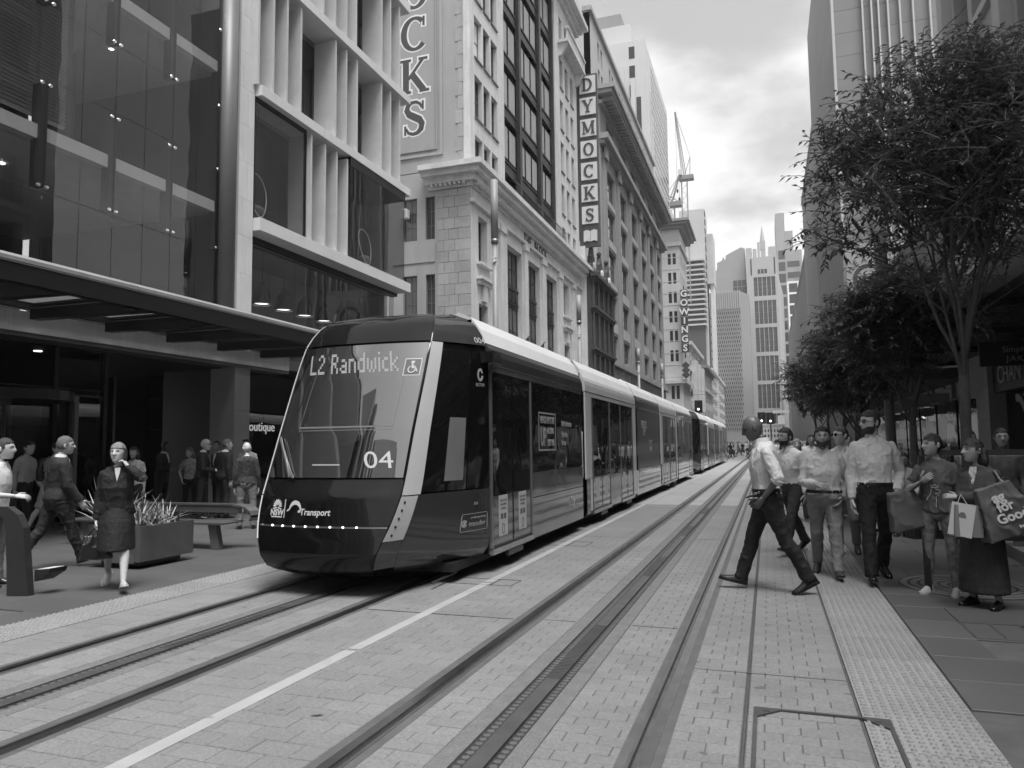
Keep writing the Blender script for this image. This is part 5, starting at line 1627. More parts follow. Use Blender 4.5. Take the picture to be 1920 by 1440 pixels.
# leaning rail end nearest (dark bent post with a small shelf)
t = thing('bench', 'dark bent steel bench end with a small pale footrest, at the left edge', 'bench', (-7.95, 6.2, 0))
g = G()
prof = [(-0.24, 0.0), (0.02, 0.0), (-0.02, 0.35), (-0.07, 0.75), (-0.15, 0.90), (-0.28, 0.985), (-1.7, 0.99), (-1.7, 0.94), (-0.40, 0.93), (-0.33, 0.86), (-0.29, 0.7), (-0.26, 0.35)]
g.prism(prof, -0.04, 0.04, lambda a, b, h: (-7.86 + a * 0.9, 6.2 + h + a * 0.25, b))
g.build('end_frame', MATS['bench_steel'], t)
G().hexa([(-7.87, 6.26, 0.14), (-7.68, 6.28, 0.24), (-7.68, 6.5, 0.24), (-7.87, 6.5, 0.14), (-7.87, 6.26, 0.27), (-7.66, 6.28, 0.29), (-7.66, 6.5, 0.29), (-7.87, 6.5, 0.27)]).build('footrest', MATS['bench_steel'], t)
G().hexa([(-7.85, 6.28, 0.271), (-7.69, 6.3, 0.286), (-7.69, 6.48, 0.286), (-7.85, 6.48, 0.271), (-7.85, 6.28, 0.277), (-7.69, 6.3, 0.292), (-7.69, 6.48, 0.292), (-7.85, 6.48, 0.277)]).build('footrest_plate', MATS['sign_white'], t)
# long bench behind the planter
t = thing('bench', 'long steel bench with a curled backrest behind the planter box', 'bench', (-9.6, 9.9, 0))
M('bench_grey', 0.13, rough=0.4, var=0.15, metal=0.4)
y0b, xa, xb = 9.72, -11.6, -8.25
G().hexa([(xa, y0b, 0.40), (xb, y0b, 0.40), (xb, y0b + 0.5, 0.40), (xa, y0b + 0.5, 0.40), (xa, y0b, 0.43), (xb + 0.06, y0b, 0.43), (xb + 0.06, y0b + 0.5, 0.43), (xa, y0b + 0.5, 0.43)]).build('seat', MATS['bench_grey'], t)
G().box(xa, xb - 0.05, y0b + 0.52, y0b + 0.55, 0.545, 0.665).build('backrest', MATS['bench_grey'], t)
g = G()
cpts = [(xb - 0.05, 0.70), (xb + 0.10, 0.69), (xb + 0.22, 0.655), (xb + 0.30, 0.60), (xb + 0.33, 0.53), (xb + 0.29, 0.47)]
for (a, b), (c, d) in zip(cpts[:-1], cpts[1:]):
    g.hexa([(a, y0b + 0.3, b - 0.03), (c, y0b + 0.3, d - 0.03), (c, y0b + 0.55, d - 0.03), (a, y0b + 0.55, b - 0.03), (a, y0b + 0.3, b), (c, y0b + 0.3, d), (c, y0b + 0.55, d), (a, y0b + 0.55, b)])
g.build('arm_curl', MATS['bench_top'], t)
G().box(xa, xb - 0.05, y0b + 0.5, y0b + 0.57, 0.668, 0.70).build('top_rail', MATS['bench_top'], t)
for x in (xa + 0.3, xb - 0.35):
    G().hexa([(x + 0.08, y0b + 0.1, 0), (x + 0.24, y0b + 0.1, 0), (x + 0.24, y0b + 0.2, 0), (x + 0.08, y0b + 0.2, 0), (x, y0b + 0.1, 0.398), (x + 0.16, y0b + 0.1, 0.398), (x + 0.16, y0b + 0.2, 0.398), (x, y0b + 0.2, 0.398)]).build('leg', MATS['bench_top'], t)

# ---- planter with strap leaves
PL = thing('planter', 'large dark steel planter box full of strap-leaved grass, beside the woman on the phone', 'planter', (-8.5, 8.4, 0))
px0, px1, py0, py1 = -8.95, -8.03, 7.9, 8.88
G().box(px0 + 0.12, px1 - 0.12, py0 + 0.12, py1 - 0.12, 0.03, 0.1).build('plinth', MATS['metal_black'], PL)
for s, (a, b, c, d) in enumerate(((px0, px1, py0, py0 + 0.03), (px0, px1, py1 - 0.03, py1), (px0, px0 + 0.03, py0 + 0.031, py1 - 0.031), (px1 - 0.03, px1, py0 + 0.031, py1 - 0.031))):
    G().box(a, b, c, d, 0.1, 0.575).build('side_panel', M('planter_steel', 0.115, rough=0.5, var=0.25, scale=2.5, metal=0.3), PL)
G().box(px0 + 0.03, px1 - 0.03, py0 + 0.03, py1 - 0.03, 0.5, 0.55).build('soil', MATS['rubber_dark'], PL)
G().box(px0 + 0.35, px1 - 0.1, py0 - 0.006, py0 - 0.001, 0.08, 0.2).build('plate', MATS['bench_top'], PL)
G().box(px0 + 0.03, px0 + 0.2, py0 - 0.006, py0 - 0.001, 0.12, 0.26).build('notice', MATS['sign_white'], PL)
GRASSM = [M('leaf_strap', 0.16, rough=0.5, var=0.3, scale=6), M('leaf_strap_pale', 0.34, rough=0.5, var=0.2, scale=6)]
def blade_leaf(base, d, l, w, droop, mat, parent, nm='leaf'):
    g = G(); n = 5
    side = Vector((-d.y, d.x, 0)).normalized() if (abs(d.x) + abs(d.y)) > 1e-3 else Vector((1, 0, 0))
    prev = None
    vs = []; fs = []
    for k in range(n + 1):
        t_ = k / n
        p = Vector(base) + d * (l * t_) + Vector((0, 0, -droop * l * t_ * t_))
        ww = w * (1 - t_ ** 2.2) * (0.6 + 0.8 * t_ if t_ < 0.5 else 1.0)
        vs += [tuple(p - side * ww), tuple(p + Vector((0, 0, -ww * 0.4))), tuple(p + side * ww)]
        if k:
            o = (k - 1) * 3
            fs += [(o, o + 1, o + 4, o + 3), (o + 1, o + 2, o + 5, o + 4)]
    g.add(vs, fs)
    return g.build(nm, mat, parent)
for k in range(250):
    bx0 = RND.uniform(px0 + 0.12, px1 - 0.12); by0 = RND.uniform(py0 + 0.12, py1 - 0.12)
    a = RND.uniform(0, 2 * pi); tilt = RND.uniform(0.1, 1.0)
    d = Vector((cos(a) * sin(tilt), sin(a) * sin(tilt), cos(tilt)))
    blade_leaf((bx0, by0, 0.54), d, RND.uniform(0.3, 0.62), 0.012, RND.uniform(0.05, 0.6), GRASSM[k % 2], PL)
for k in range(46):      # tall spiky tuft behind the woman
    a = RND.uniform(0, 2 * pi); tilt = RND.uniform(0.2, 1.25)
    d = Vector((cos(a) * sin(tilt), sin(a) * sin(tilt), cos(tilt)))
    blade_leaf((-8.78 + RND.uniform(-.1, .1), 8.05, 0.55), d, RND.uniform(0.5, 0.85), 0.013, RND.uniform(0.0, 0.15), GRASSM[1], PL)

# ---- glass balustrade and kerb on the right
BL = thing('balustrade', 'dark-framed glass balustrade on a low concrete plinth behind the two women', 'balustrade', (2.6, 10.5, 0))
G().box(2.52, 2.62, 8.95, 9.05, 0, 1.52).build('post', MATS['metal_black'], BL)
G().box(2.9, 3.0, 14.2, 14.3, 0, 1.5).build('post', MATS['metal_black'], BL)
G().box(1.55, 2.52, 8.97, 9.03, 1.44, 1.50).build('handrail', MATS['metal_dark'], BL)
G().box(1.52, 1.58, 8.97, 9.03, 0.0, 1.438).build('post', MATS['metal_black'], BL)
G().box(1.6, 2.5, 8.99, 9.01, 0.56, 0.62).build('lower_rail', MATS['metal_black'], BL)
G().box(1.6, 2.5, 8.995, 9.005, 0.63, 1.43).build('glass_panel', MATS['glass_clear'], BL)
G().hexa([(2.95, 9.6, 0), (6.2, 9.6, 0), (6.2, 14.4, 0), (3.2, 14.4, 0), (2.95, 9.6, 0.16), (6.2, 9.6, 0.16), (6.2, 14.4, 0.16), (3.2, 14.4, 0.16)]).build('plinth', M('plinth', 0.17, rough=0.7, var=0.15), BL)
# stone seat block
t = thing('seat_block', 'pale stone seat block under the trees, where a man sits beside a black bag', 'bench', (2.2, 14.9, 0))
G().box(1.55, 3.0, 14.65, 15.3, 0.06, 0.46).build('block', MATS['stone_pale'], t)
G().box(1.6, 2.95, 14.7, 15.25, 0, 0.06).build('recess', MATS['metal_black'], t)
G().box(1.56, 2.99, 14.66, 15.29, 0.461, 0.50).build('timber_top', M('timber_grey', 0.25, rough=0.7, var=0.2), t)
# further planters and barriers under the trees
for i, (x, y, lab) in enumerate(((1.9, 19.0, 'dark planter trough under the second tree'), (2.0, 27.0, 'dark planter trough under the third tree'))):
    t = thing('planter', lab, 'planter', (x, y, 0))
    G().box(x - 0.5, x + 0.5, y - 1.0, y + 1.0, 0, 0.7).build('side_panel', MATS['planter_steel'], t)
    G().box(x - 0.46, x + 0.46, y - 0.96, y + 0.96, 0.7, 0.74).build('soil', MATS['rubber_dark'], t)
    for k in range(50):
        a = RND.uniform(0, 2 * pi); tilt = RND.uniform(0.1, 1.0)
        d = Vector((cos(a) * sin(tilt), sin(a) * sin(tilt), cos(tilt)))
        blade_leaf((x + RND.uniform(-.4, .4), y + RND.uniform(-.9, .9), 0.73), d, RND.uniform(0.3, 0.6), 0.014, 0.3, GRASSM[k % 2], t)

# ================================================================ trees
BARK = M('bark', 0.09, rough=0.85, var=0.3, scale=9, bump=0.5, bscale=50)
LEAFM = [M('leaf_dark', 0.05, rough=0.45, var=0.25, scale=3, spec=0.4), M('leaf_mid', 0.085, rough=0.45, var=0.25, scale=3, spec=0.4)]
for m_ in LEAFM:     # leaves let a little light through
    t_ = m_.node_tree; p_ = [n for n in t_.nodes if n.type == 'BSDF_PRINCIPLED'][0]
    tl_ = t_.nodes.new('ShaderNodeBsdfTranslucent'); tl_.inputs[0].default_value = (0.14, 0.14, 0.14, 1)
    ms_ = t_.nodes.new('ShaderNodeMixShader'); ms_.inputs[0].default_value = 0.25
    o_ = [n for n in t_.nodes if n.type == 'OUTPUT_MATERIAL'][0]
    t_.links.new(p_.outputs[0], ms_.inputs[1]); t_.links.new(tl_.outputs[0], ms_.inputs[2]); t_.links.new(ms_.outputs[0], o_.inputs[0])

def leaf_verts(rng, p, d, l, w):
    """one pointed leaf, folded along its rib: 5 points, 4 triangles"""
    d = d.normalized()
    s = d.cross(Vector((rng.uniform(-.3, .3), rng.uniform(-.3, .3), 1)))
    if s.length < 1e-3: s = Vector((1, 0, 0))
    s.normalize(); n = s.cross(d)
    c = p + d * (l * 0.45) + n * (-0.12 * w)
    return [tuple(p), tuple(p + d * (l * 0.4) + s * w + n * 0.1 * w), tuple(p + d * l - Vector((0, 0, l * 0.18))), tuple(p + d * (l * 0.4) - s * w + n * 0.1 * w), tuple(c)]
LF = [(0, 4, 1), (1, 4, 2), (2, 4, 3), (3, 4, 0)]

def tree(label, base, h_fork, trunk_r, top, rx, ry, zlo, seed, n_limb, leaf, n_leaf, singles=0, second=None, lean=(0, 0), group='young street trees on the right pavement'):
    rng = random.Random(seed)
    x, y = base
    t = thing('street_tree', label, 'tree', (x, y, 0), group)
    fork = Vector((x + lean[0], y + lean[1], h_fork))
    G().tube([(x, y, -0.02), (x + lean[0] * 0.2, y + lean[1] * 0.2, h_fork * 0.3), (x + lean[0] * 0.6, y + lean[1] * 0.5, h_fork * 0.7), tuple(fork)],
             [trunk_r * 1.25, trunk_r, trunk_r * 0.92, trunk_r * 0.85], 10).build('trunk', BARK, t, smooth=True)
    tips = []
    cz = (top + zlo) / 2
    def inside(p):
        zz_ = (p.z - cz) / ((top - zlo) / 2)
        if p.z < cz: zz_ *= 0.6
        return ((p.x - fork.x) / rx) ** 2 + ((p.y - fork.y) / ry) ** 2 + zz_ * zz_
    def grow(p, d, l, r, depth, g):
        pts = [p]; rad = [r]
        q = p.copy(); dd = d.copy()
        n = 4
        for k in range(n):
            dd = (dd + Vector((rng.uniform(-.18, .18), rng.uniform(-.18, .18), rng.uniform(-.05, .16)))).normalized()
            q2_ = q + dd * (l / n)
            if inside(q2_) > 0.9 and k > 0: break
            q = q2_; pts.append(q.copy()); rad.append(r * (1 - 0.16 * (k + 1)))
            if depth < 3 and k >= 1:
                for _ in range(2 if depth < 2 else 2):
                    a = rng.uniform(0, 2 * pi)
                    side = Vector((cos(a), sin(a), rng.uniform(-0.1, 0.5))).normalized()
                    nd = (dd * 0.55 + side * 0.75).normalized()
                    grow(q.copy(), nd, l * rng.uniform(0.42, 0.62), r * 0.42, depth + 1, g)
        g.tube(pts, rad, 6 if depth < 2 else 4, caps=False)
        if depth >= 1:
            for k in range(1, len(pts)):
                tips.append((pts[k], (pts[k] - pts[k - 1]).normalized()))
    for i in range(n_limb):
        a = 2 * pi * i / n_limb + rng.uniform(-.3, .3)
        out = rng.uniform(0.18, 0.58) if i else 0.06
        d = Vector((cos(a) * out * rx / 1.5, sin(a) * out * ry / 1.5, 1.0)).normalized()
        g = G()
        l = (top - h_fork) * rng.uniform(0.52, 0.66) * (1.0 if i == 0 else 0.85)
        up_ = 0.0 if i == 0 else rng.uniform(-0.12, 0.34) * (top - h_fork)
        grow(fork + Vector((0, 0, up_)), d, l, trunk_r * (0.75 if i == 0 else 0.38), 0, g)
        g.build('limb', BARK, t, smooth=True)
    tips = [q for q in tips if inside(q[0]) < 1.25 and q[0].z > zlo - 0.2]
    # extra twigs so the crown fills unevenly
    leaves = []
    tw = G()
    lump = [(Vector((fork.x + rng.uniform(-rx, rx) * 0.8, fork.y + rng.uniform(-ry, ry) * 0.8, rng.uniform(zlo, top))), rng.uniform(0.35, 0.8)) for _ in range(26)]
    k = 0
    while len(leaves) < n_leaf and k < n_leaf * 4:
        k += 1
        p, d = tips[rng.randrange(len(tips))]
        dirv = Vector((rng.gauss(0, 1), rng.gauss(0, 1), rng.gauss(0, 0.6)))
        if dirv.length < 0.1: continue
        dirv = (dirv.normalized() + d * 0.4).normalized()
        L_ = rng.uniform(0.15, 0.55) * min(rx, ry) / 1.5
        e = p + dirv * L_
        if inside(e) > 1.05 + 0.25 * rng.random(): continue
        if e.z < zlo: continue
        nl = rng.randint(6, 11)
        tw.tube([p, (p + e) / 2 + Vector((0, 0, 0.02)), e], [0.006, 0.005, 0.003], 3, caps=False)
        for i in range(nl):
            f = (i + 0.7) / nl
            q = p.lerp(e, f)
            a = (1 if i % 2 else -1)
            sd = dirv.cross(Vector((0, 0, 1)))
            ld = (dirv * 0.7 + sd * a * rng.uniform(0.5, 1.0) + Vector((0, 0, rng.uniform(-0.5, 0.15)))).normalized()
            leaves.append(leaf_verts(rng, q, ld, leaf * rng.uniform(0.7, 1.25), leaf * rng.uniform(0.17, 0.24)))
    tw.build('twigs', BARK, t, kind='stuff')
    rng.shuffle(leaves)
    if singles:
        vis = sorted(range(len(leaves)), key=lambda i: Vector(leaves[i][0]).y)[:singles * 3]
        rng.shuffle(vis); vis = set(vis[:singles])
        for i in vis:
            G().add if False else None
            g = G(); g.add(leaves[i], LF); g.build('leaf', LEAFM[i % 2], t)
        leaves = [l for i, l in enumerate(leaves) if i not in vis]
    for m in range(2):
        g = G()
        for l in leaves[m::2]:
            g.add(l, LF)
        g.build('crown', LEAFM[m], t, kind='stuff')
    return t
tree('tall young street tree nearest the camera, rising from the round grate at the right edge', (2.06, 9.42), 2.5, 0.060, 6.3, 1.72, 1.6, 2.2, 11, 13, 0.092, 17000, singles=300, lean=(0.04, 0.0))
tree('bushy street tree standing second in the row, behind the bearded man', (2.55, 15.4), 1.9, 0.075, 4.8, 1.95, 2.4, 1.3, 5, 10, 0.115, 30000)
tree('low broad street tree standing third in the row, left of the second trunk', (2.4, 21.5), 1.9, 0.08, 5.1, 2.1, 2.8, 1.3, 21, 10, 0.145, 24000)
tree('street tree fourth in the row, its crown reaching furthest left over the tracks', (2.6, 29.0), 2.0, 0.09, 5.7, 2.4, 3.2, 1.65, 31, 8, 0.2, 14000)
tree('street tree fifth in the row, low and dark above the crowd', (2.8, 39.0), 2.1, 0.1, 6.0, 2.5, 3.6, 1.7, 41, 7, 0.26, 9000)
tree('small distant street tree sixth in the row', (3.0, 52.0), 2.2, 0.1, 6.2, 2.5, 3.8, 1.8, 51, 7, 0.34, 5000)
# ================================================================ the tram
M('tram_dark', 0.04, rough=0.14, var=0.12, scale=0.8, spec=0.5, coat=0.5)
M('tram_black', 0.006, rough=0.06, var=0.0, spec=0.4, coat=0.0)
M('tram_pillar', 0.52, rough=0.3, var=0.05, coat=0.5)
M('tram_white', 0.62, rough=0.3, var=0.06, scale=1.0, coat=0.4, streak=0.08)
M('tram_panel', 0.10, rough=0.10, var=0.08, scale=0.7, spec=0.9, coat=1.0, wave=0.03)
M('tram_silver', 0.30, rough=0.13, var=0.06, metal=0.6, wave=0.02)
M('tram_roof', 0.72, rough=0.4, var=0.08, scale=1.2)
M('tram_trim', 0.5, rough=0.25, metal=0.8, var=0.1)
M('tram_under', 0.012, rough=0.7, var=0.2)
M('bellows', 0.012, rough=0.8, var=0.2)
M('decal_white', 0.5, rough=0.5, var=0.03)
M('decal_dim', 0.34, rough=0.5, var=0.05)
M('led_text', 0.30, rough=0.5, var=0.0, emit=0.06)
def mirror_glass(name, base, ior, rough=0.015, wave=0.0):
    m = M(name, base, rough=rough, var=0.0, spec=0.5, wave=wave)
    p = [n for n in m.node_tree.nodes if n.type == 'BSDF_PRINCIPLED'][0]
    p.inputs['IOR'].default_value = ior
    return m
mirror_glass('windscreen', 0.005, 3.4)
mirror_glass('tram_glass', 0.008, 2.0, wave=0.012)

XC = -4.685
LV_ = np.array([  # z, y at centre, y at corner, half width at corner, half width at y = 8.85
    (0.15, 7.36, 7.52, 0.48, 1.05), (0.22, 7.09, 7.22, 0.60, 1.21), (0.30, 6.99, 7.07, 0.67, 1.29), (0.43, 6.94, 7.01, 0.725, 1.325),
    (0.60, 6.97, 7.05, 0.79, 1.330), (0.75, 7.00, 7.12, 0.84, 1.33), (0.90, 7.04, 7.19, 0.875, 1.33), (1.06, 7.08, 7.27, 0.90, 1.33), (1.25, 7.26, 7.36, 0.905, 1.33),
    (1.80, 7.48, 7.59, 0.90, 1.33), (2.40, 7.74, 7.86, 0.90, 1.325), (2.70, 7.88, 8.00, 0.895, 1.32), (2.88, 7.98, 8.09, 0.885, 1.30),
    (3.02, 8.09, 8.19, 0.86, 1.24), (3.15, 8.21, 8.31, 0.82, 1.16), (3.25, 8.36, 8.45, 0.76, 1.06), (3.31, 8.55, 8.62, 0.66, 0.94), (3.34, 8.80, 8.83, 0.52, 0.80)])
class Nose:
    """the tapered cab skin: t in [-1, 1] across the front, out to +-2 along the sides"""
    def __init__(s, y0, yend, sgn):
        s.y0, s.yend, s.sgn = y0, yend, sgn
    def raw(s, t, z):
        yc, yk, wk, ws = (float(np.interp(z, LV_[:, 0], LV_[:, k])) for k in (1, 2, 3, 4))
        a = abs(t); sg = 1 if t >= 0 else -1
        if a <= 1:
            return sg * wk * a, yc + (yk - yc) * a ** 2.4
        q = a - 1
        return sg * (wk + (ws - wk) * (0.72 * q + 0.28 * sin(q * pi / 2))), yk + (8.86 - yk) * q
    def p(s, t, z, off=0.0):
        x, y = s.raw(t, z)
        if off:
            e = 0.02
            x1, y1 = s.raw(min(t + e, 2), z); x0, y0 = s.raw(max(t - e, -2), z)
            tx, ty = x1 - x0, y1 - y0
            l = sqrt(tx * tx + ty * ty) or 1
            nx, ny = ty / l, -tx / l
            zz = 0.0
            if abs(t) <= 1.001:
                xa, ya = s.raw(t, min(z + 0.05, 3.34)); xb, yb = s.raw(t, max(z - 0.05, 0.15))
                zz = (ya - yb) / 0.1
                k = 1 / sqrt(1 + zz * zz)
                nx, ny, zz = nx * k, ny * k, zz * k
            x += nx * off; y += ny * off; z += zz * off
        d = y - 6.8
        yy = s.y0 + d if s.sgn > 0 else s.yend - d
        return (XC + x * s.sgn, yy, z) if s.sgn > 0 else (XC - x, yy, z)
    def patch(s, t0, t1, nt_, z0, z1, nz, off, mat, name, parent, rim=0.014):
        f0 = z0 if callable(z0) else (lambda t: z0)
        f1 = z1 if callable(z1) else (lambda t: z1)
        g0 = t0 if callable(t0) else (lambda z: t0)
        g1 = t1 if callable(t1) else (lambda z: t1)
        def uv(i, j):
            tm = i / nt_
            zg = j / nz
            zz = f0(0) + (f1(0) - f0(0)) * zg if not (callable(z0) or callable(z1)) else None
            if zz is None:
                ta = (t0 if not callable(t0) else 0); tb = (t1 if not callable(t1) else 0)
                t = ta + (tb - ta) * tm
                return t, f0(t) + (f1(t) - f0(t)) * zg
            return g0(zz) + (g1(zz) - g0(zz)) * tm, zz
        g = G(); vs = []
        for j in range(nz + 1):
            for i in range(nt_ + 1):
                vs.append(s.p(*uv(i, j), off))
        fs = [(j * (nt_ + 1) + i, j * (nt_ + 1) + i + 1, (j + 1) * (nt_ + 1) + i + 1, (j + 1) * (nt_ + 1) + i) for j in range(nz) for i in range(nt_)]
        per = [(i, 0) for i in range(nt_ + 1)] + [(nt_, j) for j in range(1, nz + 1)] + [(i, nz) for i in range(nt_ - 1, -1, -1)] + [(0, j) for j in range(nz - 1, 0, -1)]
        o = len(vs)
        outer = []
        for (i, j) in per:
            vs.append(s.p(*uv(i, j), off))
        for (i, j) in per:
            vs.append(s.p(*uv(i, j), off - rim))
        n = len(per)
        for k in range(n):
            a, b = o + k, o + (k + 1) % n
            fs.append((a, o + n + k, o + n + (k + 1) % n, b))
        g.add(vs, fs)
        ob = g.build(name, mat, parent, smooth=False)
        me = ob.data
        sm = [True] * (nt_ * nz) + [False] * n
        me.polygons.foreach_set('use_smooth', sm)
        return ob
    def map_mesh(s, me, t_of_x, zc, off, name, mat, parent, zscale=1.0, shear=0.0):
        for v in me.vertices:
            v.co = Vector(s.p(t_of_x(v.co.x - shear * v.co.y), zc + v.co.y * zscale, off + v.co.z))
        me.materials.clear(); me.materials.append(mat)
        return link(name, me, parent)
    def line(s, pts, r, off, name, mat, parent, n=6):
        return G().tube([s.p(t, z, off) for t, z in pts], r, n).build(name, mat, parent)

def poly_mesh(polys, depth):
    g = G()
    for k, q in enumerate(polys):
        area = sum(q[i][0] * q[(i + 1) % len(q)][1] - q[(i + 1) % len(q)][0] * q[i][1] for i in range(len(q)))
        if area < 0: q = q[::-1]
        g.prism(q, -0.004, depth + k * 0.0004)
    return g.mesh('emblem', None)

def flower(cx_, cy_, r):
    out = []
    for k in range(9):
        a = radians(10 + 20 * k)
        d = (cos(a), sin(a)); n = (-d[1], d[0])
        l = r * (0.85 + 0.15 * sin(a))
        out.append([(cx_ + d[0] * l * 0.22, cy_ + d[1] * l * 0.22), (cx_ + d[0] * l * 0.72 + n[0] * l * 0.13, cy_ + d[1] * l * 0.72 + n[1] * l * 0.13), (cx_ + d[0] * l, cy_ + d[1] * l), (cx_ + d[0] * l * 0.72 - n[0] * l * 0.13, cy_ + d[1] * l * 0.72 - n[1] * l * 0.13)])
    for s_ in (-1, 1):
        out.append([(cx_ + s_ * r * 0.1, cy_ - r * 0.02), (cx_ + s_ * r * 0.75, cy_ - r * 0.16), (cx_ + s_ * r * 0.8, cy_ - r * 0.32), (cx_ + s_ * r * 0.12, cy_ - r * 0.2)])
    return out
def hop(cx_, cy_, r):
    """arching transport emblem: a thick arc with a small tail"""
    out = []
    n = 8
    for k in range(n):
        a = pi * 0.98 * k / n; b = pi * 0.98 * (k + 1) / n
        w = lambda t: r * (0.16 + 0.2 * sin(t))
        out.append([(cx_ + (r - w(a)) * cos(a), cy_ + (r - w(a)) * sin(a) * 1.1), (cx_ + r * cos(a), cy_ + r * sin(a) * 1.25), (cx_ + r * cos(b), cy_ + r * sin(b) * 1.25), (cx_ + (r - w(b)) * cos(b), cy_ + (r - w(b)) * sin(b) * 1.1)])
    out.append([(cx_ - r * 1.35, cy_ - r * 0.2), (cx_ - r * 0.95, cy_ - r * 0.05), (cx_ - r * 0.9, cy_ + r * 0.2), (cx_ - r * 1.25, cy_ + r * 0.05)])
    out.append([(cx_ + r * 0.55, cy_ - r * 0.28), (cx_ + r * 0.95, cy_ - r * 0.28), (cx_ + r * 1.0, cy_ + r * 0.02), (cx_ + r * 0.6, cy_ + r * 0.02)])
    return out

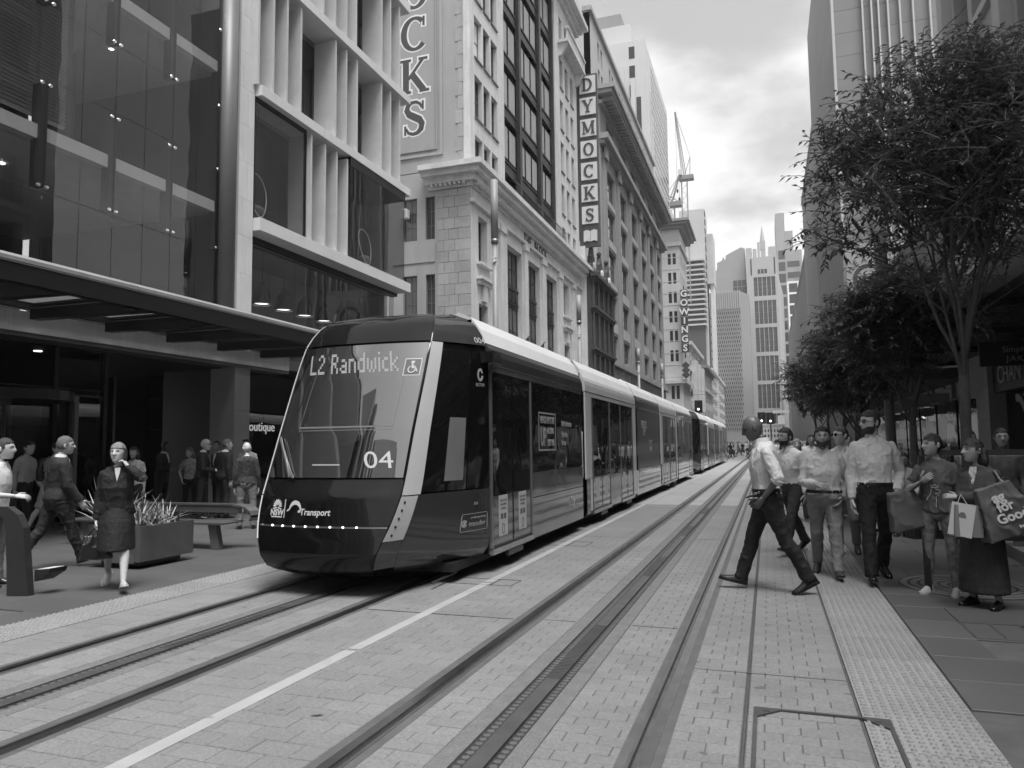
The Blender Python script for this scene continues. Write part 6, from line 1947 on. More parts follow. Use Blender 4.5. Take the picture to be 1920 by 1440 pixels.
def tram(label, y0, full=True):
    YL = 31.0
    yend = y0 + YL
    T = thing('tram', label, 'tram', (XC, (y0 + yend) / 2, 0), 'coupled trams on the left track')
    # ---------------- cabs
    for sg in (1, -1):
        N_ = Nose(y0, yend, sg)
        detail = full and sg > 0
        N_.patch(-2, 2, 48, 0.15, 3.34, 40, -0.02, MATS['tram_black'], 'cab_shell', T)
        N_.patch(-0.985, 0.985, 24, 0.152, 0.735, 12, 0.004, MATS['tram_black'], 'bumper', T)
        hd = N_.patch(-0.985, 0.985, 24, 0.76, 1.235, 12, 0.004, MATS['tram_black'], 'nose_panel', T)
        N_.patch(-0.97, 0.97, 24, 0.738, 0.757, 1, -0.006, MATS['metal_grey'], 'light_channel', T, rim=0.01)
        ws = N_.patch(-0.965, 0.965, 30, 1.265, 2.86, 24, 0.003, MATS['windscreen'], 'windscreen', T)
        N_.patch(-0.985, 0.985, 30, 2.885, 3.335, 14, 0.006, MATS['tram_black'], 'brow_panel', T)
        for s_ in (-1, 1):
            A = (lambda a, b: (a, b) if s_ > 0 else (-b, -a))
            # pillar and headlight strip at the corner
            ta, tb = A(1.0, 1.20)
            N_.patch(*A(1.0, 1.17), 4, 1.075, 2.872, 16, 0.012, MATS['tram_pillar'], 'pillar', T)
            hl = N_.patch(*A(1.0, 1.15), 4, 0.60, 1.062, 8, 0.012, MATS['tram_pillar'], 'headlight', T)
            for k in range(5):
                a = N_.p(s_ * 1.04, 0.66 + 0.085 * k, 0.012); b = N_.p(s_ * 1.04, 0.66 + 0.085 * k, 0.016)
                G().cyl(a, b, 0.016, n=8).build('lamp_dot', MATS['metal_dark'], hl)
            if s_ > 0:
                N_.patch(1.15, 1.985, 14, 0.20, 1.07, 10, 0.006, MATS['tram_dark'], 'cab_side_panel', T)
                N_.patch(1.0, 1.148, 3, 0.30, 0.595, 5, 0.006, MATS['tram_dark'], 'cab_side_panel', T)
                N_.patch(1.185, 1.66, 10, 1.09, 2.80, 16, 0.004, MATS['tram_glass'], 'cab_window', T)
                N_.patch(1.675, 1.985, 6, 1.09, 2.80, 16, 0.004, MATS['tram_black'], 'cab_panel', T)
                N_.patch(1.0, 1.97, 12, 2.885, 3.20, 10, 0.012, MATS['tram_dark'], 'roof_fairing', T)
            else:
                N_.patch(-1.985, -1.15, 14, 0.20, 1.07, 10, 0.006, MATS['tram_dark'], 'cab_side_panel', T)
                N_.patch(-1.148, -1.0, 3, 0.30, 0.595, 5, 0.006, MATS['tram_dark'], 'cab_side_panel', T)
                N_.patch(-1.66, -1.185, 10, 1.09, 2.80, 16, 0.004, MATS['tram_glass'], 'cab_window', T)
                N_.patch(-1.985, -1.675, 6, 1.09, 2.80, 16, 0.004, MATS['tram_black'], 'cab_panel', T)
                N_.patch(-1.97, -1.0, 12, 2.885, 3.20, 10, 0.012, MATS['tram_white'] if sg > 0 else MATS['tram_dark'], 'roof_fairing', T)
        # small running lights
        for k in range(9):
            t = -0.9 + 0.185 * k
            a = N_.p(t, 0.7475, -0.004); b = N_.p(t, 0.7475, 0.004)
            G().cyl(a, b, 0.011, n=8).build('marker_light', MATS['lit'] if k > 0 else MATS['decal_dim'], T)
        # wiper, screen-blind edge, signs
        wp = N_.line([(-0.93, 1.72), (-0.84, 1.60), (-0.62, 1.34), (-0.52, 1.24)], 0.018, 0.03, 'wiper', M('wiper_grey', 0.07, rough=0.3), T)
        N_.line([(-0.90, 1.70), (-0.74, 1.5), (-0.56, 1.24)], 0.014, 0.05, 'wiper_arm', MATS['wiper_grey'], wp)
        if detail:
            N_.patch(-0.66, 0.72, 16, 1.83, 1.85, 1, 0.0045, M('blind_line', 0.15, rough=0.4), 'blind_edge', T, rim=0.002)
            N_.patch(-0.66, 0.72, 16, 1.80, 1.807, 1, 0.0045, M('blind_line', 0.15, rough=0.4), 'blind_edge', T, rim=0.002)
            N_.patch(lambda z: -0.66 + (z - 1.85) * 0.06, lambda z: -0.653 + (z - 1.85) * 0.06, 1, 1.852, 2.5, 8, 0.0045, M('blind_line', 0.15, rough=0.4), 'blind_edge', T, rim=0.002)
            N_.patch(lambda z: 0.713 + (z - 1.85) * 0.02, lambda z: 0.72 + (z - 1.85) * 0.02, 1, 1.852, 2.5, 8, 0.0045, M('blind_line', 0.15, rough=0.4), 'blind_edge', T, rim=0.002)
            N_.patch(-0.30, 0.10, 6, 1.40, 1.415, 1, 0.0045, MATS['decal_dim'], 'dash_light', T, rim=0.002)
            # destination: dot-matrix style blocks
            FONT5 = {'L': ('1000', '1000', '1000', '1000', '1000', '1000', '1111'), '2': ('0110', '1001', '0001', '0010', '0100', '1000', '1111'), ' ': ('00',) * 7,
                     'R': ('1110', '1001', '1001', '1110', '1010', '1001', '1001'), 'a': ('0000', '0000', '0110', '0001', '0111', '1001', '0111'), 'n': ('0000', '0000', '1110', '1001', '1001', '1001', '1001'),
                     'd': ('0001', '0001', '0111', '1001', '1001', '1001', '0111'), 'w': ('00000', '00000', '10001', '10101', '10101', '10101', '01010'), 'i': ('1', '0', '1', '1', '1', '1', '1'),
                     'c': ('000', '000', '011', '100', '100', '100', '011'), 'k': ('1000', '1000', '1001', '1010', '1100', '1010', '1001')}
            cols_ = 0
            cells = []
            for ch in 'L2 Randwick':
                rows_ = FONT5[ch]
                for r_, row in enumerate(rows_):
                    for c_, b_ in enumerate(row):
                        if b_ == '1': cells.append((cols_ + c_, 6 - r_))
                cols_ += len(rows_[0]) + 1
            ds = N_.patch(-0.74, 0.60, 16, 2.42, 2.81, 6, 0.0042, MATS['windscreen'], 'destination_display', T, rim=0.002)
            g = G(); pit = 0.0253; pz = 0.037
            for (c_, r_) in cells:
                for dx in (0, 1):
                    for dz in (0, 1):
                        x = (c_ - cols_ / 2 + 0.5 * dx) * pit - 0.06; z = 2.50 + (r_ + 0.5 * dz) * pz; x -= 0.28 * (z - 2.6)
                        q = [N_.p((x + a * pit * 0.4) / 0.9, z + b * pz * 0.38, 0.006) for a, b in ((0, 0), (1, 0), (1, 1), (0, 1))]
                        g.quad(*q)
            g.build('destination_text', MATS['led_text'], ds, kind='stuff')
            N_.map_mesh(text_mesh('04', 0.36, 0.002), lambda x: 0.62 + x / 0.9, 1.45, 0.006, 'fleet_number', MATS['decal_white'], T, zscale=0.75, shear=0.22)
            # wheelchair sign
            bp = N_.patch(0.70, 0.925, 4, 2.44, 2.655, 4, 0.0055, MATS['decal_white'], 'access_sign', T, rim=0.003)
            N_.patch(0.712, 0.913, 4, 2.452, 2.643, 4, 0.0075, M('decal_mid', 0.09, rough=0.4), 'access_sign_field', T, rim=0.002)
            ic = [[(-0.02, 0.075), (0.02, 0.075), (0.02, 0.045), (-0.02, 0.045)], [(-0.012, 0.04), (0.008, 0.04), (0.014, -0.015), (-0.006, -0.015)],
                  [(-0.006, 0.012), (0.04, 0.012), (0.04, 0.0), (-0.006, 0.0)], [(0.0, -0.006), (0.045, -0.006), (0.045, -0.02), (0.0, -0.02)], [(0.035, -0.01), (0.05, -0.01), (0.072, -0.06), (0.057, -0.06)]]
            for k in range(9):
                a = radians(120 + 27 * k); b = radians(120 + 27 * (k + 1))
                ic.append([(0.0 + r * cos(t), -0.03 + r * 1.0 * sin(t)) for r, t in ((0.036, a), (0.05, a), (0.05, b), (0.036, b))])
            N_.map_mesh(poly_mesh(ic, 0.002), lambda x: 0.81 + x / 0.9, 2.545, 0.0085, 'access_symbol', MATS['decal_white'], bp)
            # operator marks on the nose
            N_.map_mesh(poly_mesh(flower(0, 0, 0.085), 0.002), lambda x: -0.645 + x / 0.9, 0.945, 0.007, 'emblem', MATS['decal_white'], T)
            N_.map_mesh(text_mesh('NSW', 0.092, 0.002, bold=0.003), lambda x: -0.645 + x / 0.9, 0.882, 0.007, 'lettering', MATS['decal_white'], T)
            N_.map_mesh(poly_mesh([[(-0.085, 0), (0.085, 0), (0.085, 0.012), (-0.085, 0.012)]], 0.002), lambda x: -0.645 + x / 0.9, 0.832, 0.007, 'lettering', MATS['decal_white'], T)
            N_.map_mesh(poly_mesh([[(-0.004, -0.1), (0.004, -0.1), (0.004, 0.1), (-0.004, 0.1)]], 0.002), lambda x: -0.515 + x / 0.9, 0.93, 0.007, 'divider', MATS['decal_white'], T)
            N_.map_mesh(poly_mesh(hop(0, 0, 0.085), 0.002), lambda x: -0.345 + x / 0.9, 0.915, 0.007, 'emblem', MATS['decal_white'], T)
            N_.map_mesh(text_mesh('Transport', 0.098, 0.002, bold=0.002), lambda x: -0.04 + x / 0.9, 0.895, 0.007, 'lettering', MATS['decal_white'], T)
            # side marks
            def tside(x, c=1.5): return c + x / 1.55
            N_.map_mesh(text_mesh('004', 0.14, 0.002), lambda x: 1.86 + x / 0.9, 2.945, 0.016, 'fleet_number', MATS['decal_white'], T, zscale=0.8)
            N_.map_mesh(text_mesh('transdev', 0.085, 0.002), lambda x: 1.83 + x / 1.6, 0.66, 0.009, 'lettering', MATS['decal_dim'], T)
            N_.map_mesh(text_mesh('proudly operated by', 0.034, 0.002), lambda x: 1.84 + x / 1.6, 0.735, 0.009, 'lettering', MATS['decal_dim'], T)
            bxp = []
            for (a, b, c, d) in ((-0.235, 0.235, 0.1, 0.106), (-0.235, 0.235, -0.106, -0.1), (-0.241, -0.235, -0.09, 0.09), (0.235, 0.241, -0.09, 0.09)):
                bxp.append([(a, c), (b, c), (b, d), (a, d)])
            N_.map_mesh(poly_mesh(bxp, 0.002), lambda x: 1.80 + x / 1.6, 0.68, 0.008, 'border', MATS['decal_dim'], T)
            N_.map_mesh(poly_mesh([[(0.045 * cos(t) * r, 0.045 * sin(t) * r) for r, t in ((0.7, radians(a)), (1, radians(a)), (1, radians(a + 34)), (0.7, radians(a + 34)))] for a in range(40, 330, 34)] + [[(-0.02, -0.03), (0.02, -0.02), (0.035, 0.035), (0.0, 0.02)]], 0.002), lambda x: 1.685 + x / 1.6, 0.67, 0.009, 'emblem', MATS['decal_dim'], T)
            N_.map_mesh(text_mesh('010', 0.05, 0.002), lambda x: 1.80 + x / 1.6, 0.9, 0.009, 'lettering', MATS['decal_dim'], T)
            N_.map_mesh(poly_mesh([[(0.075 * cos(t) * r, 0.085 * sin(t) * r) for r, t in ((0.6, radians(a)), (1, radians(a)), (1, radians(a + 30)), (0.6, radians(a + 30)))] for a in range(20, 350, 30)], 0.002), lambda x: 1.825 + x / 1.5, 2.50, 0.008, 'emblem', MATS['decal_dim'], T)
            N_.map_mesh(text_mesh('ALSTOM', 0.06, 0.002), lambda x: 1.825 + x / 1.5, 2.37, 0.008, 'lettering', MATS['decal_dim'], T)
            G().cyl(N_.p(1.86, 1.92, 0.0), N_.p(1.86, 1.92, 0.02), 0.05, n=12).build('door_button', MATS['chrome'], T)
            # cabin objects seen through the side glass: a pale seat back and two hands on the desk
            N_.patch(1.40, 1.62, 4, 1.2, 1.95, 6, 0.0055, M('seat_print', 0.16, rough=0.3, var=0.1), 'seat_back', T, rim=0.002)
            # camera pod
            a = N_.p(1.93, 2.80, 0.0)
            G().hexa([(a[0] - 0.05, 8.72, 2.66), (a[0] + 0.15, 8.72, 2.66), (a[0] + 0.15, 9.06, 2.66), (a[0] - 0.05, 9.06, 2.66), (a[0] - 0.05, 8.72, 2.80), (a[0] + 0.15, 8.72, 2.80), (a[0] + 0.12, 9.06, 2.82), (a[0] - 0.05, 9.06, 2.82)]).build('camera_pod', MATS['tram_black'], T)
    # ---------------- body modules on the visible (right) side, closed box behind
    def Yof(s): return y0 + s
    xs_ = XC + 1.33
    xl_ = XC - 1.33
    prof_out = [(1.33, 2.66), (1.326, 2.78), (1.315, 2.86), (1.285, 2.93), (1.20, 3.12), (1.08, 3.28)]
    def strip(s0, s1, pa, mat, nm, side=1, off=0.0):
        g = G(); a, b = Yof(s0), Yof(s1)
        rings = []
        pin = [(x - 0.05, z - 0.03) for x, z in pa]
        poly = [(x + off, z) for x, z in pa] + pin[::-1]
        g.loft([[(XC + side * x, a, z) for x, z in poly], [(XC + side * x, b, z) for x, z in poly]])
        ob = g.build(nm, mat, T)
        return ob
    def sidebox(s0, s1, z0, z1, mat, nm, out=0.0, th=0.05, parent=None, side=1):
        x1_ = 1.33 + out
        return G().box(XC + side * (x1_ - th), XC + side * x1_, Yof(s0), Yof(s1), z0, z1).build(nm, mat, parent or T)
    mods = [(2.06, 7.05, 'd'), (7.35, 13.15, 'l'), (13.32, 17.9, 'm'), (18.05, 22.75, 'l'), (22.95, YL - 2.06, 'd')]
    for mi, (a, b, kind) in enumerate(mods):
        covm = MATS['tram_white'] if kind == 'l' else MATS['tram_dark']
        G().box(xl_ + 0.02, xs_ - 0.03, Yof(a), Yof(b), 0.24, 2.64).build('body_shell', MATS['tram_black'], T)
        G().box(xl_ + 0.24, xs_ - 0.24, Yof(a), Yof(b), 2.64, 3.25).build('roof_core', MATS['tram_dark'], T)
        for side in (1, -1):
            strip(a, b, prof_out[:4], covm, 'roof_coving', side)
            strip(a, b, prof_out[3:] + [(0.9, 3.355)], MATS['tram_roof'], 'roof_edge', side)
            sidebox(a, b, 2.645, 2.66, MATS['tram_trim'], 'trim_line', 0.004, side=side)
            sidebox(a, b, 2.565, 2.642, covm if kind == 'l' else MATS['tram_panel'], 'cant_rail', 0.0, side=side)
        G().box(XC - 0.9, XC + 0.9, Yof(a + 0.15), Yof(b - 0.15), 3.255, 3.36).build('roof_panel', MATS['tram_roof'], T)
        # left (hidden) side: plain
        sidebox(a, b, 0.24, 1.19, MATS['tram_panel'], 'lower_panel', 0, side=-1)
        sidebox(a, b, 1.2, 2.56, MATS['tram_glass'], 'window', -0.004, side=-1)
        # right side
        def door(s0, s1, big):
            mid = (s0 + s1) / 2
            dr = sidebox(s0 - 0.05, s1 + 0.05, 0.22, 0.285, MATS['tram_trim'], 'door_sill', 0.02)
            for (p, q) in ((s0, mid - 0.008), (mid + 0.008, s1)):
                lf = sidebox(p, q, 0.30, 2.56, MATS['tram_black'], 'door_leaf', -0.012)
                G().box(XC + 1.318, XC + 1.322, Yof(p + 0.05), Yof(q - 0.05), 0.97, 2.50).build('door_glass', MATS['tram_glass'], lf)
                G().box(XC + 1.318, XC + 1.322, Yof(p + 0.03), Yof(q - 0.03), 0.33, 0.955).build('door_panel', MATS['tram_panel'], lf)
                if full and mi < 4:
                    c = (p + q) / 2
                    st = G().box(XC + 1.322, XC + 1.3245, Yof(c - 0.17), Yof(c + 0.17), 0.42 if mi == 0 else 0.5, 0.95 if mi == 0 else 0.92).build('notice', M('notice_white', 0.52, rough=0.5, var=0.05), lf)
                    if mi == 0:
                        for li, tx in enumerate(('Tap on every', 'time before', 'boarding.')):
                            put_text(tx, 'notice_text', MATS['letter_dark'], st, (XC + 1.326, Yof(c), 0.885 - li * 0.052), (0, 1, 0), (0, 0, 1), 0.05, 0.001)
                        for dy in (-0.06, 0.06):
                            G().box(XC + 1.3246, XC + 1.326, Yof(c + dy - 0.045), Yof(c + dy + 0.045), 0.64, 0.71).build('notice_picture', MATS['decal_mid'], st)
                        ring = G()
                        for k in range(14):
                            t0, t1 = 2 * pi * k / 14, 2 * pi * (k + 1) / 14
                            ring.prism([(0.04 * cos(t0), 0.055 * sin(t0)), (0.052 * cos(t0), 0.07 * sin(t0)), (0.052 * cos(t1), 0.07 * sin(t1)), (0.04 * cos(t1), 0.055 * sin(t1))], 0, 0.0015, lambda x, y, h: (XC + 1.3246 + h, Yof(c) + x, 0.51 + y))
                        ring.build('notice_symbol', MATS['letter_dark'], st)
            sidebox(s0 - 0.06, s0 - 0.012, 0.30, 2.56, MATS['tram_silver'], 'door_post', 0.006)
            sidebox(s1 + 0.012, s1 + 0.06, 0.30, 2.56, MATS['tram_silver'], 'door_post', 0.006)
            sidebox(mid - 0.3, mid + 0.3, 0.14, 0.21, MATS['metal_dark'], 'step_edge', 0.03)
        def win(s0, s1, low=True):
            sidebox(s0, s1, 1.21, 2.555, MATS['tram_glass'], 'window', -0.004)
            if low:
                sidebox(s0, s1, 0.83, 1.195, MATS['tram_panel'], 'waist_panel', 0.0)
                sidebox(s0, s1, 0.225, 0.815, MATS['tram_panel'], 'skirt_panel', 0.0)
        if kind == 'd':
            if mi == 0:
                door(a + 0.10, a + 1.72, True); win(a + 1.80, b - 0.02)
            else:
                win(a + 0.02, b - 1.80); door(b - 1.72, b - 0.10, True)
        elif kind == 'l':
            for (p, q) in ((a, a + 0.50), (b - 0.42, b)):
                sidebox(p, q, 0.95, 2.56, MATS['tram_white'], 'end_pillar', 0.0)
                sidebox(p, q, 0.30, 0.94, MATS['tram_white'], 'end_pillar', 0.0)
            sidebox(a, a + 0.3, 0.25, 0.93, MATS['tram_dark'], 'corner_guard', 0.006)
            d1 = (a + 0.62, a + 2.3); d2 = (b - 2.15, b - 0.55)
            door(*d1, False); door(*d2, False)
            sidebox(d1[1] + 0.09, d2[0] - 0.09, 0.24, 0.94, MATS['tram_silver'], 'waist_panel', 0.0)
            sidebox(d1[1] + 0.09, d2[0] - 0.09, 0.95, 2.555, MATS['tram_glass'], 'window', -0.004)
        else:
            sidebox(a, a + 0.16, 0.9, 2.56, MATS['tram_black'], 'end_pillar', 0.0); sidebox(a, a + 0.16, 0.24, 0.89, MATS['tram_white'], 'end_pillar', 0.0)
            sidebox(b - 0.16, b, 0.9, 2.56, MATS['tram_black'], 'end_pillar', 0.0); sidebox(b - 0.16, b, 0.24, 0.89, MATS['tram_white'], 'end_pillar', 0.0)
            sidebox(a + 0.17, b - 0.17, 0.95, 2.555, M('tram_film', 0.055, rough=0.2, var=0.05, spec=0.6), 'window', -0.004)
            sidebox(a + 0.17, b - 0.17, 0.24, 0.94, MATS['tram_panel'], 'skirt_panel', 0.0)
    # joints
    for (a, b) in zip(mods[:-1], mods[1:]):
        g = G()
        n = 4
        for k in range(n):
            s0 = a[1] + (b[0] - a[1]) * k / n; s1 = a[1] + (b[0] - a[1]) * (k + 0.8) / n
            g.box(xl_ + 0.12, xs_ - 0.10, Yof(s0), Yof(s1), 0.3, 3.0)
        g.box(xl_ + 0.16, xs_ - 0.15, Yof(a[1]), Yof(b[0]), 0.3, 2.95)
        g.build('bellows', MATS['bellows'], T)
    if full:
        s = mods[0][1]
        G().prism([(-0.02, 1.3), (0.2, 1.86), (0.2, 0.95)], 0, 0.02, lambda yy, z, h: (XC + 1.26 + h, Yof(s) + 0.05 + yy, z)).build('joint_cover', MATS['tram_white'], T)
        # window notices on the first module
        yb0 = Yof(mods[0][0] + 2.15)
        fx = XC + 1.327
        for (p, q, c, d) in ((0, 0.98, 2.10, 2.125), (0, 0.98, 1.515, 1.54), (0, 0.025, 1.54, 2.10), (0.955, 0.98, 1.54, 2.10)):
            G().box(fx, fx + 0.002, yb0 + p, yb0 + q, c, d).build('notice_border', MATS['decal_dim'], T)
        for tx, yy, zz, sz, wd_ in (('HEADS', 0.26, 2.00, 0.15, 0.75), ('PLAY IT SAFE', 0.68, 2.00, 0.15, 0.50), ('UP', 0.26, 1.72, 0.42, 0.62), ('AROUND', 0.66, 1.83, 0.13, 0.75), ('LIGHT RAIL.', 0.70, 1.64, 0.14, 0.55)):
            me = text_mesh(tx, sz, 0.002, bold=0.006, width=wd_)
            mt = Matrix(((0, 0, 1, fx + 0.001), (1, 0, 0, yb0 + yy), (0, 1, 0, zz), (0, 0, 0, 1)))
            me.transform(mt); me.materials.clear(); me.materials.append(MATS['decal_dim']); link('notice_text', me, T)
        for tx, zz in (('Ditch the distractions.', 1.97), ('Check twice', 1.78), ('for trams.', 1.64)):
            me = text_mesh(tx, 0.13, 0.002, align='LEFT', bold=0.003, width=0.6)
            mt = Matrix(((0, 0, 1, fx + 0.001), (1, 0, 0, yb0 + 1.35), (0, 1, 0, zz), (0, 0, 0, 1)))
            me.transform(mt); me.materials.clear(); me.materials.append(MATS['decal_dim']); link('notice_text', me, T)
        # operator marks on the skirt
        yy = Yof(mods[0][1] - 0.95); fx2 = XC + 1.331
        for me, dy, zz in ((poly_mesh(flower(0, 0, 0.1), 0.002), 0, 0.60), (text_mesh('NSW', 0.10, 0.002), 0, 0.52), (poly_mesh(hop(0, 0, 0.08), 0.002), 0.30, 0.53), (text_mesh('Transport', 0.10, 0.002), 0.62, 0.50)):
            me.transform(Matrix(((0, 0, 1, fx2), (1, 0, 0, yy + dy), (0, 1, 0, zz), (0, 0, 0, 1))))
            me.materials.clear(); me.materials.append(MATS['decal_dim']); link('lettering', me, T)
        # film lettering on the middle module
        ym = Yof(mods[2][0] + 0.5)
        for tx, dy, zz, sz in (('HEADS', 0.8, 2.15, 0.3), ('UP', 0.8, 1.95, 0.3), ('PLAY IT', 2.0, 1.65, 0.2), ('SAFE', 2.0, 1.45, 0.2)):
            me = text_mesh(tx, sz, 0.002, bold=0.004)
            me.transform(Matrix(((0, 0, 1, XC + 1.328), (1, 0, 0, ym + dy), (0, 1, 0, zz), (0, 0, 0, 1))))
            me.materials.clear(); me.materials.append(MATS['decal_dim']); link('notice_text', me, T)
    # underframe, bogies, wheels
    G().box(xl_ + 0.18, xs_ - 0.18, Yof(1.3), Yof(YL - 1.3), 0.13, 0.238).build('underframe', MATS['tram_under'], T)
    for s in (3.6, 5.4, 14.6, 16.6, YL - 5.4, YL - 3.6):
        for sx in (-1, 1):
            w = G().cyl((XC + sx * 0.66, Yof(s), 0.285), (XC + sx * 0.78, Yof(s), 0.285), 0.284, n=18)
            w.build('wheel', MATS['rail_rust'], T)
    G().tube([(XC + 1.05, Yof(1.7), 0.2), (XC + 1.05, Yof(1.6), 0.08), (XC + 1.05, Yof(0.9), 0.075)], 0.014, 6).build('guard_bar', MATS['metal_dark'], T)
    # roof equipment
    for (s0, s1, z1, w_) in ((2.6, 5.2, 3.44, 0.75), (8.5, 11.8, 3.43, 0.8), (14, 17.2, 3.46, 0.85), (18.8, 21.8, 3.43, 0.8), (YL - 5.2, YL - 2.6, 3.44, 0.75)):
        G().hexa([(XC - w_, Yof(s0), 3.362), (XC + w_, Yof(s0), 3.362), (XC + w_, Yof(s1), 3.362), (XC - w_, Yof(s1), 3.362),
                  (XC - w_ + 0.1, Yof(s0 + 0.2), z1), (XC + w_ - 0.1, Yof(s0 + 0.2), z1), (XC + w_ - 0.1, Yof(s1 - 0.2), z1), (XC - w_ + 0.1, Yof(s1 - 0.2), z1)]).build('roof_unit', MATS['tram_roof'], T)
    return T
tram('front tram with its dark raked windscreen showing L2 Randwick and number 04', 6.8, True)
tram('second tram coupled behind, its cab end hidden by the front tram', 38.0, False)
# ================================================================ people
from mathutils import noise as MN
M('skin_light', 0.52, rough=0.5, var=0.05, scale=8)
M('skin_mid', 0.30, rough=0.5, var=0.06, scale=8)
M('skin_brown', 0.33, rough=0.48, var=0.06, scale=8)
M('skin_dark', 0.10, rough=0.42, var=0.06, scale=8)
M('lip', 0.22, rough=0.5)
M('eye_dark', 0.02, rough=0.2, var=0.0)
M('hair_black', 0.012, rough=0.45, var=0.3, scale=20, bump=0.6, bscale=120)
M('hair_brown', 0.035, rough=0.5, var=0.3, scale=20, bump=0.6, bscale=120)
M('hair_grey', 0.13, rough=0.6, var=0.3, scale=25, bump=0.6, bscale=120)
M('hair_blond', 0.22, rough=0.5, var=0.3, scale=25, bump=0.6, bscale=120)
M('hair_white', 0.6, rough=0.6, var=0.2, scale=25, bump=0.4, bscale=120)
def cloth_m(name, v, **k):
    kw = dict(rough=0.8, var=0.08, scale=5, bump=0.55, bscale=22)
    kw.update(k)
    return M(name, v, **kw)
cloth_m('shirt_white', 0.7); cloth_m('shirt_pale', 0.56); cloth_m('shirt_grey', 0.40); cloth_m('tee_grey', 0.17); cloth_m('tee_charcoal', 0.085)
cloth_m('suit_dark', 0.013); cloth_m('suit_charcoal', 0.02); cloth_m('trouser_black', 0.009); cloth_m('trouser_dark', 0.028); cloth_m('jeans_pale', 0.20, var=0.2); cloth_m('jeans_mid', 0.12, var=0.2)
cloth_m('shorts_pale', 0.34); cloth_m('dress_black', 0.008); cloth_m('blazer', 0.04); cloth_m('skirt_dark', 0.028)
cloth_m('pattern_dark', 0.03, var=0.8, scale=14); cloth_m('pattern_leg', 0.17, var=0.75, scale=16); cloth_m('pattern_pale', 0.38, var=0.5, scale=14); cloth_m('scarf', 0.35, var=0.9, scale=30)
M('shoe_black', 0.012, rough=0.25, var=0.1); M('shoe_brown', 0.05, rough=0.4, var=0.15); M('shoe_pale', 0.42, rough=0.6, var=0.12, scale=20); M('shoe_sole', 0.55, rough=0.7)
M('belt', 0.012, rough=0.35)

def rotx(a): return Matrix.Rotation(a, 3, 'X')
def rotz(a): return Matrix.Rotation(a, 3, 'Z')

JUNK = []
RAW = bpy.data.objects.new('raw', bpy.data.meshes.new('raw'))
RAW.modifiers.new('r', 'REMESH'); RAW.modifiers.new('s', 'SMOOTH')
RAW.modifiers[0].mode = 'VOXEL'; RAW.modifiers[0].use_smooth_shade = True; RAW.modifiers[1].factor = 0.5
def remesh(g, voxel, smooth=3, name='cloth', fold=0.0, fscale=6.0, seed=0.0, stretch=(1, 1, 0.55)):
    me = bpy.data.meshes.new('raw'); me.from_pydata([tuple(q) for q in g.v], [], g.f)
    JUNK.append(me)
    RAW.data = me
    RAW.modifiers[0].voxel_size = voxel; RAW.modifiers[1].iterations = smooth
    out = bake(RAW, name)
    if fold:
        n_ = len(out.vertices)
        co = np.empty(n_ * 3, np.float32); out.vertices.foreach_get('co', co); co = co.reshape(-1, 3)
        no = np.empty(n_ * 3, np.float32); out.vertex_normals.foreach_get('vector', no); no = no.reshape(-1, 3)
        p = co * np.array(stretch) * fscale + np.array((seed * 7.3, seed * 3.1, seed * 5.7))
        a = vnoise(p); b = vnoise(p * 2.3 + 9.1)
        c = vnoise(p[:, [2, 0, 1]] * 1.3 + 4.7)
        d = fold * np.maximum(-0.25, (1 - np.abs(a)) ** 4 * 0.9 + (1 - np.abs(c)) ** 5 * 0.7 - 0.45 + b * 0.3)
        co = co + no * d[:, None]
        out.vertices.foreach_set('co', co.astype(np.float32).ravel())
        out.update()
    return out

def vnoise(p):
    """smooth lattice noise in [-1, 1]"""
    i = np.floor(p).astype(np.int64); f = p - i; f = f * f * (3 - 2 * f)
    def h(dx, dy, dz):
        v = (i[:, 0] + dx) * 374761393 + (i[:, 1] + dy) * 668265263 + (i[:, 2] + dz) * 2147483647
        v = (v ^ (v >> 13)) * 1274126177
        return ((v ^ (v >> 16)) & 0xffff) / 32767.5 - 1.0
    r = 0
    for dx in (0, 1):
        for dy in (0, 1):
            for dz in (0, 1):
                r = r + h(dx, dy, dz) * (f[:, 0] if dx else 1 - f[:, 0]) * (f[:, 1] if dy else 1 - f[:, 1]) * (f[:, 2] if dz else 1 - f[:, 2])
    return r

def ellring(c, R, rx, ry, n=16, p=2.3):
    out = []
    for i in range(n):
        a = 2 * pi * i / n
        ca, sa = cos(a), sin(a)
        x = rx * abs(ca) ** (2 / p) * (1 if ca >= 0 else -1); y = ry * abs(sa) ** (2 / p) * (1 if sa >= 0 else -1)
        out.append(c + R @ Vector((x, y, 0)))
    return out

ARM = {  # wrist relative to the shoulder (outwards, forwards, up) in heights, and where the elbow points
    'down': ((0.035, 0.015, -0.312), (0.4, -1, 0)), 'fwd': ((0.025, 0.13, -0.28), (0.3, -1, -0.3)), 'back': ((0.03, -0.12, -0.28), (0.3, -1, 0)),
    'pocket': ((0.012, 0.045, -0.262), (0.75, -1, 0)), 'phone': ((-0.022, 0.075, 0.055), (1, 0.35, -0.9)), 'crossed': ((-0.165, 0.115, -0.135), (1, 0.1, -0.8)),
    'belly': ((-0.05, 0.15, -0.165), (0.7, -0.6, -0.6)), 'strap': ((-0.02, 0.10, -0.085), (0.8, -0.2, -1)), 'hip': ((0.03, 0.03, -0.27), (1, -0.6, 0)), 'front': ((-0.02, 0.16, -0.17), (0.5, -0.7, -0.5)),
    'mouth': ((-0.075, 0.12, 0.03), (0.8, 0.1, -1)), 'lap': ((-0.05, 0.17, -0.2), (0.7, -0.5, -0.3))}
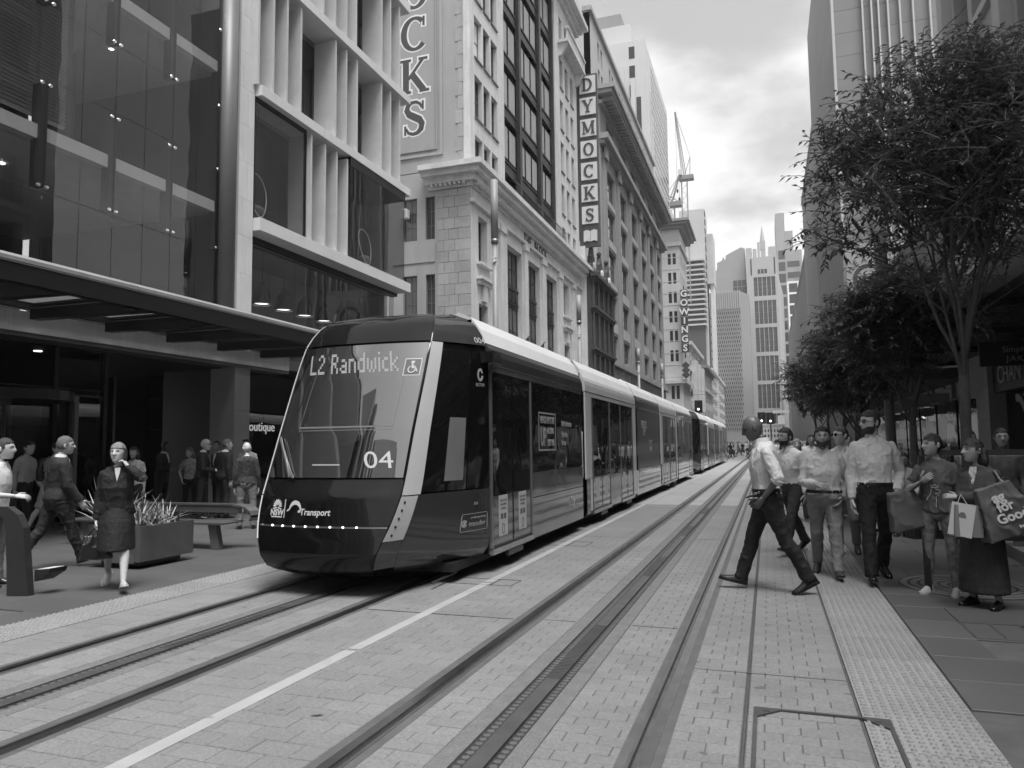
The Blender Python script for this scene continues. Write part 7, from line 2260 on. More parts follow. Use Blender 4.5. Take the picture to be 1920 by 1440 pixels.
LEG = {  # hip flexion, outward, knee, heel lift  (degrees)
    'stand': (2, 3, 4, 0), 'stand2': (-2, 5, 0, 0), 'front': (24, 2, 6, -14), 'rear': (-20, 2, 14, 32), 'pass': (14, 2, 48, 30), 'mid': (2, 2, 6, 0), 'wide_f': (21, 3, 4, -12), 'wide_r': (-20, 3, 8, 26),
    'sit': (86, 6, 88, 0), 'sit2': (82, 3, 62, 0), 'sh_f': (16, 2, 4, -8), 'sh_r': (-13, 2, 18, 26)}

def hand_geo(g, w, d, palm_n, Hh, curl, side):
    """palm plus five separate fingers; w wrist, d direction, palm_n palm normal"""
    d = d.normalized(); palm_n = (palm_n - d * palm_n.dot(d)).normalized(); s = d.cross(palm_n) * side   # s points to the thumb side
    L = 0.108 * Hh
    pl = L * 0.52
    rings = []
    for t, wd, th in ((-0.12, 0.26, 0.2), (0.1, 0.32, 0.22), (0.5, 0.42, 0.2), (0.9, 0.43, 0.16), (1.0, 0.40, 0.12)):
        c = w + d * (pl * t)
        rings.append([c + s * (cos(a) * wd * L * 0.5) + palm_n * (sin(a) * th * L * 0.5) for a in [2 * pi * i / 10 for i in range(10)]])
    g.loft(rings)
    for k, (off, ln) in enumerate(((0.33, 0.44), (0.11, 0.50), (-0.11, 0.46), (-0.32, 0.36))):
        p = w + d * (pl * 0.93) + s * (off * L * 0.48)
        pts = [p - d * 0.01]; dd = d.copy(); seg = ln * L / 3
        pts.append(p)
        for j in range(3):
            a = radians(curl * (0.7 + 0.25 * j) + 6 * k)
            dd = (dd * cos(a) + palm_n * sin(a)).normalized()
            pn2 = (palm_n - dd * palm_n.dot(dd))
            palm_n2 = pn2
            p = p + dd * seg; pts.append(p)
        r = 0.048 * L * 1.15
        g.tube(pts, [r * 1.1, r * 1.05, r, r * 0.9, r * 0.7], 6)
    p = w + d * (pl * 0.22) + s * (0.2 * L)
    dd = (d * 0.75 + s * 0.7 + palm_n * 0.25).normalized()
    pts = [p, p + dd * 0.2 * L]
    dd = (dd + d * 0.45 + palm_n * 0.35 * (curl / 40)).normalized()
    pts += [pts[-1] + dd * 0.17 * L, pts[-1] + dd * 0.30 * L]
    r = 0.062 * L
    g.tube(pts, [r * 1.15, r, r * 0.9, r * 0.7], 6)

def head_point(a, b, female):
    """head surface in metres for a 1.75 m adult; a: angle round from the front (+y), b: elevation"""
    cb = max(cos(b), 1e-4) ** ((0.46 - 0.30 * max(0.0, cos(a))) if b < 0 else 0.92)      # the face drops almost straight from brow to chin
    sx, sy, sz = sin(a) * cb, cos(a) * cb, sin(b)
    x, y, z = sx * 0.077, sy * 0.097, sz * 0.118
    lo = max(0.0, -sz)
    x *= 1 - 0.40 * lo ** 1.6
    if sy < 0:
        y *= 1 - 0.62 * lo ** 1.1 + 0.06 * max(sz, 0)
    else:
        y *= 1 - 0.08 * lo ** 1.5
        y -= 0.006 * math.exp(-((z + 0.025) / 0.03) ** 2) * min(1.0, abs(x) / 0.03)
        y -= 0.012 * max(0.0, sz - 0.35)
    if sy > 0:
        f = sy
        def ga(xc, zc, wx, wz): return math.exp(-((x - xc) / wx) ** 2 - ((z - zc) / wz) ** 2)
        d = 0.0
        if z < 0.02:
            tnz = min(1.0, max(0.0, (0.02 - z) / 0.045))
            d += (0.007 + 0.026 * tnz) * math.exp(-(x / (0.010 + 0.007 * tnz)) ** 2) * (1.0 if z > -0.027 else math.exp(-((z + 0.027) / 0.009) ** 2))
        d -= 0.014 * (ga(0.032, 0.008, 0.017, 0.012) + ga(-0.032, 0.008, 0.017, 0.012))
        d += 0.007 * (ga(0.03, 0.03, 0.024, 0.010) + ga(-0.03, 0.03, 0.024, 0.010)) * (0.5 if female else 1)
        d += 0.007 * ga(0, -0.053, 0.024, 0.007) + 0.008 * ga(0, -0.066, 0.020, 0.007) - 0.008 * ga(0, -0.0595, 0.022, 0.003)
        d += 0.008 * ga(0, -0.096, 0.022, 0.014)
        d += 0.004 * (ga(0.047, -0.02, 0.02, 0.02) + ga(-0.047, -0.02, 0.02, 0.02))
        y += d * (f ** 0.5)
    return Vector((x, y, z))

def person(label, pos, yaw, H=1.75, girth=1.0, female=False, lean=3, twist=0, legs=('stand', 'stand2'), arms=('down', 'down'), head=(0, 0), skin='skin_mid',
           top=None, bottom=None, shoes='shoe_black', hair=None, beard=None, lod=0, group=None, belt=True, glasses=None, curl=(22, 22), seed=1.0, seat=None, collar=None, extra=None, tilt=0):
    rng = random.Random(int(seed * 1000))
    hk = H / 1.75
    vox = (0.0115, 0.016, 0.03)[lod]
    T = thing('person', label, 'person', (pos[0], pos[1], pos[2] if len(pos) > 2 else 0.0), group)
    pz = 0.53 * H
    Rt = rotz(radians(twist)) @ rotx(-radians(lean)) @ Matrix.Rotation(radians(tilt), 3, 'Y')
    P0 = Vector((0, 0, 0))
    def tp(x, y, z):           # torso point given in heights, z measured from the ground of a standing figure
        return Rt @ Vector((x * H, y * H, (z - 0.53) * H))
    # ---- legs (relative to the pelvis)
    leg = {}
    low = 0
    for s, key in ((-1, legs[0]), (1, legs[1])):
        hf, ab, kn, hl = [radians(v) for v in (LEG[key] if isinstance(key, str) else key)]
        hip = Vector((s * 0.052 * H, 0, -0.015 * H))
        d1 = Vector((s * sin(ab), sin(hf) * cos(ab), -cos(hf) * cos(ab)))
        knee = hip + d1 * (0.245 * H)
        a2 = hf - kn
        d2_ = Vector((s * sin(ab) * 0.5, sin(a2), -cos(a2))).normalized()
        ank = knee + d2_ * (0.232 * H)
        fp = hl
        fd = Vector((s * 0.16, cos(fp), -sin(fp))).normalized()     # toe direction
        if isinstance(key, str) and key.startswith('sit'):
            fd = Vector((s * 0.16, 1, 0)).normalized()
        leg[s] = (hip, knee, ank, fd)
        heel = ank + Vector((0, 0, -0.039 * H))
        toe = ank + fd * (0.105 * H) + Vector((0, 0, -0.038 * H))
        upv = Vector((1, 0, 0)).cross(fd); upv.normalize()
        sole = -0.04 * H
        for q in (ank - upv * 0.04 * H - fd * 0.03 * H, ank - upv * 0.04 * H + fd * 0.11 * H):
            low = min(low, q.z)
    pelv = Vector((0, 0, -low)) if seat is None else Vector((0, 0, seat + 0.055 * H))
    if seat is not None:
        for s in (-1, 1):     # let the feet reach the ground
            hip, knee, ank, fd = leg[s]
            ank = Vector((ank.x, ank.y, 0.04 * H - pelv.z))
            leg[s] = (hip, knee, ank, fd)
    RZ = rotz(yaw)
    W = lambda v: RZ @ (v + pelv) + Vector((pos[0], pos[1], pos[2] if len(pos) > 2 else 0.0))
    # ---- arms
    arm = {}
    for s, key in ((-1, arms[0]), (1, arms[1])):
        (wx, wy, wz), pole = ARM[key] if isinstance(key, str) else key
        S = tp(s * (0.097 if not female else 0.087), -0.006, 0.789)
        tgt = S + Rt @ Vector((s * wx * H, wy * H, wz * H))
        la, lb_ = 0.17 * H, 0.148 * H
        v = tgt - S; dist = min(v.length, (la + lb_) * 0.995)
        v.normalize()
        c = (la * la + dist * dist - lb_ * lb_) / (2 * la * dist); c = max(-1, min(1, c))
        pv = Rt @ Vector((s * pole[0], pole[1], pole[2])); pv = (pv - v * pv.dot(v))
        if pv.length < 1e-4: pv = Vector((0, -1, 0))
        pv.normalize()
        E_l = S + v * (la * c) + pv * (la * sqrt(1 - c * c))
        arm[s] = (S, E_l, S + v * dist)
    g_ = girth
    TOR = [(0.465, 0.058, 0.050, 0), (0.49, 0.086, 0.064, -0.004), (0.525, 0.098 * (1.04 if female else 1), 0.070, -0.006), (0.565, 0.092, 0.066, -0.002), (0.605, 0.082, 0.060, 0.004), (0.65, 0.085, 0.063, 0.005),
           (0.70, 0.092, 0.070 if female else 0.067, 0.006), (0.75, 0.099, 0.067, 0.0), (0.79, 0.101, 0.059, -0.006), (0.815, 0.090, 0.049, -0.009), (0.832, 0.066, 0.044, -0.008), (0.845, 0.042, 0.039, -0.004), (0.856, 0.032, 0.035, 0.0), (0.885, 0.030, 0.033, 0.008)]
    if female: TOR = [(z, rx * (0.93 if z > 0.58 else 1.0), ry * 0.95, o) for z, rx, ry, o in TOR]
    def belly(z): return 1 + (g_ - 1) * (1.25 if 0.52 < z < 0.72 else (0.6 if z < 0.8 else 0.1))
    def torso_rings(z0, z1, inf, n=18, fl=0.0):
        out = []
        zs = [z for z, *_ in TOR]
        lst = [z0] + [z for z in zs if z0 + 0.008 < z < z1 - 0.008] + [z1]
        for z in lst:
            rx = float(np.interp(z, zs, [q[1] for q in TOR])); ry = float(np.interp(z, zs, [q[2] for q in TOR])); oy = float(np.interp(z, zs, [q[3] for q in TOR]))
            b = belly(z)
            oy += (b - 1) * 0.03
            out.append([W(q) for q in ellring(tp(0, oy, z), Rt, rx * H * (1 + (b - 1) * 0.7) + inf, ry * H * b + inf, n)])
        return out
    def limb(g, pts, rad, n=12):
        g.tube([W(p) for p in pts], rad, n)
    def leg_pts(s):
        hip, knee, ank, fd = leg[s]
        cb = Vector((0, -0.010 * H, 0))
        return [hip + Vector((0, 0, 0.03 * H)), hip.lerp(knee, 0.25), hip.lerp(knee, 0.7), knee, knee.lerp(ank, 0.28) + cb, knee.lerp(ank, 0.65) + cb * 0.4, ank]
    LR = [0.052, 0.050, 0.037, 0.032, 0.0335, 0.025, 0.0195]
    # ---- body
    g = G()
    g.loft(torso_rings(0.465, 0.885, -0.014 if top else 0.0))
    for s in (-1, 1):
        S, E_l, Wr = arm[s]
        limb(g, [S, S.lerp(E_l, 0.4), E_l, E_l.lerp(Wr, 0.3), E_l.lerp(Wr, 0.75), Wr], [v * H * (0.92 if top and (len(top) < 3 or top[2] != 'short') else 1) * (1 if not female else 0.9) for v in (0.0255, 0.0245, 0.0215, 0.0225, 0.0175, 0.0145)], 10)
        g.sphere(W(S), 0.026 * H, 10, 6)
        limb(g, leg_pts(s), [v * H * 0.93 * (0.5 + 0.5 * g_) for v in LR], 12)
        hip, knee, ank, fd = leg[s]
        limb(g, [ank + Vector((0, 0, 0.01)), ank - Vector((0, 0, 0.02 * H)) , ank + fd * 0.05 * H - Vector((0, 0, 0.022 * H)), ank + fd * 0.09 * H - Vector((0, 0, 0.028 * H))], [0.018 * H, 0.015 * H, 0.010 * H, 0.006 * H], 8)
    me = remesh(g, vox, 3, 'body')
    # head, ears and hands are added to the same mesh
    hc_l = Vector((0, 0.022 * H, 0.93 * H - 0.53 * H))
    Rh = Rt @ rotx(radians(lean) * 0.7) @ rotz(radians(head[0])) @ rotx(radians(head[1]))
    hcen = tp(0, 0.012, 0.885) + Rh @ Vector((0, 0.014 * H, 0.052 * H))
    hs = hk * (1.03 if lod == 0 else 1.05)
    def HP(v): return W(hcen + Rh @ (v * hs))
    na, nb = ((56, 40), (32, 22), (16, 10))[lod]
    hg = G()
    rings = []
    for j in range(nb + 1):
        b = -pi / 2 + 0.03 + (pi - 0.06) * j / nb
        rings.append([HP(head_point(-2 * pi * i / na, b, female)) for i in range(na)])
    hg.loft(rings)
    if lod < 2:
        for s in (-1, 1):
            er = []
            for t, rr in ((0, 0.5), (0.4, 1.0), (0.8, 1.0), (1, 0.7)):
                er.append([HP(Vector((s * (0.070 + 0.018 * t), -0.008 - 0.008 * t + cos(a) * 0.018 * rr, -0.006 + sin(a) * 0.031 * rr - 0.004 * cos(a))) ) for a in [2 * pi * i / 10 for i in range(10)]])
            hg.loft(er)
    for s in (-1, 1):
        S, E_l, Wr = arm[s]
        d = (Wr - E_l).normalized()
        inward = Rt @ Vector((-s, 0.15, 0))
        k = arms[0] if s < 0 else arms[1]
        if k in ('belly', 'front', 'crossed', 'lap'): inward = Rt @ Vector((-s * 0.3, -0.5, -0.6))
        if k in ('phone',): inward = Rt @ Vector((-s, -0.4, 0)); d = (d * 0.5 + Rt @ Vector((-s * 0.35, -0.2, 0.8))).normalized()
        if k == 'strap': d = (d * 0.4 + Rt @ Vector((-s * 0.5, 0.1, 0.4))).normalized(); inward = Rt @ Vector((0, -1, 0))
        hh = G()
        if lod < 2:
            hand_geo(hh, Wr, d, inward, H * (0.94 if female else 1), curl[0 if s < 0 else 1], s)
        else:
            hh.sphere(Wr + d * 0.04 * H, 0.022 * H, 6, 4)
        hg.add([W(v if isinstance(v, Vector) else Vector(v)) for v in hh.v], hh.f)
    bm = bmesh.new(); bm.from_mesh(me)
    hm = bpy.data.meshes.new('h'); hm.from_pydata([tuple(q) for q in hg.v], [], hg.f)
    bm.from_mesh(hm); JUNK.append(hm)
    for f in bm.faces: f.smooth = True
    bm.normal_update(); bm.to_mesh(me); bm.free()
    me.materials.clear(); me.materials.append(MATS[skin])
    body = link('body', me, T)
    def add(name, mesh, mat, **k):
        mesh.materials.clear(); mesh.materials.append(MATS[mat] if isinstance(mat, str) else mat)
        return link(name, mesh, T, **k)
    # ---- top
    if top:
        kind, mat = top[0], top[1]
        slv = top[2] if len(top) > 2 else 'long'
        hem = {'shirt': 0.545, 'tee': 0.50, 'jacket': 0.445, 'top': 0.49, 'peplum': 0.47, 'vest': 0.50}[kind]
        inf = {'shirt': 0.010, 'tee': 0.012, 'jacket': 0.020, 'top': 0.010, 'peplum': 0.012, 'vest': 0.012}[kind] * hk
        g = G()
        rr = torso_rings(hem, 0.845, inf, 20)
        if kind in ('jacket', 'peplum', 'tee'):
            for q in range(len(rr)):
                pass
        g.loft(rr)
        for s in (-1, 1):
            S, E_l, Wr = arm[s]
            fac = 0.9 if female else 1
            e2 = inf + (0.004 if kind != 'jacket' else 0.006)
            if slv == 'long':
                end = E_l.lerp(Wr, 0.97)
                limb(g, [S, S.lerp(E_l, 0.45), E_l, E_l.lerp(Wr, 0.4), end], [0.0265 * H * fac + e2, 0.0265 * H * fac + e2, 0.024 * H * fac + e2, 0.0225 * H * fac + e2, 0.0175 * H * fac + e2], 12)
            elif slv == 'rolled':
                limb(g, [S, S.lerp(E_l, 0.5), E_l, E_l.lerp(Wr, 0.12)], [0.0275 * H + e2, 0.029 * H + e2, 0.0275 * H + e2, 0.026 * H + e2], 12)
            elif slv == 'short':
                limb(g, [S, S.lerp(E_l, 0.35), S.lerp(E_l, 0.62)], [0.0265 * H * fac + e2, 0.028 * H * fac + e2, 0.030 * H * fac + e2], 12)
            g.sphere(W(S), 0.0255 * H * fac + e2, 12, 8)
        m2 = remesh(g, vox * 0.95, 2, kind, fold=(0.013 if kind != 'jacket' else 0.009) * (1, 0.7, 0.4)[lod], fscale=12, seed=seed)
        nm = {'shirt': 'shirt', 'tee': 't_shirt', 'jacket': 'jacket', 'top': 'blouse', 'peplum': 'jacket', 'vest': 'waistcoat'}[kind]
        add(nm, m2, mat)
        if slv == 'rolled' and lod == 0:
            for s in (-1, 1):
                S, E_l, Wr = arm[s]
                d = (Wr - E_l).normalized()
                c0 = E_l + d * (0.012 * H)
                gg = G(); gg.tube([W(c0 - d * 0.03), W(c0), W(c0 + d * 0.035)], [0.040 * H * 0.9, 0.041 * H * 0.92, 0.039 * H * 0.9], 14)
                add('sleeve_cuff', remesh(gg, vox, 1, 'cuff', fold=0.003, fscale=16, seed=seed + 3), mat)
        if kind == 'shirt' and lod < 2:        # button band down the front
            gg = G(); zs_ = [0.828 - 0.0245 * k for k in range(11)]
            def fp(x, z):
                i_ = [q[0] for q in TOR]; b_ = belly(z)
                return W(tp(x, float(np.interp(z, i_, [q[3] for q in TOR])) + (b_ - 1) * 0.03 + float(np.interp(z, i_, [q[2] for q in TOR])) * b_ + (inf + 0.006) / H, z))
            for k in range(10):
                gg.quad(fp(-0.009, zs_[k]), fp(0.009, zs_[k]), fp(0.009, zs_[k + 1]), fp(-0.009, zs_[k + 1]))
            add('button_band', gg.mesh('button_band', None), mat)
        if kind == 'jacket' and lod < 2:       # shirt front in the opening
            gg = G()
            pts = [(-0.020, 0.838), (0.020, 0.838), (0.022, 0.80), (0.012, 0.74), (0.0, 0.665), (-0.012, 0.74), (-0.022, 0.80)]
            vs = []
            for x, z in pts:
                ry = float(np.interp(z, [q[0] for q in TOR], [q[2] for q in TOR])); oy = float(np.interp(z, [q[0] for q in TOR], [q[3] for q in TOR]))
                vs.append(tp(x, oy + ry + (inf + 0.009) / H, z))
            gg.add([tuple(W(v)) for v in vs] + [tuple(W(v + Rt @ Vector((0, 0.004, 0)))) for v in vs], [tuple(reversed(range(7))), tuple(range(7, 14))] + [(i, (i + 1) % 7, 7 + (i + 1) % 7, 7 + i) for i in range(7)])
            add('shirt_front', gg.mesh('shirt_front', None), top[3] if len(top) > 3 else 'shirt_white')
        if collar and lod < 2:
            gg = G()
            n = 18
            def cr(r, z, oy, drop):
                out = []
                for i in range(n + 1):
                    a = radians(14 + 332 * i / n) + pi / 2
                    fr_ = max(0.0, sin(a)) ** 2
                    out.append(W(tp(0, 0, z) + Rt @ Vector((r * H * cos(a), (r * 1.08 * sin(a) + oy) * H, -drop * H * fr_))))
                return out
            A_ = cr(0.0345, 0.862, 0.003, 0.014); B_ = cr(0.036, 0.869, 0.004, 0.012); C_ = cr(0.046, 0.840, 0.004, 0.030)
            gg.loft([A_, B_, C_], caps=False, closed=False)
            add('collar', gg.mesh('collar', None, ), collar)
    # ---- bottom
    hemz = None
    if bottom:
        kind, mat = bottom[0], bottom[1]
        if kind in ('trousers', 'jeans', 'leggings', 'shorts'):
            inf = {'trousers': 0.012, 'jeans': 0.009, 'leggings': 0.003, 'shorts': 0.016}[kind] * hk
            g = G()
            g.loft(torso_rings(0.468, 0.53 if not (top and top[0] == 'shirt') else 0.572, inf * 0.8 + 0.004, 18))
            for s in (-1, 1):
                pts = leg_pts(s); rad = [v * H * (0.5 + 0.5 * g_) + inf for v in LR]
                if kind == 'shorts':
                    pts = pts[:3] + [pts[2].lerp(pts[3], 0.75)]; rad = rad[:3] + [rad[2] + 0.004]
                elif kind in ('trousers', 'jeans'):
                    rad = rad[:4] + [max(rad[4], 0.033 * H + inf), 0.030 * H + inf, 0.030 * H + inf]
                    pts = pts[:-1] + [pts[-1] + (pts[-1] - pts[-2]).normalized() * 0.012 * H]
                limb(g, pts, rad, 14)
            add('trousers' if kind != 'shorts' else 'shorts', remesh(g, vox, 2, kind, fold=0.0 if kind == 'leggings' else 0.013 * (1, 0.6, 0.4)[lod], fscale=10, seed=seed + 1.7, stretch=(1, 1, 0.7)), mat)
        else:
            z1 = 0.585; z0 = {'skirt': 0.27, 'long_skirt': 0.085}[kind]
            g = G(); rr = []
            for k in range(9):
                z = z1 + (z0 - z1) * k / 8
                t = k / 8
                rx = 0.080 + 0.024 * min(1, t * 3) + 0.012 * t * (2.2 if kind == 'long_skirt' else 0.6); ry = 0.062 + 0.018 * min(1, t * 3) + 0.014 * t * (2 if kind == 'long_skirt' else 1.6)
                mid = (leg[-1][1] + leg[1][1]) / 2
                oy = mid.y * min(1, t * (1.1 if kind == 'skirt' else 0.6)) * 0.8
                c = Vector((0, oy, (z - 0.53) * H))
                rr.append([W(q) for q in ellring(c, Matrix.Identity(3), rx * H + 0.012, ry * H + 0.012 + abs(leg[-1][1].y - leg[1][1].y) * 0.32 * t, 22, 2.1)])
            g.loft(rr)
            add('skirt', remesh(g, vox, 2, kind, fold=0.006, fscale=8, seed=seed + 2.2, stretch=(1.4, 1.4, 0.25)), mat)
    if belt and bottom and bottom[0] in ('trousers', 'jeans') and top and top[0] == 'shirt' and lod == 0:
        g = G(); a = torso_rings(0.560, 0.5605, 0.020 * hk, 24); b = torso_rings(0.5795, 0.580, 0.019 * hk, 24)
        g.loft([a[0], b[-1]], caps=False)
        bo = add('belt', g.mesh('belt', None, True), 'belt')
        G().box(-0.02, 0.02, -0.003, 0.003, -0.016, 0.016)
    # ---- shoes
    if shoes:
        for s in (-1, 1):
            hip, knee, ank, fd = leg[s]
            sd = Vector((0, 0, 1)).cross(fd).normalized() if abs(fd.z) < 0.95 else Vector((1, 0, 0))
            up = fd.cross(sd)
            if up.z < 0: up = -up
            g = G(); rings = []
            sneaker = shoes == 'shoe_pale'
            for t, w_, h_, b_ in ((-0.042, 0.012, 0.035, 0.004), (-0.036, 0.019, 0.062, 0.0), (-0.012, 0.0215, 0.068, 0.0), (0.02, 0.0225, 0.056, 0.0), (0.055, 0.0265, 0.038, 0.0), (0.085, 0.026, 0.029, 0.001), (0.108, 0.019, 0.022, 0.003), (0.120, 0.008, 0.014, 0.006)):
                c = ank + fd * (t * H) - up * (0.0405 * H)
                rings.append([W(c + sd * (cos(a) * w_ * H) + up * ((b_ + max(0.0, sin(a)) * h_ * 0.92 if sin(a) > 0 else b_) * H)) for a in [2 * pi * i / 14 for i in range(14)]])
            g.loft(rings)
            me_ = g.mesh('shoe', None, True)
            so = add('shoe', me_, shoes)
            if lod == 0:
                gs = G(); rings = []
                for t, w_ in ((-0.044, 0.012), (-0.036, 0.021), (0.02, 0.0235), (0.06, 0.028), (0.09, 0.0265), (0.112, 0.019), (0.124, 0.007)):
                    c = ank + fd * (t * H) - up * (0.0415 * H)
                    hh_ = 0.013 if sneaker else (0.011 if t < 0.0 else 0.006)
                    rings.append([W(c + sd * w_ * H), W(c + sd * w_ * H + up * hh_ * H), W(c - sd * w_ * H + up * hh_ * H), W(c - sd * w_ * H)])
                gs.loft(rings)
                m3 = gs.mesh('sole', MATS['shoe_sole'] if sneaker else MATS['shoe_black'])
                q = bpy.data.objects.new('sole', m3); COL.objects.link(q); q.parent = so
                q.matrix_parent_inverse = so.matrix_parent_inverse.copy() if False else Matrix.Identity(4)
                q.parent = so
                q.location = -Vector((0, 0, 0))
    # ---- hair, beard
    def cap(maskf, th, name, mat, nse=0.004, ssc=18):
        na_, nb_ = ((52, 34), (30, 20), (16, 10))[lod]
        g = G(); idx = {}
        for j in range(nb_ + 1):
            b = -pi / 2 + 0.04 + (pi - 0.08) * j / nb_
            for i in range(na_):
                a = -pi + 2 * pi * i / na_
                p = head_point(a, b, female)
                jp = MN.noise(p * 45 + Vector((seed, 2, 0))) * 0.006
                m = maskf(a, b, p + Vector((0, 0, jp)))
                if m > 0:
                    n = Vector((p.x / 0.077 ** 2, p.y / 0.097 ** 2, p.z / 0.118 ** 2)).normalized()
                    jit = nse * 1.6 * MN.noise(p * ssc * 3 + Vector((seed, 0, 0)))
                    idx[(i, j)] = len(g.v)
                    g.v.append(HP(p + n * (th * min(1.0, m) + jit)))
        for j in range(nb_):
            for i in range(na_):
                q = [(i, j), ((i + 1) % na_, j), ((i + 1) % na_, j + 1), (i, j + 1)]
                if all(k in idx for k in q):
                    g.f.append(tuple(idx[k] for k in q))
        if g.f:
            return add(name, g.mesh(name, None, True), mat)
    def hm_short(a, b, p):
        f = cos(a)
        line = 0.042 + 0.016 * f if f > 0.35 else (0.0 if f > -0.1 else -0.055)
        if 0.35 >= f > -0.1: line = 0.02 * (f + 0.1) / 0.45 - 0.02
        return 1.0 + 0.0 * b if p.z > line + 0.004 else (0.25 if p.z > line - 0.004 else 0)
    if hair:
        hk_, hmat = hair
        if hk_ == 'short': cap(hm_short, 0.011, 'hair', hmat)
        elif hk_ == 'quiff':
            cap(lambda a, b, p: hm_short(a, b, p) * (1 + 1.3 * max(0, cos(a)) * max(0, (p.z - 0.05) / 0.06)) if p.z > 0.05 else hm_short(a, b, p), 0.012, 'hair', hmat, 0.006)
        elif hk_ == 'fringe':
            cap(lambda a, b, p: 1.0 if (p.z > 0.047 and cos(a) > -2) or (p.z > 0.02 and cos(a) < 0.3) or (p.z > -0.04 and cos(a) < -0.3) else 0, 0.012, 'hair', hmat)
        elif hk_ == 'rim':
            cap(lambda a, b, p: 1.0 if (-0.05 < p.z < 0.05 and cos(a) < 0.15) else 0, 0.006, 'hair', hmat)
        elif hk_ in ('long', 'bun', 'bob'):
            cap(lambda a, b, p: 1.0 if (p.z > 0.052 - 0.02 * abs(sin(a))) or (cos(a) < 0.35 and p.z > -0.005) or (cos(a) < -0.05 and p.z > -0.09) else 0, 0.013 if hk_ != 'bun' else 0.007, 'hair', hmat, 0.005)
            if hk_ == 'bun':
                g = G(); g.sphere(HP(Vector((0, -0.115, 0.0))), 0.045 * hs, 12, 8); add('hair_bun', g.mesh('hair_bun', None, True), hmat)
            else:
                ln = 0.30 if hk_ == 'long' else 0.17
                g = G(); rings = []
                for k in range(7):
                    t = k / 6
                    z = 0.03 - (ln + 0.03) * t
                    rx = 0.086 + 0.022 * sin(t * pi * 0.8); ry = 0.052 + 0.012 * sin(t * pi)
                    if k == 6: rx *= 0.8; ry *= 0.6
                    rings.append([HP(Vector((rx * cos(a), -0.058 + ry * sin(a) * (1.0 if sin(a) < 0 else 0.8) - 0.012 * t, z))) for a in [2 * pi * i / 20 for i in range(20)]])
                g.loft(rings[::-1])
                add('long_hair', remesh(g, vox, 2, 'hair', fold=0.010, fscale=16, seed=seed + 5, stretch=(1.5, 1.5, 0.4)), hmat)
    if beard:
        cap(lambda a, b, p: 1.0 if (cos(a) > -0.05 and p.z < -0.035 - 0.02 * max(0, cos(a) - 0.8) * 5 and p.z > -0.115) or (abs(p.x) < 0.03 and -0.047 < p.z < -0.036 and cos(a) > 0.5) or (-0.1 < cos(a) < 0.35 and -0.06 < p.z < 0.0) else 0, 0.006, 'beard', beard, 0.002)
    if lod < 2:
        gb = G(); ge = G(); gl = G()
        for s in (-1, 1):
            c = head_point(s * 0.345, 0.075, female)
            ge.sphere((c.x, c.y + 0.0005, c.z), (0.012, 0.004, 0.005), 8, 5)
            for k in range(5):
                a0 = s * (0.16 + 0.09 * k); a1 = s * (0.16 + 0.09 * (k + 1))
                q = [head_point(a0, 0.235 + 0.02 * sin(k), female), head_point(a1, 0.235 + 0.02 * sin(k + 1), female), head_point(a1, 0.285 + 0.015 * sin(k + 1), female), head_point(a0, 0.29 + 0.015 * sin(k), female)]
                q = [v * 1.022 for v in q]
                gb.quad(*(q if s < 0 else q[::-1]))
        for k in range(6):
            a0 = -0.18 + 0.06 * k; a1 = a0 + 0.06
            q = [head_point(a0, -0.585, female), head_point(a1, -0.585, female), head_point(a1, -0.50, female), head_point(a0, -0.50, female)]
            gl.quad(*[v * 1.012 for v in q])
        for gg, nm, mt in ((ge, 'eyes', 'eye_dark'), (gb, 'eyebrows', hair[1] if hair and hair[1] not in ('hair_white',) else 'hair_grey'), (gl, 'lips', {'skin_dark': 'hair_brown', 'skin_brown': 'shoe_brown'}.get(skin, 'lip'))):
            m4 = bpy.data.meshes.new(nm); m4.from_pydata([tuple(HP(Vector(v))) for v in gg.v], [], gg.f)
            add(nm, m4, mt)
    if glasses:
        g = G()
        for s in (-1, 1):
            c = Vector((s * 0.033, 0.097, 0.008)) if glasses != 'on_head' else Vector((s * 0.033, 0.07, 0.10))
            ring = [HP(c + Vector((0.026 * cos(a), 0.002 + 0.004 * cos(2 * a), 0.019 * sin(a)))) for a in [2 * pi * i / 12 for i in range(12)]]
            ring2 = [HP(c + Vector((0.026 * cos(a), 0.006 + 0.004 * cos(2 * a), 0.019 * sin(a)))) for a in [2 * pi * i / 12 for i in range(12)]]
            g.loft([ring, ring2])
            g.tube([HP(c + Vector((s * 0.026, 0, 0.006))), HP(Vector((s * 0.083, 0.03, 0.012 + (0.08 if glasses == 'on_head' else 0)))), HP(Vector((s * 0.084, -0.01, 0.008 + (0.06 if glasses == 'on_head' else 0))))], 0.003, 5)
        g.tube([HP(Vector((-0.009, 0.101 if glasses != 'on_head' else 0.074, 0.011 + (0.09 if glasses == 'on_head' else 0)))), HP(Vector((0.009, 0.101 if glasses != 'on_head' else 0.074, 0.011 + (0.09 if glasses == 'on_head' else 0))))], 0.003, 5)
        add('sunglasses', g.mesh('sunglasses', None), 'tram_black')
    info = dict(T=T, W=W, tp=lambda x, y, z: W(tp(x, y, z)), wrist={s: W(arm[s][2]) for s in (-1, 1)}, elbow={s: W(arm[s][1]) for s in (-1, 1)}, shoulder={s: W(arm[s][0]) for s in (-1, 1)}, HP=HP, add=add, Rt=Rt, RZ=RZ, H=H,
                fdir=RZ @ Vector((0, 1, 0)), rdir=RZ @ Vector((1, 0, 0)))
    return info

RIGHTG = 'pedestrians crossing on the right'
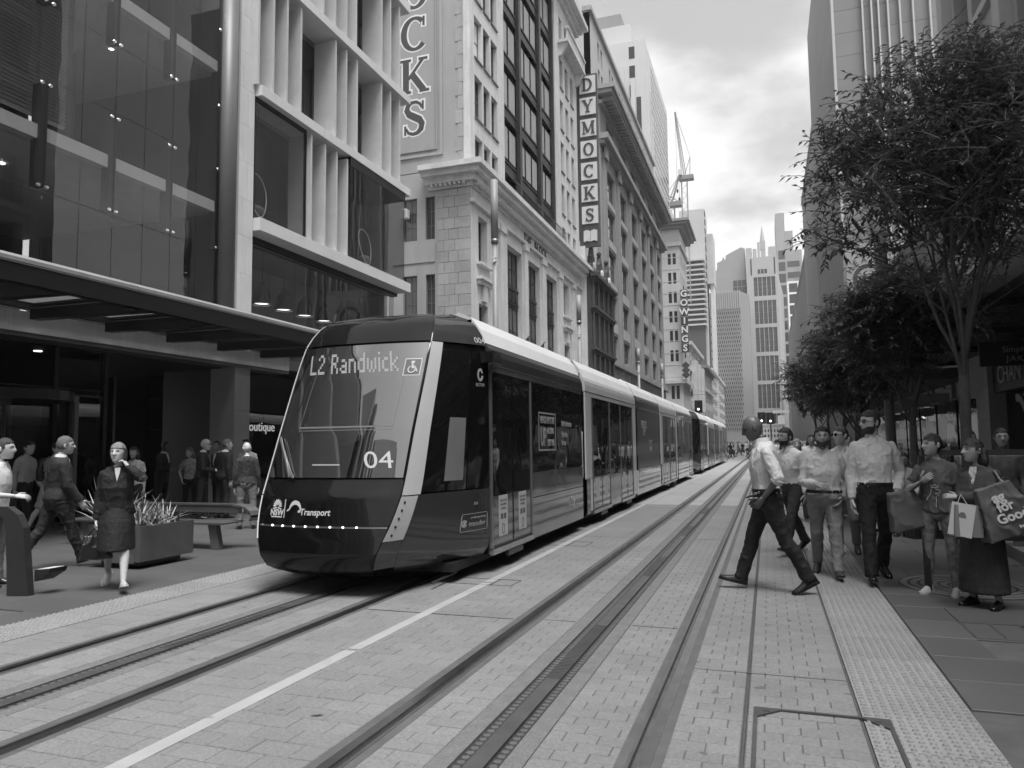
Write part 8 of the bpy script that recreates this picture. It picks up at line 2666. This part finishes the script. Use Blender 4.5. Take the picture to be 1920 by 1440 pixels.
# ---------------------------------------------------------------- right-hand group
bald = person('tall bald man in white rolled-sleeve shirt and dark trousers striding left over the pavers', (-0.03, 8.62), radians(97), 1.90, 1.05, lean=3, legs=('wide_r', 'wide_f'), arms=('pocket', 'pocket'), head=(-6, -22), skin='skin_dark',
              top=('shirt', 'shirt_pale', 'rolled'), bottom=('trousers', 'trouser_black'), shoes='shoe_black', collar='shirt_pale', seed=1.3, curl=(25, 30))
person('man in pale shirt and light jeans walking towards the camera, hand before his belly', (0.62, 9.75), radians(176), 1.76, 1.22, lean=1, legs=('sh_f', 'sh_r'), arms=('pocket', 'belly'), head=(4, 2), skin='skin_brown',
       top=('shirt', 'shirt_pale', 'long'), bottom=('jeans', 'jeans_pale'), shoes='shoe_brown', hair=('quiff', 'hair_black'), collar='shirt_pale', beard='hair_brown', seed=2.1)
person('bearded man in white shirt half hidden behind the bald man', (0.30, 11.6), radians(140), 1.80, 1.0, legs=('front', 'rear'), arms=('down', 'fwd'), head=(-12, 0), skin='skin_brown',
       top=('shirt', 'shirt_white', 'long'), bottom=('trousers', 'trouser_dark'), hair=('quiff', 'hair_black'), beard='hair_black', collar='shirt_white', seed=3.4, lod=1)
person('tall man in pale shirt and black trousers turning his bearded face left, hand in pocket', (1.15, 9.55), radians(186), 1.93, 1.02, lean=1, legs=('sh_r', 'sh_f'), arms=('pocket', 'down'), head=(-64, 0), skin='skin_light',
       top=('shirt', 'shirt_white', 'long'), bottom=('trousers', 'trouser_black'), shoes='shoe_black', hair=('short', 'hair_brown'), beard='hair_brown', glasses='on', collar='shirt_white', seed=4.2)
person('man in white shirt and pale jeans mostly hidden behind the tall bearded man', (1.02, 11.7), radians(172), 1.80, 1.0, legs=('pass', 'mid'), arms=('down', 'fwd'), head=(-50, 0), skin='skin_light',
       top=('shirt', 'shirt_white', 'long'), bottom=('jeans', 'jeans_pale'), shoes='shoe_brown', hair=('short', 'hair_brown'), glasses='on', collar='shirt_white', seed=5.5, lod=1)
girl = person('young woman in grey printed T-shirt and patterned leggings with hair tied back', (1.68, 8.95), radians(158), 1.66, 1.0, female=True, lean=0, legs=('stand', 'stand2'), arms=('down', 'strap'), head=(-46, 0), skin='skin_brown',
              top=('tee', 'tee_charcoal', 'short'), bottom=('leggings', 'pattern_leg'), shoes='shoe_pale', hair=('bun', 'hair_black'), seed=6.1, curl=(25, 55))
woman = person('woman in dark blazer and long skirt with black hair and folded arms', (1.93, 8.38), radians(142), 1.60, 1.12, female=True, lean=0, legs=('stand', 'stand2'), arms=('crossed', 'crossed'), head=(-34, 0), skin='skin_brown',
               top=('jacket', 'blazer', 'long', 'scarf'), bottom=('long_skirt', 'skirt_dark'), shoes='shoe_black', hair=('bob', 'hair_black'), seed=7.7)
# T-shirt print: a small crown and a loose line figure
pt = G()
def tee_pt(x, z, o=0.012):
    zs = [0.5, 0.565, 0.605, 0.65, 0.70, 0.75, 0.79]
    return girl['tp'](x, float(np.interp(z, zs, [0.072, 0.068, 0.066, 0.068, 0.074, 0.066, 0.052])) + o, z)
for pts in ([(-0.02, 0.668), (-0.022, 0.685), (-0.012, 0.675), (0, 0.688), (0.012, 0.675), (0.022, 0.685), (0.02, 0.668), (-0.02, 0.668)], [(-0.002, 0.66), (-0.03, 0.65), (-0.028, 0.635), (0.0, 0.63), (-0.022, 0.62), (-0.004, 0.61), (-0.006, 0.59), (-0.002, 0.56), (-0.004, 0.545)], [(0.02, 0.66), (0.022, 0.64), (0.03, 0.62), (0.045, 0.60), (0.05, 0.585)]):
    pt.tube([tee_pt(x, z, 0.006) for x, z in pts], 0.0035, 5)
girl['add']('shirt_print', pt.mesh('shirt_print', None), 'decal_white')

def bag_mesh(w, h, d, flare=0.0, n=5):
    g = G(); rings = []
    for k in range(n + 1):
        t = k / n
        ww = w * (1 + flare * (t - 0.5)); dd = d * (1 - 0.75 * t ** 1.5)
        rings.append([(ww / 2, -dd / 2, h * t), (ww / 2, dd / 2, h * t), (-ww / 2, dd / 2, h * t), (-ww / 2, -dd / 2, h * t)])
    g.loft(rings)
    return g
def placed(g, name, mat, parent, loc, rz, ry=0.0, smooth=False):
    if name == 'body' and mat.name != 'paper_side':      # soft bags sag and crease
        me = remesh(g, 0.012, 4, 'bag', fold=0.016, fscale=8, seed=loc[0])
        me.transform(Matrix.Translation(loc) @ Matrix.Rotation(rz, 4, 'Z') @ Matrix.Rotation(ry, 4, 'Y'))
        me.materials.clear(); me.materials.append(mat)
        return link(name, me, parent)
    R_ = Matrix.Translation(loc) @ Matrix.Rotation(rz, 4, 'Z') @ Matrix.Rotation(ry, 4, 'Y')
    h = G(); h.v = [R_ @ Vector(v) for v in g.v]; h.f = g.f
    return h.build(name, mat, parent, smooth)
M('bag_grey', 0.075, rough=0.7, var=0.15, bump=0.3, bscale=12); M('bag_tote', 0.085, rough=0.6, var=0.2, bump=0.4, bscale=9); M('paper_white', 0.6, rough=0.6, var=0.04); M('paper_side', 0.22, rough=0.6, var=0.05); M('leather_black', 0.013, rough=0.3, var=0.1)
# grey tote on the young woman's shoulder
p = girl['shoulder'][1]
t = thing('shoulder_bag', 'soft grey shoulder bag hanging beside the young woman in the printed T-shirt', 'bag', (p.x - 0.16, p.y - 0.02, 0.62))
placed(bag_mesh(0.34, 0.42, 0.16, -0.35), 'body', MATS['bag_grey'], t, (p.x - 0.13, p.y - 0.03, 0.66), radians(15), radians(-14))
G().tube([(p.x - 0.13, p.y - 0.05, 1.06), girl['wrist'][1] + Vector((0, -0.03, 0.0)), (p.x + 0.03, p.y - 0.06, p.z + 0.03), (p.x + 0.03, p.y + 0.05, p.z + 0.02), (p.x - 0.1, p.y + 0.05, 1.06)], 0.011, 6).build('strap', MATS['bag_grey'], t)
# paper carrier bag hanging from the folded arm
e = woman['wrist'][1]
bx, by, bz = 1.72, 8.12, 0.80
t = thing('paper_bag', 'white paper carrier bag with a dark printed mark, hanging from the folded arms', 'bag', (bx, by, 0.66))
RB_ = radians(-12)
pb_ = G(); pb_.box(-0.10, 0.10, -0.065, -0.061, 0, 0.31); placed(pb_, 'front_panel', MATS['paper_white'], t, (bx - 0.02, by, 0.70), radians(-24), radians(10))
pb_ = G(); pb_.box(-0.10, 0.155, -0.06, 0.06, 0, 0.30); placed(pb_, 'body', MATS['paper_side'], t, (bx, by + 0.01, 0.69), radians(14), radians(3))
mk = G(); n = 12
mk.prism([(0.035 * cos(2 * pi * i / n), 0.05 * sin(2 * pi * i / n)) for i in range(n // 2 + 1)], 0, 0.002, lambda x, y, h: (x, -0.066 - h, 0.18 + y))
placed(mk, 'printed_mark', MATS['tee_grey'], t, (bx - 0.02, by, 0.70), radians(-24), radians(10))
G().tube([(bx - 0.05, by - 0.05, 0.99), (bx - 0.01, by - 0.04, 1.09), (bx + 0.04, by - 0.04, 0.99)], 0.004, 5).build('handle', MATS['paper_white'], t)
# big carrier behind the woman's shoulder with lettering
p = woman['shoulder'][-1]
t = thing('carrier_bag', 'grey reusable carrier bag with large pale rounded lettering on the blazer woman\'s shoulder', 'bag', (p.x + 0.1, p.y, 0.72))
tb_ = bag_mesh(0.42, 0.48, 0.20, -0.45)
cl_ = Vector((p.x + 0.10, p.y - 0.13, 0.72)); ZR_, YR_ = radians(10), radians(-20)
placed(tb_, 'body', MATS['bag_tote'], t, cl_, ZR_, YR_)
for tx, zz_, xx_, sz_ in (('ag', 0.37, -0.02, 0.13), ('for', 0.28, 0.0, 0.12), ('Good', 0.18, 0.02, 0.12), ('woolworths', 0.07, 0.06, 0.035)):
    if tx == 'woolworths': tx = 'bag'; sz_ = 0.04
    me = text_mesh(tx, sz_, 0.003, bold=0.004)
    R_ = Matrix.Translation(cl_) @ Matrix.Rotation(ZR_, 4, 'Z') @ Matrix.Rotation(YR_, 4, 'Y') @ Matrix.Translation((xx_, -0.5 * 0.2 * (1 - 0.75 * (zz_ / 0.48) ** 1.5) - 0.016, zz_)) @ Matrix.Rotation(radians(78), 4, 'X')
    me.transform(R_); me.materials.clear(); me.materials.append(MATS['decal_white']); link('lettering', me, t)
G().tube([cl_ + Vector((-0.06, 0, 0.46)), Vector((p.x - 0.01, p.y - 0.07, p.z + 0.04)), Vector((p.x - 0.02, p.y + 0.06, p.z + 0.04)), cl_ + Vector((0.0, 0.1, 0.45))], 0.009, 6).build('strap', MATS['paper_side'], t)

person('seated man in pale trousers on the stone block, hidden by the young woman', (2.25, 14.72), radians(170), 1.75, 1.0, lean=12, legs=('sit', 'sit2'), arms=('lap', 'lap'), head=(0, -10), skin='skin_mid', seat=0.5,
       top=('shirt', 'shirt_grey', 'long'), bottom=('jeans', 'jeans_pale'), shoes='shoe_black', hair=('short', 'hair_black'), seed=8.3, lod=1)
t = thing('rucksack', 'black rucksack on the ground in front of the stone seat block', 'bag', (2.35, 14.0, 0))
placed(bag_mesh(0.42, 0.48, 0.34, -0.25), 'body', MATS['leather_black'], t, (2.35, 13.95, 0), radians(20))
G().tube([(2.28, 13.9, 0.46), (2.35, 13.88, 0.54), (2.42, 13.92, 0.46)], 0.012, 5).build('handle', MATS['leather_black'], t)
person('man in grey polo shirt standing behind the balustrade under the shop sign', (3.05, 11.9), radians(168), 1.74, 1.05, legs=('stand', 'stand2'), arms=('down', 'front'), head=(5, 0), skin='skin_brown', top=('tee', 'tee_grey', 'short'), bottom=('jeans', 'jeans_mid'), hair=('short', 'hair_black'), collar='tee_charcoal', seed=9.1, lod=1)
person('man in striped white shirt just behind the polo-shirt man', (2.9, 12.9), radians(150), 1.74, 1.0, legs=('stand', 'stand2'), arms=('down', 'down'), head=(25, 0), skin='skin_brown', top=('shirt', 'pattern_pale', 'long'), bottom=('jeans', 'jeans_mid'), hair=('short', 'hair_black'), seed=9.6, lod=1)
person('fair-haired person in white at the very right edge behind the balustrade', (4.35, 13.4), radians(120), 1.7, 1.0, female=True, legs=('front', 'rear'), arms=('down', 'fwd'), head=(0, 0), skin='skin_light', top=('tee', 'shirt_white', 'short'), bottom=('trousers', 'trouser_dark'), hair=('bob', 'hair_blond'), seed=10.2, lod=1)
# people under the trees
mids = [((1.55, 17.2), 200, 1.75, False, ('tee', 'pattern_pale', 'short'), ('jeans', 'jeans_mid'), 'skin_light', ('short', 'hair_brown'), 'man in a checked shirt standing under the second tree'),
        ((0.55, 16.5), 185, 1.66, True, ('top', 'dress_black', 'short'), ('trousers', 'trouser_black'), 'skin_light', ('long', 'hair_blond'), 'fair-haired woman in black walking behind the bearded man'),
        ((0.35, 18.5), 5, 1.7, True, ('top', 'shirt_grey', 'short'), ('trousers', 'trouser_dark'), 'skin_light', ('long', 'hair_brown'), 'woman with brown hair walking away, behind the bald man shoulder'),
        ((1.05, 21.0), 190, 1.78, False, ('shirt', 'shirt_white', 'long'), ('trousers', 'trouser_dark'), 'skin_mid', ('short', 'hair_black'), 'man in white shirt and dark trousers walking near the third tree'),
        ((2.6, 20.5), 120, 1.7, True, ('tee', 'shirt_pale', 'short'), ('jeans', 'jeans_mid'), 'skin_mid', ('long', 'hair_black'), 'woman in pale top waiting beside the third tree trunk'),
        ((0.75, 27.0), 175, 1.74, False, ('tee', 'tee_grey', 'short'), ('jeans', 'jeans_mid'), 'skin_light', ('short', 'hair_brown'), 'man in grey T-shirt among the crowd by the fourth tree'),
        ((1.4, 29.0), 0, 1.68, True, ('top', 'dress_black', 'short'), ('skirt', 'dress_black'), 'skin_light', ('bob', 'hair_brown'), 'woman in a black skirt walking away by the fourth tree')]
for i, (ps_, yw, hh_, fem, tp_, bt_, sk_, hr_, lab) in enumerate(mids):
    person(lab, ps_, radians(yw), hh_, 1.0, female=fem, legs=('front', 'rear') if i % 2 else ('stand', 'stand2'), arms=('down', 'fwd'), skin=sk_, top=tp_, bottom=bt_, hair=hr_, seed=20 + i, lod=1)

# ---------------------------------------------------------------- left-hand group
blond = person('blond woman in black suit and trainers walking towards the tracks with phone at her ear', (-7.25, 6.78), radians(222), 1.68, 1.12, female=True, lean=2, legs=('front', 'rear'), arms=('phone', 'down'), head=(-18, 4), skin='skin_light',
               top=('peplum', 'dress_black', 'long'), bottom=('skirt', 'dress_black'), shoes='shoe_pale', hair=('fringe', 'hair_blond'), seed=11.3, curl=(45, 50))
g = blond; vv = []
for x, z in ((-0.018, 0.838), (0.018, 0.838), (0.014, 0.80), (0.0, 0.745), (-0.014, 0.80)):
    vv.append(g['tp'](x, float(np.interp(z, [0.74, 0.79, 0.82, 0.84], [0.068, 0.052, 0.043, 0.04])) + 0.012, z))
gg = G(); f_ = g['fdir']
gg.add([tuple(v) for v in vv] + [tuple(v + f_ * 0.006) for v in vv], [(4, 3, 2, 1, 0), (5, 6, 7, 8, 9)] + [(i, (i + 1) % 5, 5 + (i + 1) % 5, 5 + i) for i in range(5)])
g['add']('neckline', gg.mesh('neckline', None), 'skin_light')
g_ = G(); g_.sphere(g['HP'](Vector((0, -0.10, 0.0))), 0.035, 10, 6); g['add']('hair_knot', g_.mesh('hair_knot', None, True), 'hair_blond')
t = thing('phone', 'phone held to the blond woman\'s ear', 'phone', tuple(g['HP'](Vector((-0.09, 0.01, -0.02)))))
ph = G(); c = Vector((-0.097, 0.018, -0.03))
ph.hexa([g['HP'](c + Vector(q)) for q in ((-0.004, -0.035, -0.07), (0.004, -0.035, -0.07), (0.004, 0.035, -0.06), (-0.004, 0.035, -0.06), (-0.004, -0.035, 0.07), (0.004, -0.035, 0.07), (0.004, 0.035, 0.08), (-0.004, 0.035, 0.08))])
ph.build('case', MATS['tram_black'], t)
w_ = g['wrist'][1]
t = thing('handbag', 'black leather handbag hanging from the blond woman\'s lowered hand', 'bag', (w_.x - 0.02, w_.y, 0.32))
placed(bag_mesh(0.30, 0.27, 0.15, -0.3), 'body', MATS['leather_black'], t, (w_.x - 0.02, w_.y + 0.02, 0.36), radians(50))
G().tube([(w_.x - 0.09, w_.y - 0.05, 0.6), (w_.x - 0.02, w_.y, w_.z - 0.08), (w_.x + 0.06, w_.y + 0.07, 0.6)], 0.008, 5).build('handle', MATS['leather_black'], t)

person('grey-haired man in dark suit walking away just behind the blond woman', (-9.38, 7.75), radians(-22), 1.80, 1.08, lean=3, legs=('rear', 'front'), arms=('down', 'fwd'), head=(-8, 0), skin='skin_light',
       top=('jacket', 'suit_charcoal', 'long'), bottom=('trousers', 'suit_dark'), shoes='shoe_black', hair=('short', 'hair_grey'), collar='shirt_white', seed=12.2)
bp = person('young man in grey T-shirt and pale shorts striding right, wearing a black backpack', (-13.0, 10.6), radians(-72), 1.76, 1.0, lean=6, legs=('wide_f', 'wide_r'), arms=('fwd', 'fwd'), head=(-10, 0), skin='skin_light',
            top=('tee', 'tee_grey', 'short'), bottom=('shorts', 'shorts_pale'), shoes='shoe_brown', hair=('short', 'hair_black'), glasses='on', seed=13.3, lod=1)
c = bp['tp'](0, -0.115, 0.70)
t = thing('backpack', 'black backpack on the back of the young man in shorts', 'backpack', tuple(c))
k_ = G()
rr = [[bp['tp'](0.085 * w2 * cos(a), -0.10 + 0.055 * w2 * sin(a), z) for a in [2 * pi * i / 14 for i in range(14)]] for z, w2 in ((0.575, 0.75), (0.6, 1.0), (0.68, 1.1), (0.76, 1.0), (0.81, 0.75), (0.825, 0.35))]
k_.loft(rr); k_.build('pack', MATS['leather_black'], t, smooth=True)
for s in (-1, 1):
    G().tube([bp['tp'](s * 0.06, -0.07, 0.80), bp['tp'](s * 0.06, 0.0, 0.845), bp['tp'](s * 0.065, 0.07, 0.78), bp['tp'](s * 0.075, 0.05, 0.66), bp['tp'](s * 0.07, -0.06, 0.60)], 0.013, 6).build('strap', MATS['leather_black'], t)
person('dark-haired man in pale shirt and dark trousers walking behind the backpacker', (-13.9, 10.75), radians(-80), 1.80, 1.0, lean=4, legs=('rear', 'front'), arms=('fwd', 'down'), head=(-12, -8), skin='skin_light',
       top=('shirt', 'shirt_grey', 'long'), bottom=('trousers', 'trouser_black'), hair=('short', 'hair_black'), seed=14.1, lod=1)
person('person in white T-shirt cut off at the left edge, elbow raised', (-8.86, 6.5), radians(-60), 1.75, 1.0, legs=('stand', 'stand2'), arms=('down', 'front'), head=(0, 0), skin='skin_light',
       top=('tee', 'shirt_white', 'short'), bottom=('jeans', 'jeans_pale'), hair=('short', 'hair_brown'), seed=15.2, lod=1)
person('dark-haired woman in patterned pale top standing just right of the blond woman', (-12.6, 12.2), radians(205), 1.66, 1.0, female=True, legs=('stand', 'stand2'), arms=('down', 'down'), head=(-10, 0), skin='skin_brown',
       top=('top', 'pattern_pale', 'short'), bottom=('trousers', 'trouser_black'), hair=('bob', 'hair_black'), seed=16.4, lod=1)
person('man in black suit seen in profile before the dark wall right of the street number', (-14.5, 14.9), radians(-75), 1.80, 1.05, legs=('stand', 'stand2'), arms=('down', 'front'), head=(-5, -4), skin='skin_dark',
       top=('jacket', 'suit_dark', 'long'), bottom=('trousers', 'trouser_black'), hair=('short', 'hair_black'), collar='shirt_white', seed=17.5, lod=1)
person('curly-haired woman in white waistcoat and black trousers standing left of the suited men', (-13.7, 15.0), radians(205), 1.64, 0.95, female=True, legs=('stand', 'stand2'), arms=('down', 'hip'), head=(-30, 0), skin='skin_light',
       top=('top', 'pattern_pale', 'short'), bottom=('trousers', 'trouser_black'), hair=('bob', 'hair_grey'), seed=18.1, lod=1)
person('white-haired suited man with glasses facing right, first of the suited group', (-12.56, 14.1), radians(-50), 1.82, 1.1, legs=('stand', 'stand2'), arms=('down', 'front'), head=(-20, 0), skin='skin_light',
       top=('jacket', 'suit_dark', 'long'), bottom=('trousers', 'suit_dark'), hair=('fringe', 'hair_white'), glasses='on', collar='shirt_white', seed=19.3, lod=1)
person('grey-haired suited man with his back to the street, second of the suited group', (-12.1, 14.3), radians(-15), 1.82, 1.1, legs=('stand2', 'stand'), arms=('down', 'down'), head=(-25, 0), skin='skin_light',
       top=('jacket', 'suit_dark', 'long'), bottom=('trousers', 'suit_dark'), hair=('short', 'hair_grey'), collar='shirt_white', seed=20.7, lod=1)
person('dark-haired man mostly hidden between the two suited men', (-13.0, 15.2), radians(170), 1.80, 1.0, legs=('stand', 'stand2'), arms=('down', 'down'), head=(0, 0), skin='skin_mid',
       top=('jacket', 'suit_dark', 'long'), bottom=('trousers', 'suit_dark'), hair=('short', 'hair_black'), collar='shirt_white', seed=21.4, lod=1)
person('man in pale shirt with sunglasses pushed up on his head, facing the street', (-12.3, 15.4), radians(195), 1.82, 1.0, legs=('stand', 'stand2'), arms=('front', 'front'), head=(0, 0), skin='skin_light',
       top=('shirt', 'shirt_grey', 'long'), bottom=('trousers', 'trouser_dark'), hair=('short', 'hair_black'), glasses='on_head', collar='shirt_grey', seed=22.8, lod=1)
person('balding older man in dark patterned shirt and pale jeans beside the tram nose', (-10.0, 12.5), radians(40), 1.72, 1.12, legs=('stand', 'stand2'), arms=('down', 'down'), head=(25, 0), skin='skin_light',
       top=('top', 'pattern_dark', 'long'), bottom=('jeans', 'jeans_pale'), shoes='shoe_black', hair=('rim', 'hair_white'), seed=23.6, lod=1)

# ---------------------------------------------------------------- far pedestrians, copies of a few small figures
protos = []
PG = 'distant pedestrians in the street'
far_spec = [((-2.3, 92), 180, 1.75, False, ('shirt', 'shirt_white', 'long'), ('trousers', 'trouser_dark'), 'skin_light', ('short', 'hair_black')),
            ((-4.8, 96), 20, 1.68, True, ('top', 'dress_black', 'short'), ('skirt', 'dress_black'), 'skin_light', ('long', 'hair_brown')),
            ((-3.6, 99), 100, 1.76, False, ('tee', 'tee_grey', 'short'), ('jeans', 'jeans_mid'), 'skin_mid', ('short', 'hair_brown')),
            ((-6.4, 90), 250, 1.66, True, ('top', 'shirt_pale', 'short'), ('trousers', 'trouser_black'), 'skin_light', ('bob', 'hair_blond'))]
far_lab = ['tiny distant pedestrian in white shirt and dark trousers', 'tiny distant woman in a black dress', 'tiny distant pedestrian in grey T-shirt and jeans', 'tiny distant woman in pale top and black trousers']
for i, (ps_, yw, hh_, fem, tp_, bt_, sk_, hr_) in enumerate(far_spec):
    protos.append(person(far_lab[i], ps_, radians(yw), hh_, 1.0, female=fem, legs=('front', 'rear'), arms=('down', 'fwd'), skin=sk_, top=tp_, bottom=bt_, hair=hr_, seed=40 + i, lod=2, group=PG + (', white shirts', ', black dresses', ', grey T-shirts', ', pale tops')[i])['T'])
frng = random.Random(99)
spots = [(frng.uniform(-7.5, 1.6), frng.uniform(74, 130)) for _ in range(34)] + [(frng.uniform(0.2, 3.6), frng.uniform(33, 72)) for _ in range(20)] + [(frng.uniform(-12, -7), frng.uniform(30, 70)) for _ in range(10)]
for i, (x, y) in enumerate(spots):
    c = copy_tree(protos[i % 4]); c.location = (x, y, 0); c.rotation_euler = (0, 0, frng.uniform(0, 2 * pi))

# ================================================================ air
G().box(-2650, 2650, -2650, 2650, -1.2, 132).build('haze', None, kind='stuff')
hz = bpy.data.objects['haze']
hm_ = bpy.data.materials.new('haze'); hm_.use_nodes = True
ht = hm_.node_tree
for n in list(ht.nodes): ht.nodes.remove(n)
ho = ht.nodes.new('ShaderNodeOutputMaterial'); hv = ht.nodes.new('ShaderNodeVolumePrincipled')
hv.inputs['Color'].default_value = (0.95, 0.95, 0.95, 1); hv.inputs['Density'].default_value = 0.0004; hv.inputs['Anisotropy'].default_value = 0.2
ht.links.new(hv.outputs[0], ho.inputs['Volume'])
hz.data.materials.clear(); hz.data.materials.append(hm_)
bpy.data.scenes.remove(TMP)
bpy.data.batch_remove([RAW] + JUNK)
